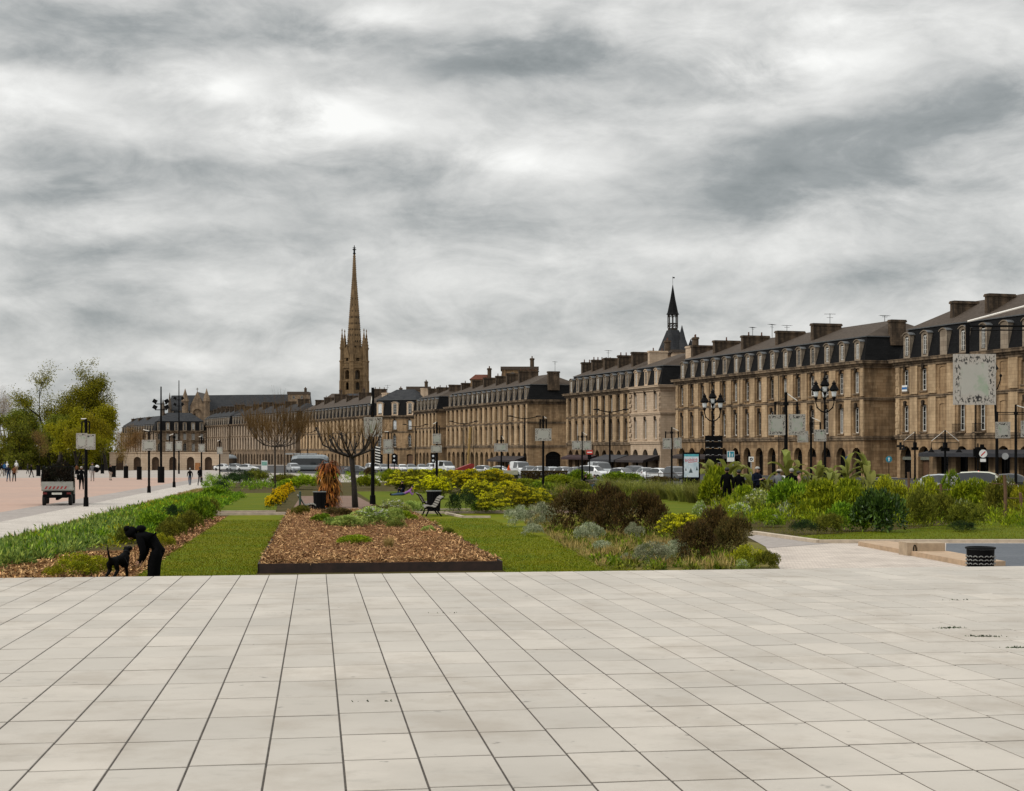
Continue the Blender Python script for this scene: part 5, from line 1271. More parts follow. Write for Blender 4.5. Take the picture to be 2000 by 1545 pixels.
planter_plant('olive', -.6, 65, .9, .4, 'olive plant at the back left corner of the planter')
planter_plant('olive', 4.0, 48, .45, .2, 'small green weed against the right edging')
# gold wallflower hedge: one hedge of many plants
groot = None
for k in range(6):
    f_ = k/5; px, py = 534 + 29*f_, 997 - 30*f_
    x, y, _ = gp(px, py)
    plant('wallflower', 'gold', x, y, (34-8*f_)/(F/y), (35-10*f_)/(F/y), ['nearest orange-yellow wallflower of the short row', 'second orange-yellow wallflower from the near end of the row', 'third orange-yellow wallflower of the row', 'fourth orange-yellow wallflower of the row', 'orange-yellow wallflower next to the far end of the row', 'farthest orange-yellow wallflower of the row'][k], cat='flower', group='orange-yellow wallflowers in a row', heads='gold_h')
# big spurge mass right of the lying people
EU = [(800, 962, 92, 42, 'euph_h'), (845, 950, 90, 34, 'euph_h'), (760, 950, 40, 32, None), (850, 975, 84, 44, 'euph_y'), (905, 962, 110, 44, 'euph_y'), (960, 962, 100, 44, 'euph_y'), (930, 990, 70, 50, 'euph_h'), (985, 985, 90, 44, 'euph_y'), (1010, 1000, 80, 52, 'euph_h'), (1045, 1000, 74, 46, 'euph_h'), (965, 1004, 70, 40, 'euph_h'), (890, 950, 80, 30, 'euph_y')]
EL = ['green-topped spurge mound behind the lying person', 'flat spurge mound at the back of the yellow mass', 'loose spurge without flowers beside the white plate', 'yellow spurge mound beside the lying person', 'big yellow spurge mound behind the dark dome shrub', 'big yellow spurge mound in the middle of the mass', 'lime spurge mound right of the dark dome shrub', 'broad bright yellow spurge mound at the right of the mass', 'lime spurge mound above the silver shrubs', 'rightmost lime spurge mound of the mass', 'low lime spurge mound at the front of the mass', 'yellow spurge mound at the very back']
for (px, py, wp, hp, hd), lab in zip(EU, EL): plant_px('spurge', 'euph' if hd else 'lime', px, py, wp, hp, lab, heads=hd, group=G_EUPH)
plant_px('garden_shrub', 'dark', 903, 1004, 62, 48, 'dark dome-shaped shrub behind the two benches')
plant_px('garden_shrub', 'green', 940, 1002, 44, 22, 'leafy green plant at the foot of the yellow mass')
# middle right shrubs
for kind, px, py, wp, hp, lab, hd in [
    ('silver', 1010, 1030, 65, 42, 'silver-grey shrub left of the bronze shrubs', None), ('silver', 1055, 1034, 69, 50, 'silver-grey shrub touching the big bronze shrub', None), ('silver', 1040, 1048, 46, 26, 'low silver cushion at the lawn edge', None),
    ('bronze', 1130, 1042, 113, 85, 'big bronze shrub nearest the right lawn', None), ('bronze', 1195, 1050, 109, 99, 'tall bronze shrub in the middle of the shrub bed', None), ('bronze', 1260, 1052, 99, 92, 'bronze shrub between the tall one and the lime spurge', None),
    ('silver', 1150, 1062, 69, 42, 'silver shrub in front of the big bronze shrub', None), ('silver', 1240, 1058, 50, 37, 'small silver shrub under the lime spurge', None), ('silver', 1175, 1082, 50, 27, 'low silver cushion amid the straw grass', None),
    ('euph', 1330, 1066, 110, 62, 'lime-flowered spurge mound before the white blossom', 'euph_h'), ('euph', 1390, 1052, 70, 46, 'lime-flowered spurge mound at the right of the pair', 'euph_h'),
    ('bronze', 1360, 1100, 99, 83, 'near bronze shrub at the forecourt side', None), ('bronze', 1432, 1090, 92, 87, 'bronze shrub at the corner of the garden path', None), ('bronze', 1395, 1075, 83, 85, 'dark bronze shrub behind the two near ones', None),
    ('silver', 1275, 1108, 82, 50, 'large silver shrub at the near edge of the bed', None), ('silver', 1318, 1100, 60, 46, 'silver shrub beside the near bronze shrub', None), ('silver', 1228, 1100, 39, 20, 'tiny silver shrub near the plaza edge', None),
    ('yg', 1462, 1110, 80, 46, 'spreading yellow-green shrub at the cobbles', None), ('olive', 1500, 1112, 56, 34, 'low olive shrub at the corner of the cobbles', None), ('sage', 1448, 1116, 30, 24, 'small white-dotted plant before the spreading shrub', 'sage_w')]:
    plant_px('bed_shrub', kind, px, py, wp, hp, lab, heads=hd)
# straw tufts
for q, (px, py, wp, hp) in enumerate([(1195, 1085, 50, 26), (1300, 1080, 70, 34), (1100, 1060, 40, 18), (1350, 1112, 60, 20), (1220, 1075, 36, 18), (1410, 1112, 46, 22)]):
    plant_px('straw_tuft', 'tan', px, py, wp, hp, 'straw-coloured grass tuft between the silver and bronze shrubs', cat='grass tuft', group='straw tufts of the shrub bed')
# reed-grass hedge across the lawn on the right, sitting person behind
for q in range(11):
    f_ = q/10; px, py = 1178 + 196*f_, 963 + 22*f_
    plant_px('fountain_grass', 'reed', px, py, 52 + 14*f_, 30 + 12*f_, 'rounded fountain-grass tuft in the row behind the far lawn', cat='grass tuft', group='fountain-grass tufts in a row')
# far beds between garden and road
for kind, px, py, wp, hp, lab in [('bronze', 985, 948, 70, 18, 'flat bronze bed plant before the dark hedge'), ('lime', 1020, 956, 90, 20, 'lime-green bed plant by the far mast'), ('lime', 1090, 952, 80, 24, 'lime-green bed plant left of the seated couple'), ('green', 1125, 944, 60, 24, 'green shrub behind the seated couple'),
                                  ('green', 1215, 944, 90, 22, 'dark green shrub row before the white cars'), ('bronze', 1290, 946, 70, 16, 'brownish low shrub before the parked cars'), ('olive', 1130, 966, 60, 26, 'olive shrub below the seated couple'), ('sage', 960, 940, 70, 24, 'grey-green mound behind the spurge'),
                                  ('reed', 790, 938, 60, 18, 'grassy clump left of the spurge mass'), ('lime', 590, 956, 90, 26, 'light green bed plants behind the wallflowers'), ('sage', 603, 952, 26, 22, 'small round grey-green bush near the dead palm'), ('bronze', 722, 934, 26, 22, 'small bronze bush behind the mast'),
                                  ('lime', 772, 942, 40, 24, 'light green bush behind the white plate'), ('olive', 560, 946, 70, 20, 'olive plants under the second bare tree'), ('lime', 715, 955, 50, 24, 'light green plants right of the dead palm'), ('green', 1060, 960, 60, 18, 'small green plant by the buff kerb'),
                                  ('lime', 1150, 985, 90, 26, 'loose lime plants before the bronze shrubs'), ('olive', 1080, 985, 50, 20, 'olive tuft left of the bronze shrubs'), ('tan', 1095, 965, 34, 20, 'straw tuft beside the buff kerb')]:
    plant_px('bed_plant', kind, px, py, wp, hp, lab, cat='plant')
# wild bed on the right
WB = [('lime', 1405, 1000, 84, 92, 'feathery lime-green bush under the banana leaves', None), ('lime', 1450, 1006, 70, 60, 'lime-green bush left of the white blossom', None), ('green', 1545, 1010, 90, 74, 'green bush right of the white blossom', None), ('lime', 1600, 1020, 110, 86, 'broad lime-green bush in the wild bed', None),
      ('lime', 1660, 1012, 80, 80, 'lime-green bush left of the glossy bush', None), ('glossy', 1712, 1040, 100, 96, 'tall dark glossy-leaved bush by the grass strip', None), ('green', 1650, 1038, 80, 58, 'green bush at the foot of the glossy one', None), ('dark', 1570, 1044, 60, 34, 'low dark bush at the garden path', None),
      ('olive', 1620, 1044, 70, 44, 'olive-green low bush beside the low dark one', None), ('olive', 1795, 1034, 80, 84, 'olive bush right of the glossy bush', None), ('olive', 1835, 1028, 80, 70, 'twiggy olive bush behind the round one', None), ('olive', 1888, 1036, 84, 62, 'rounded olive bush with a dark foot', None),
      ('yg', 1735, 1000, 80, 80, 'tall yellow-green bush behind the glossy one', None), ('yg', 1808, 1004, 70, 84, 'tall yellow-green bush with thin top', None), ('lime', 1900, 1005, 90, 74, 'lime bush below the parked silver cars', None), ('olive', 1955, 1012, 80, 86, 'olive bush beside the brown post', None), ('yg', 2010, 1015, 80, 90, 'yellow-green bush cut by the view edge', None),
      ('lime', 1500, 1030, 60, 36, 'small lime bush at the start of the garden path', None), ('sage', 1445, 1022, 70, 42, 'white-blossomed bush above the lime spurge', 'sage_w'), ('sage', 1490, 1008, 90, 56, 'big white-blossomed bush in the wild bed', 'sage_w'), ('sage', 1368, 1022, 34, 46, 'pale cream-flowered spike beside the feathery bush', 'sage_w'), ('sage', 1508, 1030, 40, 30, 'small white-flowered plant by the garden path', 'sage_w'),
      ('green', 1858, 985, 40, 66, 'white-flowering climber on the wild bed post', 'sage_w'), ('dark', 1880, 1040, 60, 26, 'dark low growth under the rounded olive bush', None), ('olive', 1560, 985, 70, 60, 'grey-olive bush before the standing people', None)]
for kind, px, py, wp, hp, lab, hd in WB:
    plant_px('wild_shrub', kind, px, py, wp, hp*.89, lab, heads=hd)
def wild(name, kind_mat, n, seed, L, W, lab, pxr, pyr, per=60, r=(.3, .6)):
    g_ = random.Random(seed); sp = []
    for _ in range(n):
        px, py = g_.uniform(*pxr), g_.uniform(*pyr); x, y, _z = gp(px, py); sp.append((x, y, g_.uniform(.7, 1.2)))
    mass(name, kind_mat, sp, per, L, W, 1.2, seed, lab, None, r, 1.5)
wild('wild_undergrowth', M['lf_lime'], 130, 41, .20, .05, 'tangled lime-green undergrowth of the wild bed', (1390, 2080), (990, 1030))
wild('wild_undergrowth', M['greenblade'], 150, 42, .34, .03, 'tangled grasses and stalks of the wild bed', (1420, 2080), (968, 1010), 70)
wild('wild_undergrowth', M['lf_olive'], 150, 43, .16, .045, 'olive undergrowth at the back of the wild bed', (1560, 2080), (960, 990), 90, (.3, .6))
wild('wild_undergrowth', M['lf_yellowgreen'], 110, 47, .20, .05, 'yellowish stalky undergrowth behind the banana plants', (1400, 2080), (955, 985), 80, (.3, .58))
for q_, (mt_, nn, rr, pyr_) in enumerate((('lf_lime', 46, (.5, .9), (985, 1028)), ('lf_olive', 60, (.5, .95), (980, 1026)), ('lf_green', 34, (.45, .8), (990, 1034)), ('lf_yellowgreen', 30, (.45, .85), (968, 1000)), ('lf_silver', 14, (.3, .55), (985, 1020)))):
    wild('wild_undergrowth', M[mt_], nn, 60+q_, .15, .045, ['lime tangle', 'olive tangle', 'green tangle', 'yellowish tangle', 'greyish tangle'][q_] + ' filling the gaps of the wild bed', (1400, 2080), pyr_, 240, tuple(x*.85 for x in rr))
wild('far_bed_undergrowth', M['lf_olive'], 130, 44, .2, .05, 'mixed low plants of the far beds', (960, 1380), (945, 975), 60)
wild('far_bed_undergrowth', M['lf_lime'], 110, 45, .22, .06, 'light green low plants of the middle far beds', (560, 990), (926, 946), 60)
wild('far_bed_undergrowth', M['lf_green'], 80, 46, .2, .06, 'green low plants at the far end of the left bed', (400, 560), (934, 958), 60)
for px, py, hp, lab in [(1775, 1000, 78, 'weathered brown post behind the olive bush'), (1963, 1020, 92, 'thick brown post at the right of the wild bed'), (1838, 1005, 60, 'brown post carrying the white-flowering climber'), (1994, 1022, 60, 'thin brown post next to the thick one')]:
    x, y, z = gp(px, py); s = F/y; m = MB(); m.tube([(0,0,-.1), (.02,0,hp/s*.6), (-.02,.01,hp/s)], [.075,.07,.06], 7); m.tube([(-.5,0,hp/s*.82), (.55,.05,hp/s*.80)], .015, 4)
    tag(m.build('garden_post', M['wood'], None, (x, y, z)), lab, 'post')

# ---- banana plants: a stem and broad paddle leaves
def paddle(m, base, az, L, W, rise, droop, n=12):
    p = Vector(base); d = Vector((math.cos(az)*(1-rise), math.sin(az)*(1-rise), rise + .25)).normalized(); side = Vector((-math.sin(az), math.cos(az), 0)); rows = []
    for k in range(n+1):
        t = k/n; wd = max(.02, W*.5*min(1, (t-.12)/.18)*(1 - max(0, (t-.70)/.30)**2.2)*rng.uniform(.82, 1.0)) if t > .14 else .03
        tw = side + Vector((0,0,.25)); nrm = d.cross(side)
        rows.append((p + side*wd + nrm*wd*.35, p.copy(), p - side*wd + nrm*wd*.35))
        p = p + d*(L/n); d = (d + Vector((0,0,-droop*(t+.15)))).normalized()
    vs = [q for r in rows for q in r]; fs = []
    for k in range(n):
        a = 3*k; fs += [(a, a+1, a+4, a+3), (a+1, a+2, a+5, a+4)]
    m.add(vs, fs)
def banana(px, py, hpx, label, nl=6, seed=0):
    r_ = random.Random(seed); x, y, z = gp(px, py); s = F/y; h = hpx/s
    root = tag(empty('banana_plant', (x, y, z)), label, 'plant', 'banana plants in the wild bed')
    m = MB(); m.tube([(0,0,0), (.03,0,h*.3), (.0,.02,h*.55)], [.09,.075,.05], 8); m.build('stem', M['greenblade'], root)
    for k in range(nl+5):
        m = MB(); az = r_.uniform(0, 6.28); paddle(m, (0,0,h*r_.uniform(.4,.55)), az, h*r_.uniform(.42,.60), h*r_.uniform(.12,.19), r_.uniform(.2,.95), r_.uniform(.2,.7)); m.build('leaf', M['lf_banana'], root)
for q, (px, py, hp, nl, lab) in enumerate([(1388, 985, 92, 6, 'banana plant beside the lit poster panel'), (1420, 990, 104, 7, 'tallest-leaved banana plant under the pedestrian sign'), (1440, 985, 92, 6, 'banana plant between the pedestrian sign and square sign'), (1466, 990, 84, 5, 'banana plant left of the sunglassed man'), (1538, 992, 124, 5, 'banana plant whose leaves cross the black mast'),
                                       (1600, 990, 92, 6, 'banana plant right of the reading people'), (1622, 985, 90, 6, 'banana plant under the tall lantern post'), (1655, 990, 102, 6, 'banana plant with one broad upright pale leaf'), (1694, 992, 112, 6, 'banana plant nearest the street corner')]):
    banana(px, py, hp, lab, nl, 60+q)
# ---- the dead palm, hung with brown fronds
x, y, z = gp(642, 992); root = tag(empty('dead_palm', (x, y, z)), 'dead palm hung with rusty brown fronds in the gravel path', 'palm')
hh = 88/(F/y); m = MB(); m.tube([(0,0,0), (.03,0,hh*.5), (0,0,hh*.82)], [.26,.24,.2], 10); m.build('trunk', M['trunk'], root)
for lay in range(6):
    n_ = 95; g = np.random.default_rng(200+lay); a = g.uniform(0, 6.28, n_); zz = hh*(.95 - .145*lay)
    P = np.stack([.15*np.cos(a), .15*np.sin(a), np.full(n_, zz) + g.normal(size=n_)*.08], 1)
    A = np.stack([np.cos(a), np.sin(a), g.uniform(-.5, .7, n_)], 1); V_, F_ = blades(P, A, hh*.34*g.uniform(.6, 1.1, n_), .15, 1.5, 5)
    link('frond_skirt', np_mesh('fronds', V_, F_, [M['dead']]), root)
n_ = 60; a = g.uniform(0, 6.28, n_); P = np.stack([.3*np.cos(a), .3*np.sin(a), g.uniform(0, .3, n_)], 1)
V_, F_ = blades(P, np.stack([np.cos(a), np.sin(a), g.uniform(0, .7, n_)], 1), .6, .1, .9, 4); link('fallen_fronds', np_mesh('fallen', V_, F_, [M['dead']]), root)

# ------------------------------------------------------------------ trees
def limbs(rn, p, d, L, r, depth, out, tips, spread=.5, split=(2, 3), upb=.12, taper=.72, wig=.14):
    n = 4; pts = [p.copy()]; rad = [r]; q = p.copy(); dd = d.copy()
    for k in range(n):
        dd = (dd + Vector((rn.gauss(0, wig), rn.gauss(0, wig), rn.gauss(0, wig*.6) + upb*.3))).normalized()
        q = q + dd*(L/n); pts.append(q.copy()); rad.append(r*(1 - (1-taper)*(k+1)/n))
    out.append((pts, rad, depth))
    if depth == 0: tips.append((q, dd)); return
    for k in range(rn.randint(*split)):
        nd = (dd + Vector((rn.gauss(0, spread), rn.gauss(0, spread), rn.gauss(0, spread*.5) + upb))).normalized()
        limbs(rn, q if k < 2 else pts[2], nd, L*rn.uniform(.6, .85), r*taper*rn.uniform(.6, .85), depth-1, out, tips, spread, split, upb, taper, wig)
def tree_geo(seed, h, r, depth, spread, leafm=None, nl=9000, leaf=(.22, .12), cl=1.0, bark=None, trunk_f=.3, split=(2, 3), upb=.12, lean=(0, 0), side=6, fit=None, thin=1):
    rn = random.Random(seed); out = []; tips = []
    limbs(rn, Vector((0,0,-.1)), Vector((lean[0], lean[1], 1)).normalized(), h*trunk_f, r, depth, out, tips, spread, split, upb)
    m = MB()
    for pts, rad, dp in out: m.tube(pts, rad, max(3, side - (depth-dp)), 0, False)
    if fit:
        zs_ = sorted(p[2] for p in m.v)[int(len(m.v)*.965)]; rs = sorted(math.hypot(p[0], p[1]) for p in m.v)[int(len(m.v)*.985)]
        kz, kr = fit[0]/(zs_ + cl*.5), fit[1]/(rs + cl*.6)
        m.v = [(p[0]*kr, p[1]*kr, p[2]*kz) for p in m.v]
        fx = lambda p: Vector((p.x*kr, p.y*kr, p.z*kz))
        out = [([fx(p) for p in pts], rad, dp) for pts, rad, dp in out]; tips = [(fx(t[0]), t[1]) for t in tips]
    tm = m.mesh('trunk', [bark or M['trunk']], True); cm = None
    if leafm:
        g = np.random.default_rng(seed); T = np.array([t[0][:] for t in tips]); allp = np.array([p[:] for pts, rad, dp in out if dp <= thin for p in pts[1:]][::thin+1])
        C = np.concatenate([T, allp]); i = g.integers(0, len(C), nl)
        P = C[i] + g.normal(size=(nl, 3))*cl*np.array([1, 1, .8])
        V, Fq = leaves(P, g.normal(size=(nl, 3)) + np.array([0, 0, -.2]), leaf[0]*g.uniform(.6, 1.3, nl), leaf[1])
        cm = np_mesh('crown', V, Fq, [leafm])
    return tm, cm
def put_tree(name, geo, x, y, label, rz=0, s=1.0, group=None, z=None, sx=None):
    tm, cm = geo
    root = tag(empty(name, (x, y, gz(y) if z is None else z), rz), label, 'tree', group); root.scale = (sx or s, sx or s, s)
    link('trunk', tm, root)
    if cm: link('crown', cm, root)
    return root
# the near pollarded tree: leaning trunk, knuckled arms, thin shoots
def pollard(name, px, py, hpx, wpx, label, seed, lean=-.10, shoots=9, twig_l=.2, arms=7, fine=False):
    kf = .55 if fine else .85
    rn = random.Random(seed); x, y, z = gp(px, py); s = F/y; h = hpx/s; w_ = wpx/s; th = h*.52
    root = tag(empty(name, (x, y, z)), label, 'tree', 'bare pollarded trees of the garden')
    m = MB(); m.tube([(0,0,-.1), (lean*th*.3,0,th*.4), (lean*th*.75,.02,th*.8), (lean*th,0,th)], [.20*kf,.165*kf,.15*kf,.17*kf], 10)
    top = Vector((lean*th, 0, th)); ends = []
    for k in range(arms):
        a = 2*math.pi*k/arms + rn.uniform(-.3, .3); el = rn.uniform(.12, .7); L = w_*.5*rn.uniform(.75, 1.05)
        kx = lambda q_: Vector((rn.gauss(0,q_), rn.gauss(0,q_), rn.gauss(0,q_*.7))); p1 = top + Vector((math.cos(a)*L*.45, math.sin(a)*L*.45, L*.22*el + .05)) + kx(.07); p2 = top + Vector((math.cos(a)*L*.78, math.sin(a)*L*.78, L*(.45*el+.12))) + kx(.10); p3 = top + Vector((math.cos(a)*L, math.sin(a)*L, L*(.6*el+.45)))
        m.tube([top, p1, p2, p3], [.085*kf,.060*kf,.045*kf,.042*kf], 7); m.ball(p3, .06,.06,.07, 6, 4); ends += [(p3, a), (p2, a)]
        b = p1 + Vector((math.cos(a+.8)*L*.3, math.sin(a+.8)*L*.3, L*.45)); m.tube([p1, (p1+b)/2 + Vector((0,0,-.05)), b], [.055*kf,.040*kf,.036*kf], 6); m.ball(b, .05,.05,.06, 6, 4); c_ = p2 + Vector((math.cos(a-.9)*L*.22, math.sin(a-.9)*L*.22, L*.5)); m.tube([p2, (p2+c_)/2 + Vector((rn.gauss(0,.06), rn.gauss(0,.06), -.04)), c_], [.045*kf,.034*kf,.028*kf], 5); ends.append((c_, a-.6)); ends.append((b, a+.8))
    m.build('trunk', M['greybark'] if fine else M['trunk'], root, smooth=True)
    t = MB()
    for p, a in ends:
        for k in range(shoots):
            d = Vector((math.cos(a)*.35 + rn.gauss(0,.35), math.sin(a)*.35 + rn.gauss(0,.35), 1)).normalized(); L = h*twig_l*rn.uniform(.5, 1.2)
            q = p + d*L*.5 + Vector((rn.gauss(0,.05), rn.gauss(0,.05), 0)); e = q + (d + Vector((0,0,.25))).normalized()*L*.5
            t.tube([p, q, e], [.011,.008,.003] if not fine else [.009,.007,.004], 3, 0, False)
    t.build('crown', M['twig'], root)
pollard('pollarded_tree', 694, 992, 190, 132, 'near bare pollarded tree with knuckled arms beside the banner mast', 3, -.075, 7, .19, 9)
pollard('pollarded_tree', 537, 952, 152, 118, 'bare tree with brown haze of shoots behind the wallflowers', 4, 0, 20, .36, 9, True)
pollard('pollarded_tree', 556, 936, 124, 92, 'second bare tree close behind the first with trunk further right', 5, 0, 20, .36, 8, True)
# young promenade trees with black guards
for q, (px, py, hp, wp, lf, lab) in enumerate([(200, 925, 110, 56, True, 'young yellow-green tree in a dark guard'), (246, 934, 96, 44, False, 'young bare brown tree nearest the twin-headed floodlight mast'), (272, 937, 92, 40, False, 'young bare tree in front of a brown arch'), (222, 932, 84, 36, False, 'thin young bare tree right of the leafy one'), (75, 930, 84, 40, False, 'young brownish tree left of the utility truck'), (150, 926, 86, 44, True, 'young yellow tree behind the black-coated walker')]):
    x, y, z = gp(px, py); s = F/y; h = hp/s
    geo = tree_geo(300+q, h*1.15, .08, 4, .42, M['treeleaf2'] if lf else M['browntwig'], 2600 if lf else 1500, (.26, .15) if lf else (.5, .03), wp/s*.10, None, .36, fit=(h, wp/s*.5))
    r_ = put_tree('young_tree', geo, x, y, lab, 0, 1.0, 'young trees in guards on the esplanade')
    g_ = MB(); g_.lathe([(.34, 0), (.30, .1), (.30, 1.5), (.34, 1.56), (.30, 1.56), (.26, .2)], 14); g_.build('tree_guard', M['black'], r_)
# big trees on the river bank
YB = 350
for px, hp, wp, seed, lf, lab, Y in [(100, 178, 150, 411, 'treeleaf', 'tall loose spring tree, broadest on the river bank', 355), (165, 184, 118, 412, 'treeleaf', 'tallest airy tree right of the broad one', 350), (208, 124, 96, 413, 'treeleaf2', 'lower yellow-green tree nearest the pale arcade', 335), (150, 112, 96, 416, 'treeleaf2', 'bushy yellow tree behind the near left banner', 330),
                                 (62, 120, 110, 414, 'treeleaf3', 'dark green tree left of the broad spring tree', 365), (12, 100, 80, 415, 'treeleaf3', 'dark tree cut by the left view edge', 370), (115, 104, 96, 417, 'treeleaf3', 'brownish-green tree behind the utility truck', 340), (40, 90, 80, 418, 'treeleaf3', 'low green tree above the strolling group', 350)]:
    x = at(px, Y); s = F/Y; h = hp/s
    geo = tree_geo(seed, h*.80, h*.016, 5, .62, M[lf], 17000 if wp > 85 else 9000, (.50, .17), wp/s*.052, None, .16, (2, 4), .0, fit=(h, wp/s*.62), thin=2)
    put_tree('river_bank_tree', geo, x, Y, lab, seed, 1.0, 'trees of the river bank')
for px, hp, seed, Y, lab in [(20, 140, 421, 420, 'bare whitish tree at the left view edge'), (-6, 150, 422, 430, 'tallest bare pale tree at the left view edge'), (36, 120, 423, 425, 'bare pale tree between the whitish and the spring trees')]:
    x = at(px, Y); s = F/Y; h = hp/s
    put_tree('bare_tree', tree_geo(seed, h*.85, h*.012, 6, .34, M['browntwig'], 2500, (.8, .03), .8, M['palebark'], .24, (2, 3), .14, fit=(h, h*.36)), x, Y, lab, 0, 1.0, 'bare trees behind the green bank')
m_ = mass('bank_shrubbery', M['treeleaf3'], [(at(random.Random(q).uniform(-60, 215), 360) , 360 + random.Random(q+900).uniform(-6, 8), random.Random(q+50).uniform(.7, 1.3)) for q in range(130)], 170, .8, .4, .3, 77, 'dense green shrubbery of the river bank', None, (2.4, 4.2), 1.6)
# hedges behind the spurge, before the road
def hedge(px0, px1, pyb, hpx, mat, label, dpx=0, n=9000):
    x0, y0, _ = gp(px0, pyb); x1, y1, _ = gp(px1, pyb + dpx); s = F/y0; h = hpx/s; g_ = np.random.default_rng(int(px0))
    t = g_.uniform(0, 1, n); f = g_.uniform(0, 1, n); q = g_.uniform(-.5, .5, n)
    P = np.stack([x0 + (x1-x0)*t, y0 + (y1-y0)*t + q*.9, -SL*y0 + h*np.minimum(1, f*1.25)], 1)
    V, Fq = leaves(P, g_.normal(size=(n, 3)) + np.array([0, -.4, .5]), .14, .06)
    o = link('clipped_hedge', np_mesh('hedge', V, Fq, [mat])); tag(o, label, 'hedge'); return o
hedge(1018, 1108, 943, 22, M['lf_bronze'], 'dark brown clipped hedge before the road')
hedge(1392, 1575, 966, 26, M['lf_olive'], 'loose olive hedge behind the standing group')
hedge(1580, 1765, 966, 26, M['greenblade'], 'loose stalky hedge under the lantern post')
hedge(905, 1012, 940, 18, M['lf_dark'], 'low dark green hedge behind the railing')

# moss in the joints of the plaza
g = np.random.default_rng(8); Vs = []; Fs = []; n0 = 0
for px, py, k in ((1850, 1227, 40), (1872, 1226, 20), (1915, 1243, 60), (1935, 1244, 30), (1992, 1265, 60), (1868, 1172, 16), (868, 1197, 8), (745, 1370, 10)):
    Yp = 1.8*F/(py - 908); Xp = at(px, Yp); P = np.array([Xp, Yp, plaza_z(Yp) - .003]) + g.normal(size=(k, 3))*np.array([.09, .02, 0])
    V, Fq = leaves(P, g.normal(size=(k, 3))*np.array([.8, .8, .2]) + np.array([0, 0, .5]), .028, .012); Vs.append(V); Fs.append(Fq + n0); n0 += len(V)
tag(link('joint_moss', np_mesh('joint_moss', np.concatenate(Vs), np.concatenate(Fs), [M['lf_dark']])), 'dark moss specks growing in the paving joints', None, None, 'stuff')
# ------------------------------------------------------------------ banner masts
def banner_mat():
    m, nt, b = newmat('pierced_banner')
    tc = nt.n('ShaderNodeTexCoord').outputs['Object']; sp = nt.n('ShaderNodeSeparateXYZ'); nt.l(tc, sp.inputs[0])
    oi = nt.n('ShaderNodeObjectInfo'); off = nt.n('ShaderNodeVectorMath', operation='ADD'); nt.l(tc, off.inputs[0]); cbx = nt.n('ShaderNodeCombineXYZ'); nt.l(nt.math('MULTIPLY', oi.outputs['Random'], 40), cbx.inputs[1]); nt.l(cbx.outputs[0], off.inputs[1])
    v = off.outputs[0]
    ex = nt.math('ABSOLUTE', sp.outputs[0]); ez = nt.math('ABSOLUTE', sp.outputs[2]); edge = nt.math('MAXIMUM', ex, ez)
    inner = nt.ramp(nt.math('ADD', edge, nt.math('MULTIPLY', nt.math('SUBTRACT', nt.noise(v, 5, 4), .5), .2)), [(.27, (1,1,1)), (.36, (0,0,0))])
    base = nt.mix(nt.noise(v, 4, 5, .6), (.40,.375,.335), (.29,.27,.24))
    base = nt.mix(nt.math('MULTIPLY', inner, .45), base, (.33,.35,.315))
    blot = nt.math('MULTIPLY', nt.ramp(nt.noise(v, 3.2, 3, .5), [(.55, (0,0,0)), (.66, (1,1,1))]), inner)
    base = nt.mix(nt.math('MULTIPLY', blot, .45), base, (.12,.25,.12))
    fl = nt.ramp(nt.noise(nt.scale(v, (1.5, 1, 1)), 15, 3, .6), [(.525, (0,0,0)), (.57, (1,1,1))])
    band = nt.ramp(edge, [(.30, (0,0,0)), (.36, (1,1,1)), (.44, (1,1,1)), (.48, (.3,.3,.3))])
    bf = nt.ramp(nt.noise(nt.scale(v, (1.0, 1, 1.5)), 6.5, 2, .5), [(.56, (0,0,0)), (.60, (1,1,1))])
    zb_ = nt.ramp(ez, [(.28, (0,0,0)), (.32, (1,1,1)), (.42, (1,1,1)), (.45, (0,0,0))]); xb_ = nt.math('LESS_THAN', ex, .33)
    col = nt.mix(nt.math('MULTIPLY', fl, band), base, (.015,.016,.015))
    col = nt.mix(nt.math('MULTIPLY', bf, nt.math('MULTIPLY', zb_, xb_)), col, (.008,.008,.008))
    nt.l(col, b.inputs['Base Color']); b.inputs['Roughness'].default_value = .6
    return m
M['banner'] = banner_mat()
_b = MB(); _b.box(-.5, .5, -.5, .5, -.5, .5); PANEL = _b.mesh('banner_panel', [M['banner']])
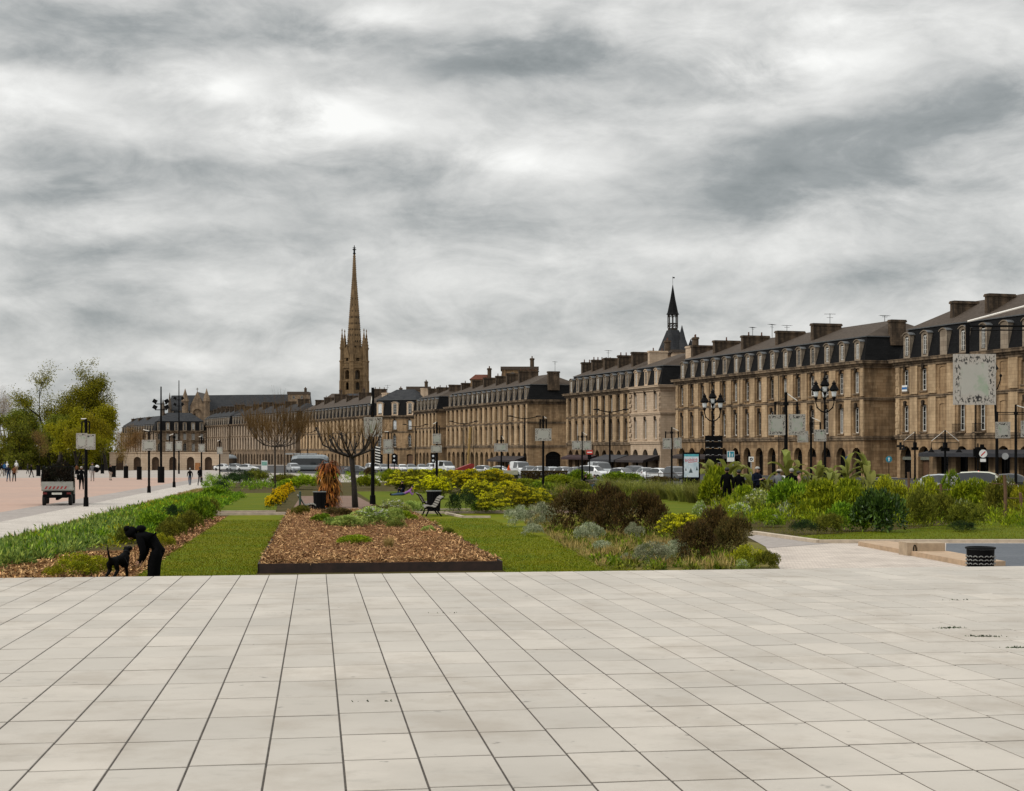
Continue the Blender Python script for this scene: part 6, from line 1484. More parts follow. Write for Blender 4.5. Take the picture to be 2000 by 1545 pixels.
def mast(px, Y, top, label, panels=(), arm=None, arm_py=None, rod=None, pole_r=.085, plain_top=False, zbase=None):
    """pole at bearing px, distance Y; panels (px0, px1, py0, py1); arm (px0, px1)"""
    s = F/Y; x = at(px, Y); zb = gz(Y); Hh = zat(top, Y) - zb
    root = tag(empty('banner_mast', (x, Y, zb)), label, 'banner mast', 'black masts carrying pierced banners')
    m = MB(); m.tube([(0,0,-.1), (0,0,.02), (0,0,.5), (0,0,.52), (0,0,Hh*.6), (0,0,Hh)], [pole_r*1.7, pole_r*1.7, pole_r*1.5, pole_r*1.05, pole_r, pole_r*.8], 10); m.build('pole', M['black'], root)
    if arm:
        z = zat(arm_py, Y) - zb; a0, a1 = (arm[0]-px)/s, (arm[1]-px)/s
        m = MB(); m.tube([(a0,0,z), (a1,0,z)], .03, 6); m.tube([(a0,0,z-.10), (a1,0,z-.10)], .018, 5); m.lathe([(pole_r*1.5, z-.14), (pole_r*1.5, z+.05)], 10)
        m.build('arm', M['black'], root)
        for a in (a0, a1):
            lo = min([zat(p[2], Y) for p in panels]) - zb if panels else z - .5
            m = MB(); m.tube([(a,0,z+.06), (a,0,lo)], [.06, .05], 8); m.build('hanger', M['black'], root)
        if rod:
            rx = a1 if rod > 0 else a0
            m = MB(); m.tube([(math.copysign(.04, rx), 0, Hh-.06), (rx, 0, z+.12)], .028, 6); m.build('lamp_tube', M['tube'], root)
    for k, (p0, p1, q0, q1) in enumerate(panels):
        w_, h_ = (p1-p0)/s, (q1-q0)/s
        o = link('banner_panel', PANEL, root, (((p0+p1)/2-px)/s, -.12 - .05*k, zat((q0+q1)/2, Y) - zb)); o.scale = (w_, .035, h_)
    if panels and not arm:
        z = zat(panels[0][2], Y) - zb; wq = (panels[0][1]-panels[0][0])/s*.34; m = MB()
        for a in (-wq, wq): m.tube([(a,-.10,z-.02), (a,-.05,z+.62)], .035, 6)
        m.tube([(-wq,-.05,z+.6), (wq,-.05,z+.6)], .03, 6); m.build('arm', M['black'], root)
        m = MB(); m.tube([(.02,-.02,Hh), (-wq*1.2,-.06,z+.75)], .03, 6); m.build('lamp_tube', M['tube'], root)
    return root
mast(168, 83.6, 818, 'near banner mast beside the utility truck', [(150, 172, 846, 876), (169, 188, 848, 878)])
mast(291, 117, 842, 'banner mast on the cobbles between truck and walking couple', [(278, 305, 859, 880)])
mast(340, 139, 846, 'banner mast with two panels left of the walking couple', [(324, 337.5, 863, 881), (344, 356.5, 861.5, 880)], (331, 340), 853, -1)
mast(393.5, 170, 852, 'banner mast behind the walking couple', [(388, 400.5, 867, 883)])
mast(429, 200, 860, 'banner mast at the corner of the pale arcade', [(424, 435, 873, 887)])
mast(728, 88, 757, 'lone tall banner mast rising beside the pollarded tree', [(711, 718, 815, 857), (718, 747, 815, 853)], pole_r=.10)
mast(758.5, 150, 843, 'banner mast just right of the tall lone one', [(749, 767, 858, 875), (749, 769, 876, 886)])
mast(853, 124, 824, 'banner mast rising from the back of the spurge mass', [(845, 861.5, 847, 867), (842, 863, 870, 884)], pole_r=.10)
mast(979, 170, 850, 'banner mast left of the double-armed street lamp', [(965, 992, 866, 882)], (972, 984), 860, 1)
mast(1061, 118, 812, 'banner mast standing in the lime bed plants', [(1045, 1077, 837, 861)], (1055, 1067), 820, 1)
mast(1137, 150, 843, 'banner mast before the maroon awning', [(1117, 1136, 861, 878), (1138, 1155, 861, 879)], (1129, 1146), 852, 1)
mast(1312, 138, 834, 'banner mast beside the lit poster panel', [(1294, 1311, 856, 877), (1315, 1331, 855, 876)], (1300, 1325), 844, 1)
mast(1535, 86, 766, 'tall banner mast with two greenish panels among the banana plants', [(1500, 1533, 810, 850), (1539, 1572, 809, 850)], (1514, 1557), 787, 1, .10)
mast(1584, 118, 814, 'banner mast right of the tall greenish one', [(1557, 1578, 842, 864), (1589, 1613, 839, 862)], (1583, 1602), 826, 1)
mast(1984, 96, 790, 'banner mast near the right view edge', [(1943, 1972, 824, 856), (1992, 2020, 822, 854)], (1948, 2019), 806, 1)
mast(2024, 40, 588, 'nearest banner mast with the big fish-patterned panel', [(1859, 1942, 692, 791)], (1890, 2158), 637, -1, .085)

# ------------------------------------------------------------------ floodlight masts
def flood(px, Y, top, pys, label, big=True):
    s = F/Y; x = at(px, Y); Hh = zat(top, Y) - gz(Y); root = tag(empty('floodlight_mast', (x, Y, gz(Y))), label, 'mast')
    m = MB(); m.tube([(0,0,-.1),(0,0,1.7)], [.36,.36] if big else [.15,.15], 12); m.tube([(0,0,1.7),(0,0,Hh*.6),(0,0,Hh)], [.13,.11,.07], 8); m.build('pole', M['black'], root)
    for py in pys:
        z = zat(py, Y) - gz(Y); m = MB(); m.tube([(-.62,0,z), (.62,0,z)], .05, 6); m.build('arm', M['black'], root)
        for sx in (-1, 1):
            m = MB(); m.obox((sx*.62, -.1, z+.28), (.18,0,.10*sx), (0,.14,0), (-.10*sx,0,.17)); m.tube([(sx*.62,0,z),(sx*.62,0,z+.25)], .04, 5); m.build('floodlight', M['black'], root)
    return root
flood(314.5, 166, 755, (789, 800.5), 'twin-headed floodlight mast with thick foot on the esplanade')
flood(349.5, 262, 743, (781, 793), 'taller and more distant floodlight mast before the arcade', False)

# ------------------------------------------------------------------ street lamps
def street_lamp(px, Y, py_arm, a0, a1, label, rise=4):
    s = F/Y; x = at(px, Y); z = zat(py_arm, Y) - gz(Y); root = tag(empty('street_lamp', (x, Y, gz(Y))), label, 'street lamp', 'double-armed street lamps along the road')
    m = MB(); m.tube([(0,0,-.1),(0,0,1.2),(0,0,1.25),(0,0,z+.1)], [.20,.18,.14,.10], 10); m.build('pole', M['black'], root)
    for a in (a0, a1):
        d = (a-px)/s; m = MB(); m.tube([(0,0,z-.1), (d*.5,0,z+.08), (d,0,z+rise/s)], [.085,.075,.065], 6); m.build('arm', M['black'], root)
        m = MB(); m.ball((d,0,z+rise/s+.03), .50, .18, .11, 10, 6); m.build('lamp_head', M['iron'], root)
street_lamp(1191, 228, 804, 1165, 1222, 'double-armed street lamp before the nine-bay house')
street_lamp(1025, 268, 817, 997, 1052, 'double-armed street lamp left of the end-wall archway')
street_lamp(906, 320, 827, 881, 930, 'double-armed street lamp beside the yellow crane boom')
street_lamp(811, 360, 833, 790, 833, 'double-armed street lamp at the white-shuttered house')
street_lamp(601, 420, 845, 585, 616, 'double-armed street lamp behind the tram')
def swan_lamp(px, Y, top, arms, label):
    s = F/Y; x = at(px, Y); Hh = zat(top, Y) - gz(Y); root = tag(empty('street_lamp', (x, Y, gz(Y))), label, 'street lamp', 'shaded street lamps on wire arms')
    m = MB(); m.tube([(0,0,-.1),(0,0,.8),(0,0,Hh)], [.16,.12,.08], 8); m.box(-.4,.4,-.12,.12,Hh*.62,Hh*.68); m.box(-.15,.15,-.3,.3,Hh*.68+.002,Hh*.78); m.build('pole', M['black'], root)
    for a in arms:
        d = (a-px)/s; z = Hh - 1.2; m = MB(); m.tube([(0,0,z),(d,0,z)], .035, 5); m.tube([(0,0,Hh),(d,0,z+.15)], .022, 5, 1); m.build('arm', [M['black'], M['tube']], root)
        m = MB(); m.tube([(d,0,z),(d,0,z-.45)], .03, 5); m.lathe([(.06,z-.45),(.10,z-.6),(.34,z-.92),(.30,z-.92)], 12, (d,0,0)); m.build('lamp_shade', M['black'], root)
swan_lamp(1846, 150, 840, (1819, 1873), 'shaded street lamp with two wire arms before the blind bays')
swan_lamp(1787, 186, 843, (1765.5,), 'shaded street lamp at the street corner')
# ornate cast-iron candelabra with three lanterns
def lantern(m, c, sc_=1.0):
    k = sc_
    m.lathe([(.09*k,.02*k),(.15*k,.10*k),(.20*k,.44*k)], 6, c, 1)
    m.lathe([(.05*k,-.25*k),(.11*k,-.10*k),(.14*k,.0),(.12*k,.03*k)], 8, c, 0)
    m.lathe([(.24*k,.44*k),(.36*k,.54*k),(.30*k,.64*k),(.20*k,.82*k),(.12*k,.94*k),(.18*k,1.0*k),(.07*k,1.10*k),(.02*k,1.24*k)], 10, c, 0)
def candelabra(px, Y, top, label, n=3):
    s = F/Y; x = at(px, Y); Hh = zat(top, Y) - gz(Y); root = tag(empty('lantern_post', (x, Y, gz(Y))), label, 'lantern post', 'ornate lantern posts'); k = 1.15
    zl = Hh - 1.2*k
    m = MB(); m.lathe([(.34,0),(.34,.3),(.26,.35),(.24,.9),(.16,1.1),(.12,1.9),(.10,2.0),(.085,zl*.75),(.13,zl*.76),(.08,zl*.78),(.065,zl-.2)], 12); m.build('pole', M['black'], root)
    for q in range(n):
        a = R(200 + 120*q) if n == 3 else R(90*q); dx, dy = math.cos(a)*.85, math.sin(a)*.85; zz = zl if q else zl
        m = MB(); m.tube([(0,0,zl-1.25), (dx*.45,dy*.45,zl-1.12), (dx*.85,dy*.85,zl-.85), (dx,dy,zl-.45), (dx,dy,zl-.18)], [.06,.055,.05,.045,.05], 7); m.ball((dx*.85,dy*.85,zl-.85), .08,.08,.08, 6, 4); m.build('arm', M['black'], root)
        m = MB(); lantern(m, (dx,dy,zl), k); m.build('lantern', [M['black'], M['lampglass']], root)
    m = MB(); lantern(m, (0,0,zl+.42), k); m.tube([(0,0,zl-.3),(0,0,zl+.3)], .05, 6); m.build('lantern', [M['black'], M['lampglass']], root)
candelabra(1392, 150, 769, 'ornate lantern post above the black direction boards')
candelabra(1611, 132, 744, 'tallest ornate lantern post right of the greenish banners')
# single lantern post with a thin bare pole, right edge
x, Y = at(1947, 110), 110; root = tag(empty('lantern_post', (x, Y, gz(Y))), 'slim leaning lantern post behind the big patterned banner', 'lantern post', 'ornate lantern posts')
m = MB(); h_ = zat(745, Y) - gz(Y); m.tube([(0,0,0),(0,0,h_*.5),(-.18,0,h_)], [.14,.10,.07], 8); m.build('pole', M['black'], root)
m = MB(); lantern(m, (-.20,0,h_+.4), .9); m.build('lantern', [M['black'], M['lampglass']], root)
m = MB(); m.tube([(-.13,0,h_*.92),(.05,0,h_*.94),(.25,0,h_+.1),(.27,0,h_+.35)], .04, 6); m.ball((.27,0,h_+.4), .10,.10,.12, 6, 5); m.build('arm', M['black'], root)

# ------------------------------------------------------------------ signs and panels
def post(m, x, z0, z1, r=.04): m.tube([(x,0,z0),(x,0,z1)], r, 7)
# the lit poster panel
M['darkprint'] = plain('dark_print', (.05,.08,.09), .5)
Y = 150; s = F/Y; px = 1350; zb = gz(Y); root = tag(empty('poster_panel', (at(px, Y), Y, zb)), 'black-framed poster panel with red script on pale blue', 'poster panel')
zt = zat(884, Y) - zb; w2 = 17/s; m = MB(); m.box(-w2, w2, -.12, .12, -.1, zt-.08); m.box(-w2*.98, w2*.98, -.10, .10, zt-.079, zt+.02); m.box(-w2*.7, w2*.7, -.16, .16, -.1, .12); m.build('frame', M['black'], root)
pz0, pz1 = zat(932, Y) - zb, zat(887, Y) - zb; pw = 14.2/s
pm, pnt, pb = newmat('winter_poster'); tcx = pnt.n('ShaderNodeTexCoord').outputs['Object']
pnt.l(pnt.ramp(pnt.noise(tcx, 2.2, 5), [(.35, (.40,.52,.58)), (.65, (.66,.72,.76))]), pb.inputs['Base Color']); pb.inputs['Roughness'].default_value = .3
m = MB(); m.box(-pw, pw, -.135, -.122, pz0, pz1, 0); m.box(-pw, pw, -.139, -.1355, pz1-.22, pz1, 1); m.build('poster', [pm, plain('turquoise_print', (.08,.36,.42), .4)], root)
t = text('poster_lettering', 'bobine', .44, (0, -.14, pz1-.66), (R(90), 0, 0), plain('red_ink', (.52,.02,.05), .4), root); t.rotation_euler = (R(90), R(-7), 0)
m = MB(); m.obox((.12,-.139,pz1-.74), (.42,0,.05), (0,.002,0), (-.003,0,.025)); m.build('lettering_stroke', bpy.data.materials['red_ink'], root)
for (a, b, h_, r_) in ((-.05, .42, .48, .18), (.52, .65, .42, .10), (-.52, .62, .3, .08)):
    m = MB(); m.add([(a-r_, -.1395, pz0+b), (a+r_, -.1395, pz0+b), (a, -.1395, pz0+b+h_)], [(0,1,2)]); m.build('poster_print', M['darkprint'], root)
# dark direction boards, back view
Y = 140; s = F/Y; root = tag(empty('direction_board', (at(1394, Y), Y, gz(Y))), 'stack of black direction boards under the ornate lantern post', 'direction board')
m = MB()
for dx in (-.5, .5): post(m, dx, -.1, zat(850, Y)-gz(Y), .05)
m.build('post', M['black'], root)
for k, (q0, q1) in enumerate(((851, 862), (863.5, 875), (876.5, 889), (890.5, 905))):
    m = MB(); m.box(-.78, .78, -.09, -.055, zat(q1, Y)-gz(Y), zat(q0, Y)-gz(Y), 0)
    for a in ((-.7, -.4), (-.2, .0), (.35, .62)): m.box(a[0], a[1], -.094, -.0905, zat(q1, Y)-gz(Y)+.03, zat(q1, Y)-gz(Y)+.07, 1)
    m.build('board', [M['black'], M['zinc']], root)
# blue pedestrian sign with its lower plate
def sign_root(px, Y, label, cat='sign', group=None): return tag(empty('street_sign', (at(px, Y), Y, gz(Y))), label, cat, group)
Y = 120; s = F/Y; root = sign_root(1427, Y, 'square blue pedestrian-zone sign with white figures')
z0, z1 = zat(894, Y)-gz(Y), zat(881, Y)-gz(Y); m = MB(); post(m, .18, -.1, z1+.02); m.build('post', M['zinc'], root)
m = MB(); m.box(-.28,.28,-.06,-.045,z0,z1,0); m.box(-.245,.245,-.064,-.0605,z0+.035,z1-.035,1); m.box(-.28,.28,-.06,-.045,z0-.30,z0-.01,0)
def pict(m, x, z, h, mat): m.ball((x,-.066,z+h*.9), h*.1,.004,h*.1, 8, 5, mat); m.prism([(x-h*.13,z+h*.35),(x+h*.13,z+h*.35),(x+h*.1,z+h*.78),(x-h*.1,z+h*.78)], -.068,-.0645, mat); m.prism([(x-h*.11,z),(x-h*.02,z),(x-h*.01,z+h*.345),(x-h*.12,z+h*.345)], -.068,-.0645, mat); m.prism([(x+h*.02,z),(x+h*.11,z),(x+h*.12,z+h*.345),(x+h*.01,z+h*.345)], -.068,-.0645, mat)
pict(m, -.08, z0+.07, .38, 0); pict(m, .11, z0+.07, .24, 0); m.build('sign_panel', [M['white'], plain('sign_blue', (.01,.20,.28), .4)], root)
Y = 120; root = sign_root(1467, Y, 'small white square sign with dark disc before the brown shop fronts')
z0, z1 = zat(902, Y)-gz(Y), zat(892, Y)-gz(Y); m = MB(); post(m, 0, -.1, z0+.1); m.build('post', M['zinc'], root)
m = MB(); m.box(-.19,.19,-.06,-.045,z0,z1,0); m.add([(.12*math.cos(6.283*k/16),-.063,(z0+z1)/2+.12*math.sin(6.283*k/16)) for k in range(16)], [tuple(range(16))], 1); m.add([(.045*math.cos(6.283*k/12),-.066,(z0+z1)/2+.045*math.sin(6.283*k/12)) for k in range(12)], [tuple(range(12))], 0); m.build('sign_panel', [M['white'], M['navy'] if 'navy' in M else CL['navy']], root)
Y = 170; root = sign_root(1736, Y, 'round blue arrow sign in the mouth of the street')
zc_ = zat(897, Y)-gz(Y); m = MB(); post(m, 0, -.1, zc_-.2); m.build('post', M['iron'], root)
def disc(m, r, y, z, mat, n=20, x=0): m.add([(x+r*math.cos(2*math.pi*k/n), y, z+r*math.sin(2*math.pi*k/n)) for k in range(n)], [tuple(range(n))], mat)
m = MB(); m.lathe([(.34,0),(.34,.02)], 20, (0,0,0), 1); m.v = [(x, -.05-z, zc_+y) for x, y, z in m.v]; m.prism([(-.05,zc_-.2),(.05,zc_-.2),(.05,zc_+.05),(.14,zc_+.05),(0,zc_+.22),(-.14,zc_+.05),(-.05,zc_+.05)], -.078,-.073, 0); m.build('sign_panel', [M['white'], bpy.data.materials['sign_blue']], root)
Y = 150; root = sign_root(1655.5, Y, 'small round blue sign before the arcade piers')
zc_ = zat(895, Y)-gz(Y); m = MB(); post(m, 0, -.1, zc_-.1, .03); m.build('post', M['iron'], root)
m = MB(); m.lathe([(.22,0),(.22,.02)], 18, (0,0,0), 1); m.v = [(x, -.05-z, zc_+y) for x, y, z in m.v]; m.box(-.10,.10,-.076,-.0725,zc_-.02,zc_+.05,0); m.build('sign_panel', [M['white'], plain('deep_blue', (.02,.06,.16), .4)], root)
# traffic signal at the right, with round plate and red lamp
Y = 118; root = sign_root(1910, Y, 'traffic signal with red lamp and round no-turn plate at the crossing', 'traffic light'); zz = lambda py: zat(py, Y) - gz(Y)
m = MB(); post(m, 0, -.1, zz(866), .055); m.build('post', M['black'], root)
m = MB(); m.box(-.16,.16,-.2,.08,zz(894),zz(873)); m.box(-.34,-.162,-.14,.1,zz(892),zz(876)); m.box(.162,.45,-.05,.05,zz(876),zz(868)); m.build('signal_head', M['black'], root)
m = MB(); m.lathe([(.30,0),(.30,.02)], 20, (0,0,0), 0); m.v = [(x+.32, -.22-z, zz(886)+y) for x, y, z in m.v]; m.obox((.32,-.243,zz(886)), (.16,0,.16), (0,.002,0), (-.03,0,.03), 1); m.box(.10,.52,-.24,-.22,zz(902),zz(896),0); m.build('sign_panel', [M['white'], plain('sign_red', (.5,.03,.02), .4)], root)
m = MB(); m.ball((0,-.16,zz(922)), .09,.05,.09, 10, 6); m.build('red_lamp', plain('red_signal', (.6,.02,.01), .3, emit=((1,.05,.03), 2.0)), root)
m = MB(); m.box(-.11,.11,-.15,.06,zz(927),zz(918)); m.build('signal_box', M['black'], root)
# no-entry sign and signal before the maroon awning
Y = 175; root = sign_root(1151.5, Y, 'red and white no-entry sign on a dark signal pole', 'street sign'); m = MB(); post(m, 0, -.1, zz_ := zat(876, Y)-gz(Y), .06); m.build('post', M['black'], root)
zc_ = zat(883.5, Y)-gz(Y); m = MB(); m.box(-.34,.34,-.08,-.062,zc_-.22,zc_+.26,0); m.box(-.25,.25,-.085,-.081,zc_-.06,zc_+.06,1); m.build('sign_panel', [bpy.data.materials['sign_red'], M['white']], root)
m = MB(); m.box(-.2,.2,-.1,.14,zat(897, Y)-gz(Y),zat(888, Y)-gz(Y)); m.build('signal_head', M['black'], root)
Y = 160; root = sign_root(1963, Y, 'round sign seen from behind on the dark pole at the awning', 'street sign'); zc_ = zat(891, Y)-gz(Y); m = MB(); post(m, 0, -.1, zc_+.1, .05); m.build('post', M['black'], root)
m = MB(); m.lathe([(.34,0),(.34,.02)], 20, (0,0,0), 0); m.v = [(x, -.06-z, zc_+y) for x, y, z in m.v]; m.build('sign_panel', M['zinc'], root)
# the striped cloth panel on its pole
Y = 135; root = sign_root(735, Y, 'dark pole with black and white diagonal striped panel behind the tall mast', 'sign'); zz = lambda py: zat(py, Y) - gz(Y); m = MB(); post(m, -.2, -.1, zz(868), .06); m.build('post', M['black'], root)
m = MB(); m.box(-.12,.36,-.03,.03,zz(909),zz(872),0)
for k in range(7): a = zz(908) + k*.235; m.add([(-.10,-.034,a+.10),(.34,-.034,a),(.34,-.034,a+.10),(-.10,-.034,a+.20)], [(0,1,2,3)], 1)
m.build('sign_panel', [M['black'], M['white']], root)
# pedestrian signal at the far crossing
for px, Y, lab in ((846, 230, 'dark pedestrian signal by the spurge-bed mast'), (770, 250, 'dark pedestrian signal before the row of white cars')):
    root = sign_root(px, Y, lab, 'traffic light', 'pedestrian signals'); m = MB(); post(m, 0, -.1, 3.4, .07); m.build('post', M['black'], root); m = MB(); m.box(-.28,.28,-.2,.2,1.9,3.3,0); m.build('signal_head', M['black'], root)
    for zq in (2.25, 2.9): m = MB(); disc(m, .16, -.203, zq, 0, 14); m.build('signal_lens', M['lampglass'], root)
# advert panel beyond the bare trees
Y = 300; root = tag(empty('poster_panel', (at(516.5, Y), Y, gz(Y))), 'white and green poster panel left of the bare trees', 'poster panel'); m = MB(); m.box(-.62,.62,-.1,.1,.3,2.15,0); m.box(-.4,.4,-.12,.12,0,.297,0); m.build('frame', M['zinc'], root)
m = MB(); m.box(-.54,.54,-.108,-.102,.4,2.05,0); m.box(-.5,.5,-.112,-.1085,1.2,1.95,1); m.build('poster', [M['white'], plain('sea_green_print', (.18,.36,.30), .5)], root)
# roof letters on the far house
# ------------------------------------------------------------------ garden furniture
def bench(x, y, rz, L, label):
    root = tag(empty('park_bench', (x, y, gz(y)+.02), rz), label, 'bench', 'dark slatted garden benches')
    prof = [(-.42,.40),(-.34,.445),(-.24,.45),(-.14,.43),(-.05,.405),(.03,.42),(.10,.50),(.16,.60),(.21,.70),(.27,.79),(.35,.84)]   # S-curve, x forward is minus
    for part, rngs in (('seat', range(0, 6)), ('backrest', range(6, 11))):
        m = MB()
        for k in rngs:
            a, b = prof[max(0, k-1)], prof[min(10, k+1)]; d = Vector((b[0]-a[0], 0, b[1]-a[1])).normalized(); n_ = Vector((-d.z, 0, d.x)); c = Vector((prof[k][0], 0, prof[k][1]))
            m.obox(c, d*.040, Vector((0, L/2, 0)), n_*.014, 0)
        m.build(part, plain('bench_slat', (.16,.145,.12), .7, var=.2), root)
    for yy in (-L/2+.06, L/2-.06):
        m = MB(); pts = [(px_, yy, pz_-.035) for px_, pz_ in prof]; m.tube(pts, .032, 6); m.tube([(-.32,yy,.41),(-.30,yy,.22),(-.40,yy,0)], .032, 6); m.tube([(.02,yy,.38),(.14,yy,.2),(.30,yy,0)], .032, 6); m.tube([(-.31,yy,.26),(-.1,yy,.30),(.12,yy,.24)], .022, 5); m.build('side_frame', M['black'], root)
    return root
x, y, z = gp(846, 1008); bench(x, y, R(8), 1.9, 'dark slatted bench nearest the right lawn')
x, y, z = gp(828, 1000); bench(x, y+1.0, R(188), 1.9, 'dark slatted bench facing the other, half behind the bin')
x, y, z = gp(597, 1004); bench(x, y, R(188), 1.9, 'dark slatted bench at the left back corner of the planter')
def bin_(x, y, r, h, label, n=26):
    root = tag(empty('litter_bin', (x, y, gz(y))), label, 'litter bin'); m = MB(); m.lathe([(r*.82,.03),(r*.95,h-.03)], 20); m.build('liner', M['black'], root)
    m = MB()
    for k in range(n): a = 2*math.pi*k/n; m.box(-.02,.02,-.008,.008,.02,h-.04); vs = m.v[-8:]; m.v[-8:] = [(p[0]*-math.sin(a)+(r*(.86+.13*p[2]/h)+p[1])*math.cos(a), p[0]*math.cos(a)+(r*(.86+.13*p[2]/h)+p[1])*math.sin(a), p[2]) for p in vs]
    m.build('slat_pattern', M['iron'], root)
    m = MB(); 
    pts = [(r*1.02*math.cos(2*math.pi*k/24), r*1.02*math.sin(2*math.pi*k/24), h) for k in range(25)]; m.tube(pts, .028, 6); m.build('rim', plain('bin_rim', (.10,.11,.105), .4), root); return root
x, y, z = gp(846, 1001); bin_(x, y+.6, .34, 1.0, 'dark slatted litter bin between the two facing benches')
x, y, z = gp(622, 1000); bin_(x, y+.4, .30, .95, 'dark litter bin behind the single bench')
x, y, z = gp(586, 1006); m = MB(); m.tube([(0,0,-.1),(0,0,1.02)], .05, 8); m.ball((0,0,1.04), .05,.05,.04, 8, 5); tag(m.build('bollard', plain('green_paint', (.02,.05,.035), .5), None, (x, y, z)), 'dark green post at the bench end', 'post')
# the black round bin at the edge of the plaza: perforated waves
Y = 30.5; X_ = at(1915, Y); z_ = plaza_z(Y) - .02 if False else gz(Y)
root = tag(empty('litter_bin', (X_, Y, z_)), 'low black round bin with wavy slots and thick rim at the plaza edge', 'litter bin'); hb = zat(1070, Y) - z_
m = MB(); m.lathe([(.225,.0),(.235,.04),(.262,hb-.03)], 28); m.build('body', M['black'], root)
wv = MB()
for row in range(4):
    for q in range(16):
        a0 = 2*math.pi*q/16; pts = [((.272)*math.cos(a0+.30*t/5), .272*math.sin(a0+.30*t/5), hb*.80 - .070*row + .022*math.sin(t/5*math.pi)) for t in range(6)]
        wv.tube(pts, .010, 5)
wv.build('slot_pattern', plain('slot_grey', (.20,.20,.19), .6), root)
m = MB(); pts = [(.268*math.cos(2*math.pi*k/28), .268*math.sin(2*math.pi*k/28), hb) for k in range(29)]; m.tube(pts, .022, 7); m.build('rim', M['iron'], root)
# stone block and low wall by the forecourt
s_ = gp(1810, 1087); Yb = s_[1]; sp_ = F/Yb
root = tag(empty('stone_block', (at(1772, Yb), Yb, gz(Yb)), R(4)), 'buff stone block with a dark oval ring set on the low kerb', 'stone block')
m = MB(); wB = 74/sp_; hB = 27/sp_; m.box(0, wB*.27, 0, .70, -.1, hB+.0, 0); m.box(wB*.27+.001, wB, -.06, .66, -.1, hB-.012, 0); m.build('block', M['buffstone'], root)
m = MB(); pts = [(wB*.22 + .035*math.cos(6.283*k/16), -.012-.06*(k%1), hB*.52+.11*math.sin(6.283*k/16)) for k in range(17)]; m.tube([(p[0]-.02, -.012, p[2]) for p in pts], .014, 5); m.build('ring', M['black'], root)
a = gp(1676, 1067); b = gp(1895, 1109); c = gp(1905, 1104); d = gp(1735, 1064)
m = MB(); hw = .14; q = [a, b, (b[0]+.9, b[1]+.25, 0), (a[0]+1.0, a[1]+.3, 0)]
m.add([(p[0], p[1], gz(p[1])-.1) for p in q] + [(p[0], p[1], gz(p[1])+hw) for p in q], [(4,5,6,7),(0,1,5,4),(1,2,6,5),(2,3,7,6),(3,0,4,7)])
tag(m.build('low_wall', plain('orange_buff_stone', (.40,.28,.18), .85, var=.2, scale=4, bump=.3)), 'long low buff stone kerb wall running under the block', 'low wall')
# labels stuck in the beds
for px, py, wp, hp, lab in ((648, 992, 13, 5, 'white plant label plate at the foot of the dead palm'), (740, 943, 9, 4, 'white plate on the grass right of the lone mast'), (533, 938, 5, 3, 'tiny white label under the bare tree')):
    x, y, z = gp(px, py); s = F/y; m = MB(); m.obox((0,0,.32), (wp/s/2,0,0), (0,.05,.02), (0,-.004,.01), 0); m.tube([(0,0,-.05),(0,.02,.31)], .012, 5, 1); tag(m.build('plant_label', [M['white'], M['iron']], None, (x, y, z)), lab, 'label')
# railing before the road
def railing(p0, p1, h, label, mat, step=.14, posts=2.0):
    p0, p1 = Vector(p0[:2]).to_3d(), Vector(p1[:2]).to_3d(); d = p1-p0; L = d.length; rz = math.atan2(d.y, d.x); root = tag(empty('railing', (p0.x, p0.y, gz(p0.y)), rz), label, 'railing')
    m = MB(); m.tube([(0,0,h),(L,0,h)], .03, 6); m.tube([(0,0,.12),(L,0,.12)], .02, 5); m.build('rail', mat, root)
    m = MB()
    for k in range(int(L/step)): m.tube([((k+.5)*step,0,.12),((k+.5)*step,0,h)], .009, 4, 0, False)
    m.build('bar_pattern', mat, root)
    for k in range(int(L/posts)+1): m = MB(); m.tube([(k*posts,0,-.1),(k*posts,0,h+.04)], .035, 6); m.build('post', mat, root)
railing(gp(745, 936), gp(1016, 938), .95, 'long green metal railing between the garden and the road', plain('green_rail', (.07,.12,.085), .5))
railing(gp(1262, 947), gp(1372, 947), 1.1, 'brown metal railing left of the lit poster panel', plain('brown_rail', (.06,.032,.022), .6), .9, 1.2)
root = tag(empty('glass_screen', (at(905, 160), 160, gz(160))), 'pale weathered hoarding strip above the railing', 'hoarding'); m = MB(); m.box(-5, 5.5, -.05, .05, .9, 1.35); m.build('panel', plain('pale_hoarding', (.30,.30,.22), .8), root)
for k in range(6): m = MB(); m.tube([(-4.9+2.06*k,.1,-.1),(-4.9+2.06*k,.1,1.3)], .04, 6); m.build('post', M['iron'], root)
# red tipper skip and yellow boom at the road works
Y = 250; s = F/Y; root = tag(empty('skip', (at(907, Y), Y, gz(Y)), R(8)), 'red open skip with slanting top at the roadside', 'skip'); w_ = 36/s; h_ = 14/s
m = MB(); m.prism([(-w_/2+.25,.25),(w_/2,.25),(w_/2,h_+.55),(w_/2-.5,h_+.62),(-w_/2,.85)], -1.0, 1.0, 0); m.build('tub', plain('red_paint', (.22,.012,.006), .5, var=.4), root)
m = MB(); m.tube([(-w_/2+.5,-.8,.15),(w_/2-.3,-.8,.15)], .1, 6); m.tube([(-w_/2+.5,.8,.15),(w_/2-.3,.8,.15)], .1, 6); m.build('skid', M['iron'], root)
Y = 256; s = F/Y; M['ochre'] = plain('ochre_plastic', (.30,.19,.06), .7); root = tag(empty('rubble_chute', (at(914, Y), Y, gz(Y))), 'yellow rubble chute hanging down the house front', 'chute'); 
for k in range(7):
    m = MB(); zz_ = 1.2 + .9*k; m.lathe([(.16,0),(.24,.98)], 12, (.06*k,0,zz_)); m.build('chute_section', M['ochre'], root)
m = MB(); m.tube([(.9,.5,0),(.9,.5,7.6)], .05, 6); m.tube([(.2,.5,0),(.2,.5,7.6)], .05, 6); m.build('support_frame', M['iron'], root)
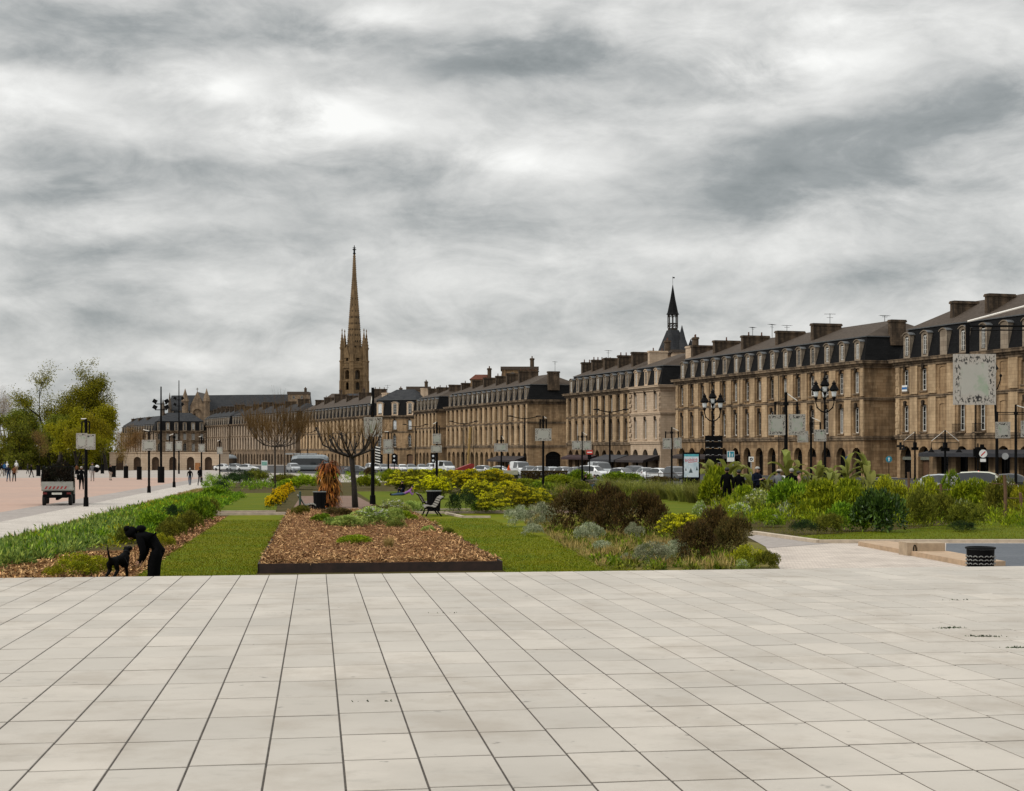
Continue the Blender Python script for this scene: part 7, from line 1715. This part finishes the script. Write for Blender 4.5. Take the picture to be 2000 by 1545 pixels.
# ------------------------------------------------------------------ cars
TYRE = plain('tyre', (.010,.010,.010), .9); RIM = plain('alloy_rim', (.25,.25,.26), .35, .6); CGLASS = plain('car_glass', (.014,.017,.019), .08, spec=.6)
HLIGHT = plain('headlight', (.55,.57,.58), .15); TLIGHT = plain('taillight', (.12,.006,.005), .4); PLATE = plain('number_plate', (.55,.54,.48), .5)
PAINT = {k: plain(k + '_car_paint', c, .28, var=.08, spec=.6) for k, c in dict(white=(.62,.63,.63), silver=(.34,.36,.37), grey=(.09,.095,.10), dark=(.018,.019,.022), cream=(.50,.50,.40), rose=(.55,.42,.40)).items()}
PROFS = dict(
    hatch=[(-2.0,.30,.55),(-1.98,.62,.60),(-1.75,.74,.80),(-1.05,.93,.85),(-.42,1.34,.70),(-.15,1.45,.64),(.45,1.48,.64),(1.20,1.42,.63),(1.55,1.28,.66),(1.86,.98,.80),(1.95,.80,.80),(1.97,.40,.70)],
    saloon=[(-2.2,.30,.55),(-2.18,.60,.60),(-1.95,.72,.80),(-1.10,.92,.85),(-.40,1.30,.68),(-.05,1.42,.62),(.55,1.43,.62),(1.05,1.33,.64),(1.55,1.02,.78),(2.1,.95,.78),(2.2,.75,.75),(2.22,.40,.65)],
    mpv=[(-2.1,.30,.55),(-2.08,.68,.62),(-1.85,.85,.82),(-1.35,1.02,.86),(-.70,1.52,.72),(-.30,1.64,.68),(.6,1.68,.68),(1.55,1.62,.68),(1.85,1.45,.70),(2.02,1.05,.82),(2.08,.80,.82),(2.08,.40,.72)],
    van=[(-2.6,.30,.60),(-2.58,.80,.70),(-2.40,1.05,.86),(-1.95,1.20,.90),(-1.35,1.92,.82),(-1.0,2.06,.80),(.5,2.10,.80),(2.2,2.10,.80),(2.52,2.02,.80),(2.58,1.1,.88),(2.60,.80,.88),(2.60,.40,.80)])
_car = {}
def car_parts(kind, colour):
    if (kind, colour) in _car: return _car[(kind, colour)]
    pr = PROFS[kind]; W2 = .88 if kind != 'van' else .98; belt = {'hatch': .90, 'saloon': .88, 'mpv': .98, 'van': 1.15}[kind]
    body, gl = MB(), MB(); rings = []
    for x, top, hw in pr:
        nose = W2*(.80 if abs(x) > pr[-1][0]-.1 else .96 if abs(x) > pr[-1][0]-.45 else 1.0)
        b = min(top-.05, belt); cab = top > belt + .12
        pts = [(x, .0, .22), (x, nose*.86, .22), (x, nose, .42), (x, nose*.995, b)]
        pts += [(x, (hw if cab else nose*.93), top-.05), (x, (hw if cab else nose)*.8, top), (x, 0, top + (.02 if cab else .01))]
        rings.append((pts, cab))
    for i in range(len(rings)-1):
        (a, ca), (b, cb_) = rings[i], rings[i+1]
        for k in range(6):
            for sgn in (1, -1):
                q = [(a[k][0], a[k][1]*sgn, a[k][2]), (b[k][0], b[k][1]*sgn, b[k][2]), (b[k+1][0], b[k+1][1]*sgn, b[k+1][2]), (a[k+1][0], a[k+1][1]*sgn, a[k+1][2])]
                if sgn < 0: q = q[::-1]
                side = k == 3 and (ca and cb_) and not (kind == 'van' and i > 5)
                slope = abs(b[6][2]-a[6][2]) / max(.01, abs(b[6][0]-a[6][0])); screen = k >= 4 and slope > .40 and (ca or cb_) and max(a[6][2], b[6][2]) > belt + .2 and not (kind == 'van' and i > 6)
                (gl if side or screen else body).quad(*q)
    for pts, _c in (rings[0], rings[-1]):
        body.add([(p[0], p[1], p[2]) for p in pts] + [(p[0], -p[1], p[2]) for p in reversed(pts[1:-1])], [tuple(range(2*len(pts)-2))])
    xf, xr = pr[0][0], pr[-1][0]
    lights = []
    for sg in (-1, 1):
        m = MB(); m.obox((xf+.10, sg*W2*.66, pr[1][1]+.02), (.10,.03*sg,0), (0,.15,0), (0,0,.075)); lights.append(('headlight', m.mesh('headlight', [HLIGHT])))
        m = MB(); m.obox((xr-.06, sg*W2*.76, .88 if kind != 'van' else 1.1), (.06,0,0), (0,.10,0), (0,0,.12 if kind != 'van' else .3)); lights.append(('taillight', m.mesh('taillight', [TLIGHT])))
    m = MB(); m.box(xf-.02, xf+.02, -.26, .26, .42, .53); lights.append(('number_plate', m.mesh('number_plate', [PLATE])))
    m = MB(); m.box(xr-.01, xr+.025, -.26, .26, .55, .66); lights.append(('number_plate', m.mesh('number_plate', [PLATE])))
    for sg in (-1, 1):
        m = MB(); m.obox((pr[3][0]+.35, sg*(W2+.08), belt+.05), (.06,0,0), (0,.10,0), (0,0,.06)); lights.append(('mirror', m.mesh('mirror', [PAINT[colour]])))
    wr = .31 if kind != 'van' else .34
    wm = MB(); wm.lathe([(wr*.62,-.10),(wr*.94,-.10),(wr,-.06),(wr,.06),(wr*.94,.10),(wr*.62,.10)], 18); wm.v = [(x, z, y) for x, y, z in wm.v]
    rm = MB(); rm.lathe([(.03,-.105),(wr*.60,-.09),(wr*.64,-.07),(wr*.64,.07),(wr*.60,.09),(.03,.105)], 12); rm.v = [(x, z, y) for x, y, z in rm.v]
    _car[(kind, colour)] = (body.mesh('body', [PAINT[colour]], True), gl.mesh('window_glass', [CGLASS], True), lights, wm.mesh('wheel', [TYRE], True), rm.mesh('rim', [RIM]), [(xf+.80, wr), (xr-.75, wr)], W2)
    return _car[(kind, colour)]
def car(kind, colour, x, y, rz, label, group='cars on the quay road'):
    b, g_, li, wm, rm, wx, W2 = car_parts(kind, colour)
    root = tag(empty('parked_car' if kind != 'van' else 'delivery_van', (x, y, gz(y)), rz), label, 'car' if kind != 'van' else 'van', group)
    link('body', b, root); link('window_glass', g_, root)
    for n_, me in li: link(n_, me, root)
    for xx, wr in wx:
        for sg in (-1, 1): w_ = link('wheel', wm, root, (xx, sg*(W2-.09), wr)); link('rim', rm, w_)
    return root
TOW = math.atan2(.952, -.307)      # heading towards the camera along the quay
def cpx(kind, col_, px, Y, rz, label, **k): return car(kind, col_, at(px, Y), Y, rz, label, **k)
for kind, col_, px, Y, rz, lab in [
    ('hatch', 'white', 1218, 182, TOW + .35, 'big white hatchback nose towards the garden in the middle of the traffic'), ('mpv', 'dark', 1243, 192, TOW, 'dark people carrier behind the big white hatchback'), ('hatch', 'white', 1264, 186, TOW - .1, 'white hatchback right of the dark people carrier'),
    ('saloon', 'white', 1290, 184, TOW + .5, 'white saloon third from the lit poster panel'), ('mpv', 'grey', 1322, 178, TOW, 'grey people carrier beside the lit poster panel'), ('mpv', 'white', 1158, 196, TOW + .6, 'white people carrier under the no-entry sign'),
    ('van', 'silver', 1172, 210, TOW, 'silver van behind the white people carrier'), ('hatch', 'silver', 1128, 198, TOW, 'silver hatchback left of the white people carrier'), ('hatch', 'white', 1105, 204, TOW + .2, 'white hatchback at the end of the dark hedge'),
    ('saloon', 'silver', 1080, 214, TOW, 'silver saloon above the dark hedge'), ('hatch', 'white', 1058, 220, TOW, 'white hatchback left of the bed mast'), ('hatch', 'silver', 1036, 226, TOW, 'silver hatchback with only its roof above the hoarding'), ('van', 'white', 1016, 232, TOW, 'white van behind the hoarding near the street lamp'), ('saloon', 'white', 978, 238, TOW + .9, 'white saloon right of the red skip'), ('hatch', 'white', 948, 244, TOW + .6, 'white hatchback just right of the red skip'),
    ('van', 'white', 868, 290, TOW + .2, 'white box van left of the red skip'), ('mpv', 'white', 845, 296, TOW, 'white people carrier behind the pedestrian signal'), ('hatch', 'white', 824, 298, TOW - .1, 'white hatchback right of the house-front lamp'), ('hatch', 'silver', 803, 300, TOW - .1, 'silver hatchback at the foot of the house-front lamp'), ('saloon', 'white', 786, 302, TOW, 'white saloon before the dark green doorway'), ('hatch', 'rose', 768, 303, TOW, 'rosy-white hatchback between mast and doorway'), ('hatch', 'silver', 750, 304, TOW, 'silver hatchback just right of the striped panel'), ('mpv', 'white', 727, 300, TOW + .1, 'white people carrier behind the lone tall mast'), ('saloon', 'grey', 698, 262, TOW + 1.2, 'grey saloon beyond the trunk of the near bare tree'),
    ('saloon', 'white', 438, 330, TOW + .8, 'white saloon at the corner of the arcade'), ('hatch', 'silver', 464, 322, TOW + .6, 'silver hatchback between arcade and white saloon'), ('saloon', 'white', 484, 318, TOW + 1.0, 'white saloon left of the poster panel by the bare trees'), ('mpv', 'silver', 573, 300, TOW + .1, 'silver people carrier before the tram'),
    ('hatch', 'silver', 1848, 108, TOW + .9, 'silver hatchback nearest the street corner behind the wild bed'), ('saloon', 'silver', 1886, 116, TOW + 1.0, 'silver saloon between the two near cars at the right'), ('mpv', 'cream', 1924, 106, TOW + .9, 'pale car with yellowish roof behind the wild bed'), ('hatch', 'dark', 1985, 112, TOW + .9, 'dark hatchback by the brown post at the right')]:
    cpx(kind, col_, px, Y, rz, lab)

# ------------------------------------------------------------------ trams: rounded silver noses
def tram(px, Y, rz, L, label):
    root = tag(empty('tram', (at(px, Y), Y, gz(Y)), rz), label, 'tram', 'silver trams on the quay line'); m = MB(); g_ = MB(); n = 16; sec = []
    for x, w_, zt in [(-L/2,.55,2.2),(-L/2+.15,.85,2.75),(-L/2+.6,1.10,3.15),(-L/2+1.4,1.2,3.3),(-L/2+2.2,1.2,3.32),(L/2-1.4,1.2,3.3),(L/2-.3,1.1,3.1),(L/2,.8,2.6)]:
        sec.append([(x,-w_*.9,.35),(x,-w_,.8),(x,-w_,1.25),(x,-w_*.98,zt-.75),(x,-w_*.85,zt-.25),(x,-w_*.5,zt),(x,w_*.5,zt),(x,w_*.85,zt-.25),(x,w_*.98,zt-.75),(x,w_,1.25),(x,w_,.8),(x,w_*.9,.35)])
    for a, b in zip(sec, sec[1:]):
        for k in range(12):
            kk = (k+1) % 12; (g_ if k in (2, 8) and a[0][0] > -L/2+.5 else m).quad(a[k], a[kk], b[kk], b[k])
    m.add(sec[0], [tuple(range(12))]); m.add(sec[-1], [tuple(reversed(range(12)))])
    m.build('body', plain('tram_silver', (.20,.225,.24), .35, .2, var=.1), root, smooth=True); g_.build('window_glass', CGLASS, root)
    f = MB(); f.ball((-L/2+.35,0,2.0), .45, .85, .62, 14, 8); f.build('windscreen', CGLASS, root, smooth=True)
    for sg in (-1, 1): h = MB(); h.ball((-L/2+.10, sg*.5, 1.15), .08,.12,.09, 8, 5); h.build('headlight', HLIGHT, root)
    for xx in (-L/2+2, 0, L/2-2):
        w_ = MB(); w_.box(xx-.9, xx+.9, -1.0, 1.0, .05, .345); w_.build('bogie', M['iron'], root)
    r = MB()
    for k in range(4): r.box(-L/2+2.5+k*L/5, -L/2+4.2+k*L/5, -.6, .6, 3.33, 3.6)
    r.build('roof_unit', M['zinc'], root)
tram(606, 318, R(-8) + math.pi, 7.5, 'silver rounded tram between the bare trees and the dead palm')
tram(437, 420, R(80) + math.pi, 16, 'distant silver tram front beside the pale arcade')

# ------------------------------------------------------------------ the utility truck with a load of prunings
Y = 85.4; s = F/Y; x = at(111, Y); root = tag(empty('utility_truck', (x, Y, gz(Y)), R(13)), 'small dark utility truck with striped tailgate loaded with dark prunings', 'truck')
W2 = .80
GREENP = plain('dark_green_paint', (.010,.022,.014), .4); BEDP = plain('pale_bed_paint', (.31,.31,.28), .5, var=.15)
m = MB(); m.box(-W2, W2, -.0, .05, .86, 1.30, 0); m.build('tailgate', BEDP, root)
m = MB()
for k in range(6):
    xa = -W2*.80 + .20*k
    m.add([(xa, -.004, .90), (xa+.09, -.004, .90), (xa+.18, -.004, 1.05), (xa+.09, -.004, 1.05)], [(0,1,2,3)], 0)
m.build('stripe_pattern', plain('red_stripe', (.30,.015,.018), .5), root)
m = MB(); m.box(-W2, W2, .052, 2.4, .80, .86); m.box(-W2, -W2+.04, .052, 2.4, .862, 1.30); m.box(W2-.04, W2, .052, 2.4, .862, 1.30); m.box(-W2+.042, W2-.042, 2.36, 2.4, .862, 1.9); m.build('load_bed', BEDP, root)
m = MB()
for xx in (-W2+.03, W2-.03):
    for yy in (.1, .9, 1.7, 2.35): m.tube([(xx,yy,1.30),(xx,yy,2.12)], .022, 5)
    for zz in (1.6, 1.85, 2.12): m.tube([(xx,.1,zz),(xx,2.35,zz)], .014, 4)
m.tube([(-W2+.03,.1,2.12),(W2-.03,.1,2.12)], .014, 4); m.build('cage', M['iron'], root)
m = MB(); prof = [(2.45,.55),(4.15,.50),(4.30,.80),(4.18,1.15),(3.75,1.92),(3.4,2.02),(2.5,2.02)]
vs = [(-W2*.97, y, z) for y, z in prof] + [(W2*.97, y, z) for y, z in prof]; n_ = len(prof); m.add(vs, [tuple(range(n_)), tuple(reversed(range(n_, 2*n_)))] + [(i, (i+1)%n_, n_+(i+1)%n_, n_+i)[::-1] for i in range(n_)]); m.build('cab', GREENP, root)
m = MB(); m.box(-.55,.55,2.435,2.448,1.38,1.92); m.box(W2*.97,W2*.97+.006,2.75,3.6,1.25,1.88); m.box(-W2*.97-.006,-W2*.97,2.75,3.6,1.25,1.88); m.build('window_glass', CGLASS, root)
for sg in (-1, 1):
    m = MB(); m.tube([(sg*W2*.97,3.85,1.45),(sg*(W2+.16),3.85,1.5)], .018, 5); m.box(sg*(W2+.16)-.08,sg*(W2+.16)+.08,3.80,3.86,1.32,1.62); m.build('mirror', M['black'], root)
for yy, inn in ((.62, .12), (3.55, .10)):
    for sg in (-1, 1):
        m = MB(); m.lathe([(.16,-.10),(.27,-.10),(.295,-.06),(.295,.06),(.27,.10),(.16,.10)], 18); m.v = [(z, x, y) for x, y, z in m.v]
        w_ = m.build('wheel', TYRE, root, (sg*(W2-inn), yy, .295), smooth=True); m = MB(); m.lathe([(.02,-.09),(.16,-.08),(.16,.08),(.02,.09)], 12); m.v = [(z, x, y) for x, y, z in m.v]; m.build('rim', RIM, w_)
m = MB(); m.box(-.55,.55,.1,4.0,.42,.60); m.box(-W2*.9,W2*.9,.02,.12,.46,.79); m.box(-.07,.07,.2,4.0,.30,.42); m.build('chassis', M['black'], root)
m = MB(); m.box(-.26,.26,-.004,.018,.60,.71); m.build('number_plate', PLATE, root)
for sg in (-1, 1): m = MB(); m.box(sg*.62-.11,sg*.62+.11,-.002,.017,.62,.72); m.build('taillight', TLIGHT, root)
m = MB(); m.lathe([(.08,2.02),(.085,2.12),(.05,2.2),(.0,2.21)], 10, (.25,2.6,0)); m.build('beacon', plain('amber_beacon', (.75,.45,.06), .3), root)
P_, D_, _i = bush_points(8000, 501, 14, .40); P_ = P_*np.array([1.05, 1.35, 1.38]) + np.array([0, 1.2, .90]); P_[:, 0] = np.clip(P_[:, 0], -.74, .74); P_[:, 1] = np.clip(P_[:, 1], .08, 2.3)
V, Fq = leaves(P_, D_ + np.array([0,0,.5]) + nrg.normal(size=P_.shape)*.7, .16, .035); o = link('pruning_load', np_mesh('prunings', V, Fq, [leafmat('pruned_twigs', (.006,.006,.004), (.030,.020,.010), (.012,.018,.006), 0)]), None, root.location, root.rotation_euler.z)
tag(o, 'dark heap of pruned twigs in the truck bed', 'prunings')

# ------------------------------------------------------------------ people
def ppx(pose, px, py, hpx, rz, top, legs, label, **k):
    x, y, z = gp(px, py); s = F/y
    return person(pose, x, y, rz, hpx/s, top, legs, label, **k)
GE = 'walkers on the esplanade'
ppx('walk', 371, 948.5, 34, R(200), 'black', 'jeans', 'walker with pale hair, dark jacket and blue jeans, left of the couple', hair='grey', group=GE)
ppx('walk', 390.5, 948.5, 36, R(170), 'black', 'darkgrey', 'walker all in black striding at the right of the couple', group=GE)
ppx('coat', 159, 957.5, 46, R(185), 'black', 'black', 'woman in a long black coat walking behind the utility truck', hair='grey', group=GE)
def bagger(o, J, sd, fw, up, hd):
    m = MB(); m.ball((.36,.0,1.15), .26,.22,.30, 10, 7); m.ball((.42,.02,1.38), .20,.2,.18, 10, 6, 1); m.tube([(.22,0,1.4),(.3,0,1.5),(.4,0,1.42)], .02, 5, 1); b = m.build('shoulder_bag', [CL['black'], CL['white']], o, smooth=True)
ppx('walk2', 180.5, 941, 37, R(10), 'grey', 'striped', 'walker in striped pale trousers carrying a big dark and white bag', group=GE, extra=bagger)
ppx('stand', 215.5, 938.5, 31, R(60), 'black', 'beige', 'person in dark jacket and pale trousers beside a tree guard', group=GE)
ppx('stand', 246.5, 934, 27, R(180), 'darkgrey', 'darkgrey', 'dark-clad person half behind a tree guard', hair='grey', group=GE)
ppx('walk', 16.5, 941.5, 33, R(185), 'navy', 'jeans', 'walker in navy top and blue jeans beside the brown jacket', group=GE)
ppx('walk2', 27.5, 941.5, 32, R(180), 'brown', 'black', 'walker in brown jacket and black trousers', group=GE)
ppx('walk', 3, 931, 26, R(90), 'navy', 'beige', 'walker in navy top and pale trousers at the left view edge', group=GE)
ppx('stand', 9, 929, 26, R(170), 'blue', 'navy', 'person in bright blue jacket behind the navy walker', group=GE)
ppx('stand', 14, 924, 22, R(180), 'white', 'grey', 'person in white top with white hair far behind the group', hair='white', group=GE)
ppx('stand', 32, 924, 24, R(180), 'white', 'tan', 'person in white hooded top behind the brown jacket', hair='white', group=GE)
ppx('walk', 61, 933, 25, R(150), 'black', 'darkgrey', 'dark-clad walker left of the utility truck', group=GE)
ppx('walk2', 54, 926, 20, R(140), 'darkgrey', 'black', 'smaller dark walker farther left of the utility truck', group=GE)
ppx('stand', 150, 929, 22, R(190), 'brown', 'black', 'person in brown jacket behind the long black coat', group=GE)
# the stooping person and the dog
Y = 32.0; Xp = at(295, Y)
def hood(o, J, sd, fw, up, hd):
    m = MB(); m.ball((0,0,0), .125,.13,.12, 12, 8); m.v = [tuple(hd + up*.02 - fw*.02 + Vector(p)) for p in m.v]
    for s in (-1, 1): m.ball(hd + up*.13 + sd*.075*s - fw*.02, .055,.055,.055, 8, 6)
    m.build('hood', CL['black'], o, smooth=True)
    m = MB(); m.ball(Vector((0,-.20,1.135)), .15,.10,.075, 10, 6); m.build('collar', CL['black'], o, smooth=True)
    m = MB(); pts = [(.20 + .02*math.sin(k), -.26 - .10*k, .44 - .012*k + .04*(k-3)**2*.2) for k in range(6)]; m.tube([(.19,-.24,.42), (.17,-.34,.38), (.12,-.44,.44), (.06,-.52,.56)], .008, 5); m.build('leash', M['black'], o)
person('stoop', Xp, Y, R(-90), 1.75, 'black', 'black', 'person dressed all in black stooping to a dog', hair='dark', extra=hood)
dg_ = DOG.copy(); dg_.materials[0] = plain('black_dog_coat', (.004,.004,.004), .8, spec=.06)
o = link('dog', dg_, None, (at(219, 31.9), 31.9, gz(31.9)), R(-20), (.92, .80, .93)); tag(o, 'black dog with raised tail lifting one front paw towards a stooping person', 'dog')
m = MB(); m.lathe([(.082,-.02),(.086,.0),(.082,.02)], 14); c = Matrix.Translation((0,.63,.665)) @ Matrix.Rotation(R(-50), 4, 'X'); m.v = [tuple(c @ Vector(p)) for p in m.v]; m.build('collar', M['iron'], o)
m = MB(); m.ball((-.115,.40,.47), .012,.07,.06, 10, 6); m.build('chest_patch', CL['grey'], o)
for sg in (-1, 1): m = MB(); m.ball((.035*sg,.755,.81), .012,.012,.012, 6, 5); m.build('eye', M['glass'], o)
# people on the lawn and on a bench
x, y, z = gp(789, 969); person('lie', x, y, 0.0, 1.75, 'purple', 'jeans', 'person in purple top and jeans lying propped on an elbow', hair='dark', z=z)
x, y, z = gp(786, 964); person('ground_sit', x, y, R(-20), 1.7, 'black', 'navy', 'dark-clothed person sitting on the grass behind the purple top', hair='dark', z=z)
x, y, z = gp(1150, 960); bn = bench(x + .2, y + .3, R(-95), 1.6, 'bench under the seated couple by the far lawn')
person('sit', x - .25, y, R(40), 1.72, 'black', 'navy', 'seated person in black leaning to the other on the far bench', hair='dark', z=z)
person('sit', x + .45, y + .1, R(-50), 1.72, 'grey', 'jeans', 'seated person in grey jacket and blue jeans on the far bench', hair='dark', z=z)
# the group behind the banana leaves stands on a low boardwalk
YD = 73.5; dz = gz(YD) + .32
bw_ = MB(); bw_.box(at(1385, YD), at(1590, YD), YD-1.4, YD+1.6, gz(YD)-.1, dz); tag(bw_.build('boardwalk', M['wood']), kind='structure')
GP = 'people standing behind the banana plants'
def paper(o, J, sd, fw, up, hd): m = MB(); m.obox((0,-.40,1.30), (.12,0,0), (0,.004,0), (0,-.06,.16)); m.build('paper_sheet', M['white'], o)
def shades(o, J, sd, fw, up, hd): m = MB(); m.obox(hd + fw*.098 + up*.005, sd*.07, fw*.012, up*.018); m.build('sunglasses', M['black'], o)
for pose, px, yo, h, rz, top, legs, lab, kw in [
    ('stand', 1420, .3, 1.78, R(170), 'black', 'black', 'leftmost dark standing person under the pedestrian sign', {}), ('stand', 1443, .0, 1.68, R(190), 'black', 'darkgrey', 'dark standing person with dark hair next to the sunglassed man', {}),
    ('read', 1478, -.3, 1.84, R(35), 'navy', 'black', 'bald man in dark jacket and sunglasses', dict(extra=shades, hair='grey')), ('read', 1521, .2, 1.70, R(150), 'grey', 'jeans', 'person in grey hooded top and cap holding white paper', dict(extra=paper, hat='beige')),
    ('stand', 1546, .0, 1.74, R(185), 'black', 'black', 'broad person in black right of the grey hooded top', dict(hair='grey')), ('stand', 1560, .6, 1.62, R(100), 'pink', 'darkgrey', 'dark-haired person in pinkish top behind the black mast', {})]:
    Yp = YD + yo; o = person(pose, at(px, Yp), Yp, rz, h, top, legs, lab, group=GP, z=dz, **kw); o.scale = (o.scale[0]*1.15, o.scale[1]*1.15, o.scale[2])
x, y = at(994, 175), 175; person('walk', x, y, R(90), 1.8, 'orange', 'darkgrey', 'road worker in orange jacket behind the railing', hair='dark', z=gz(y) + .2)
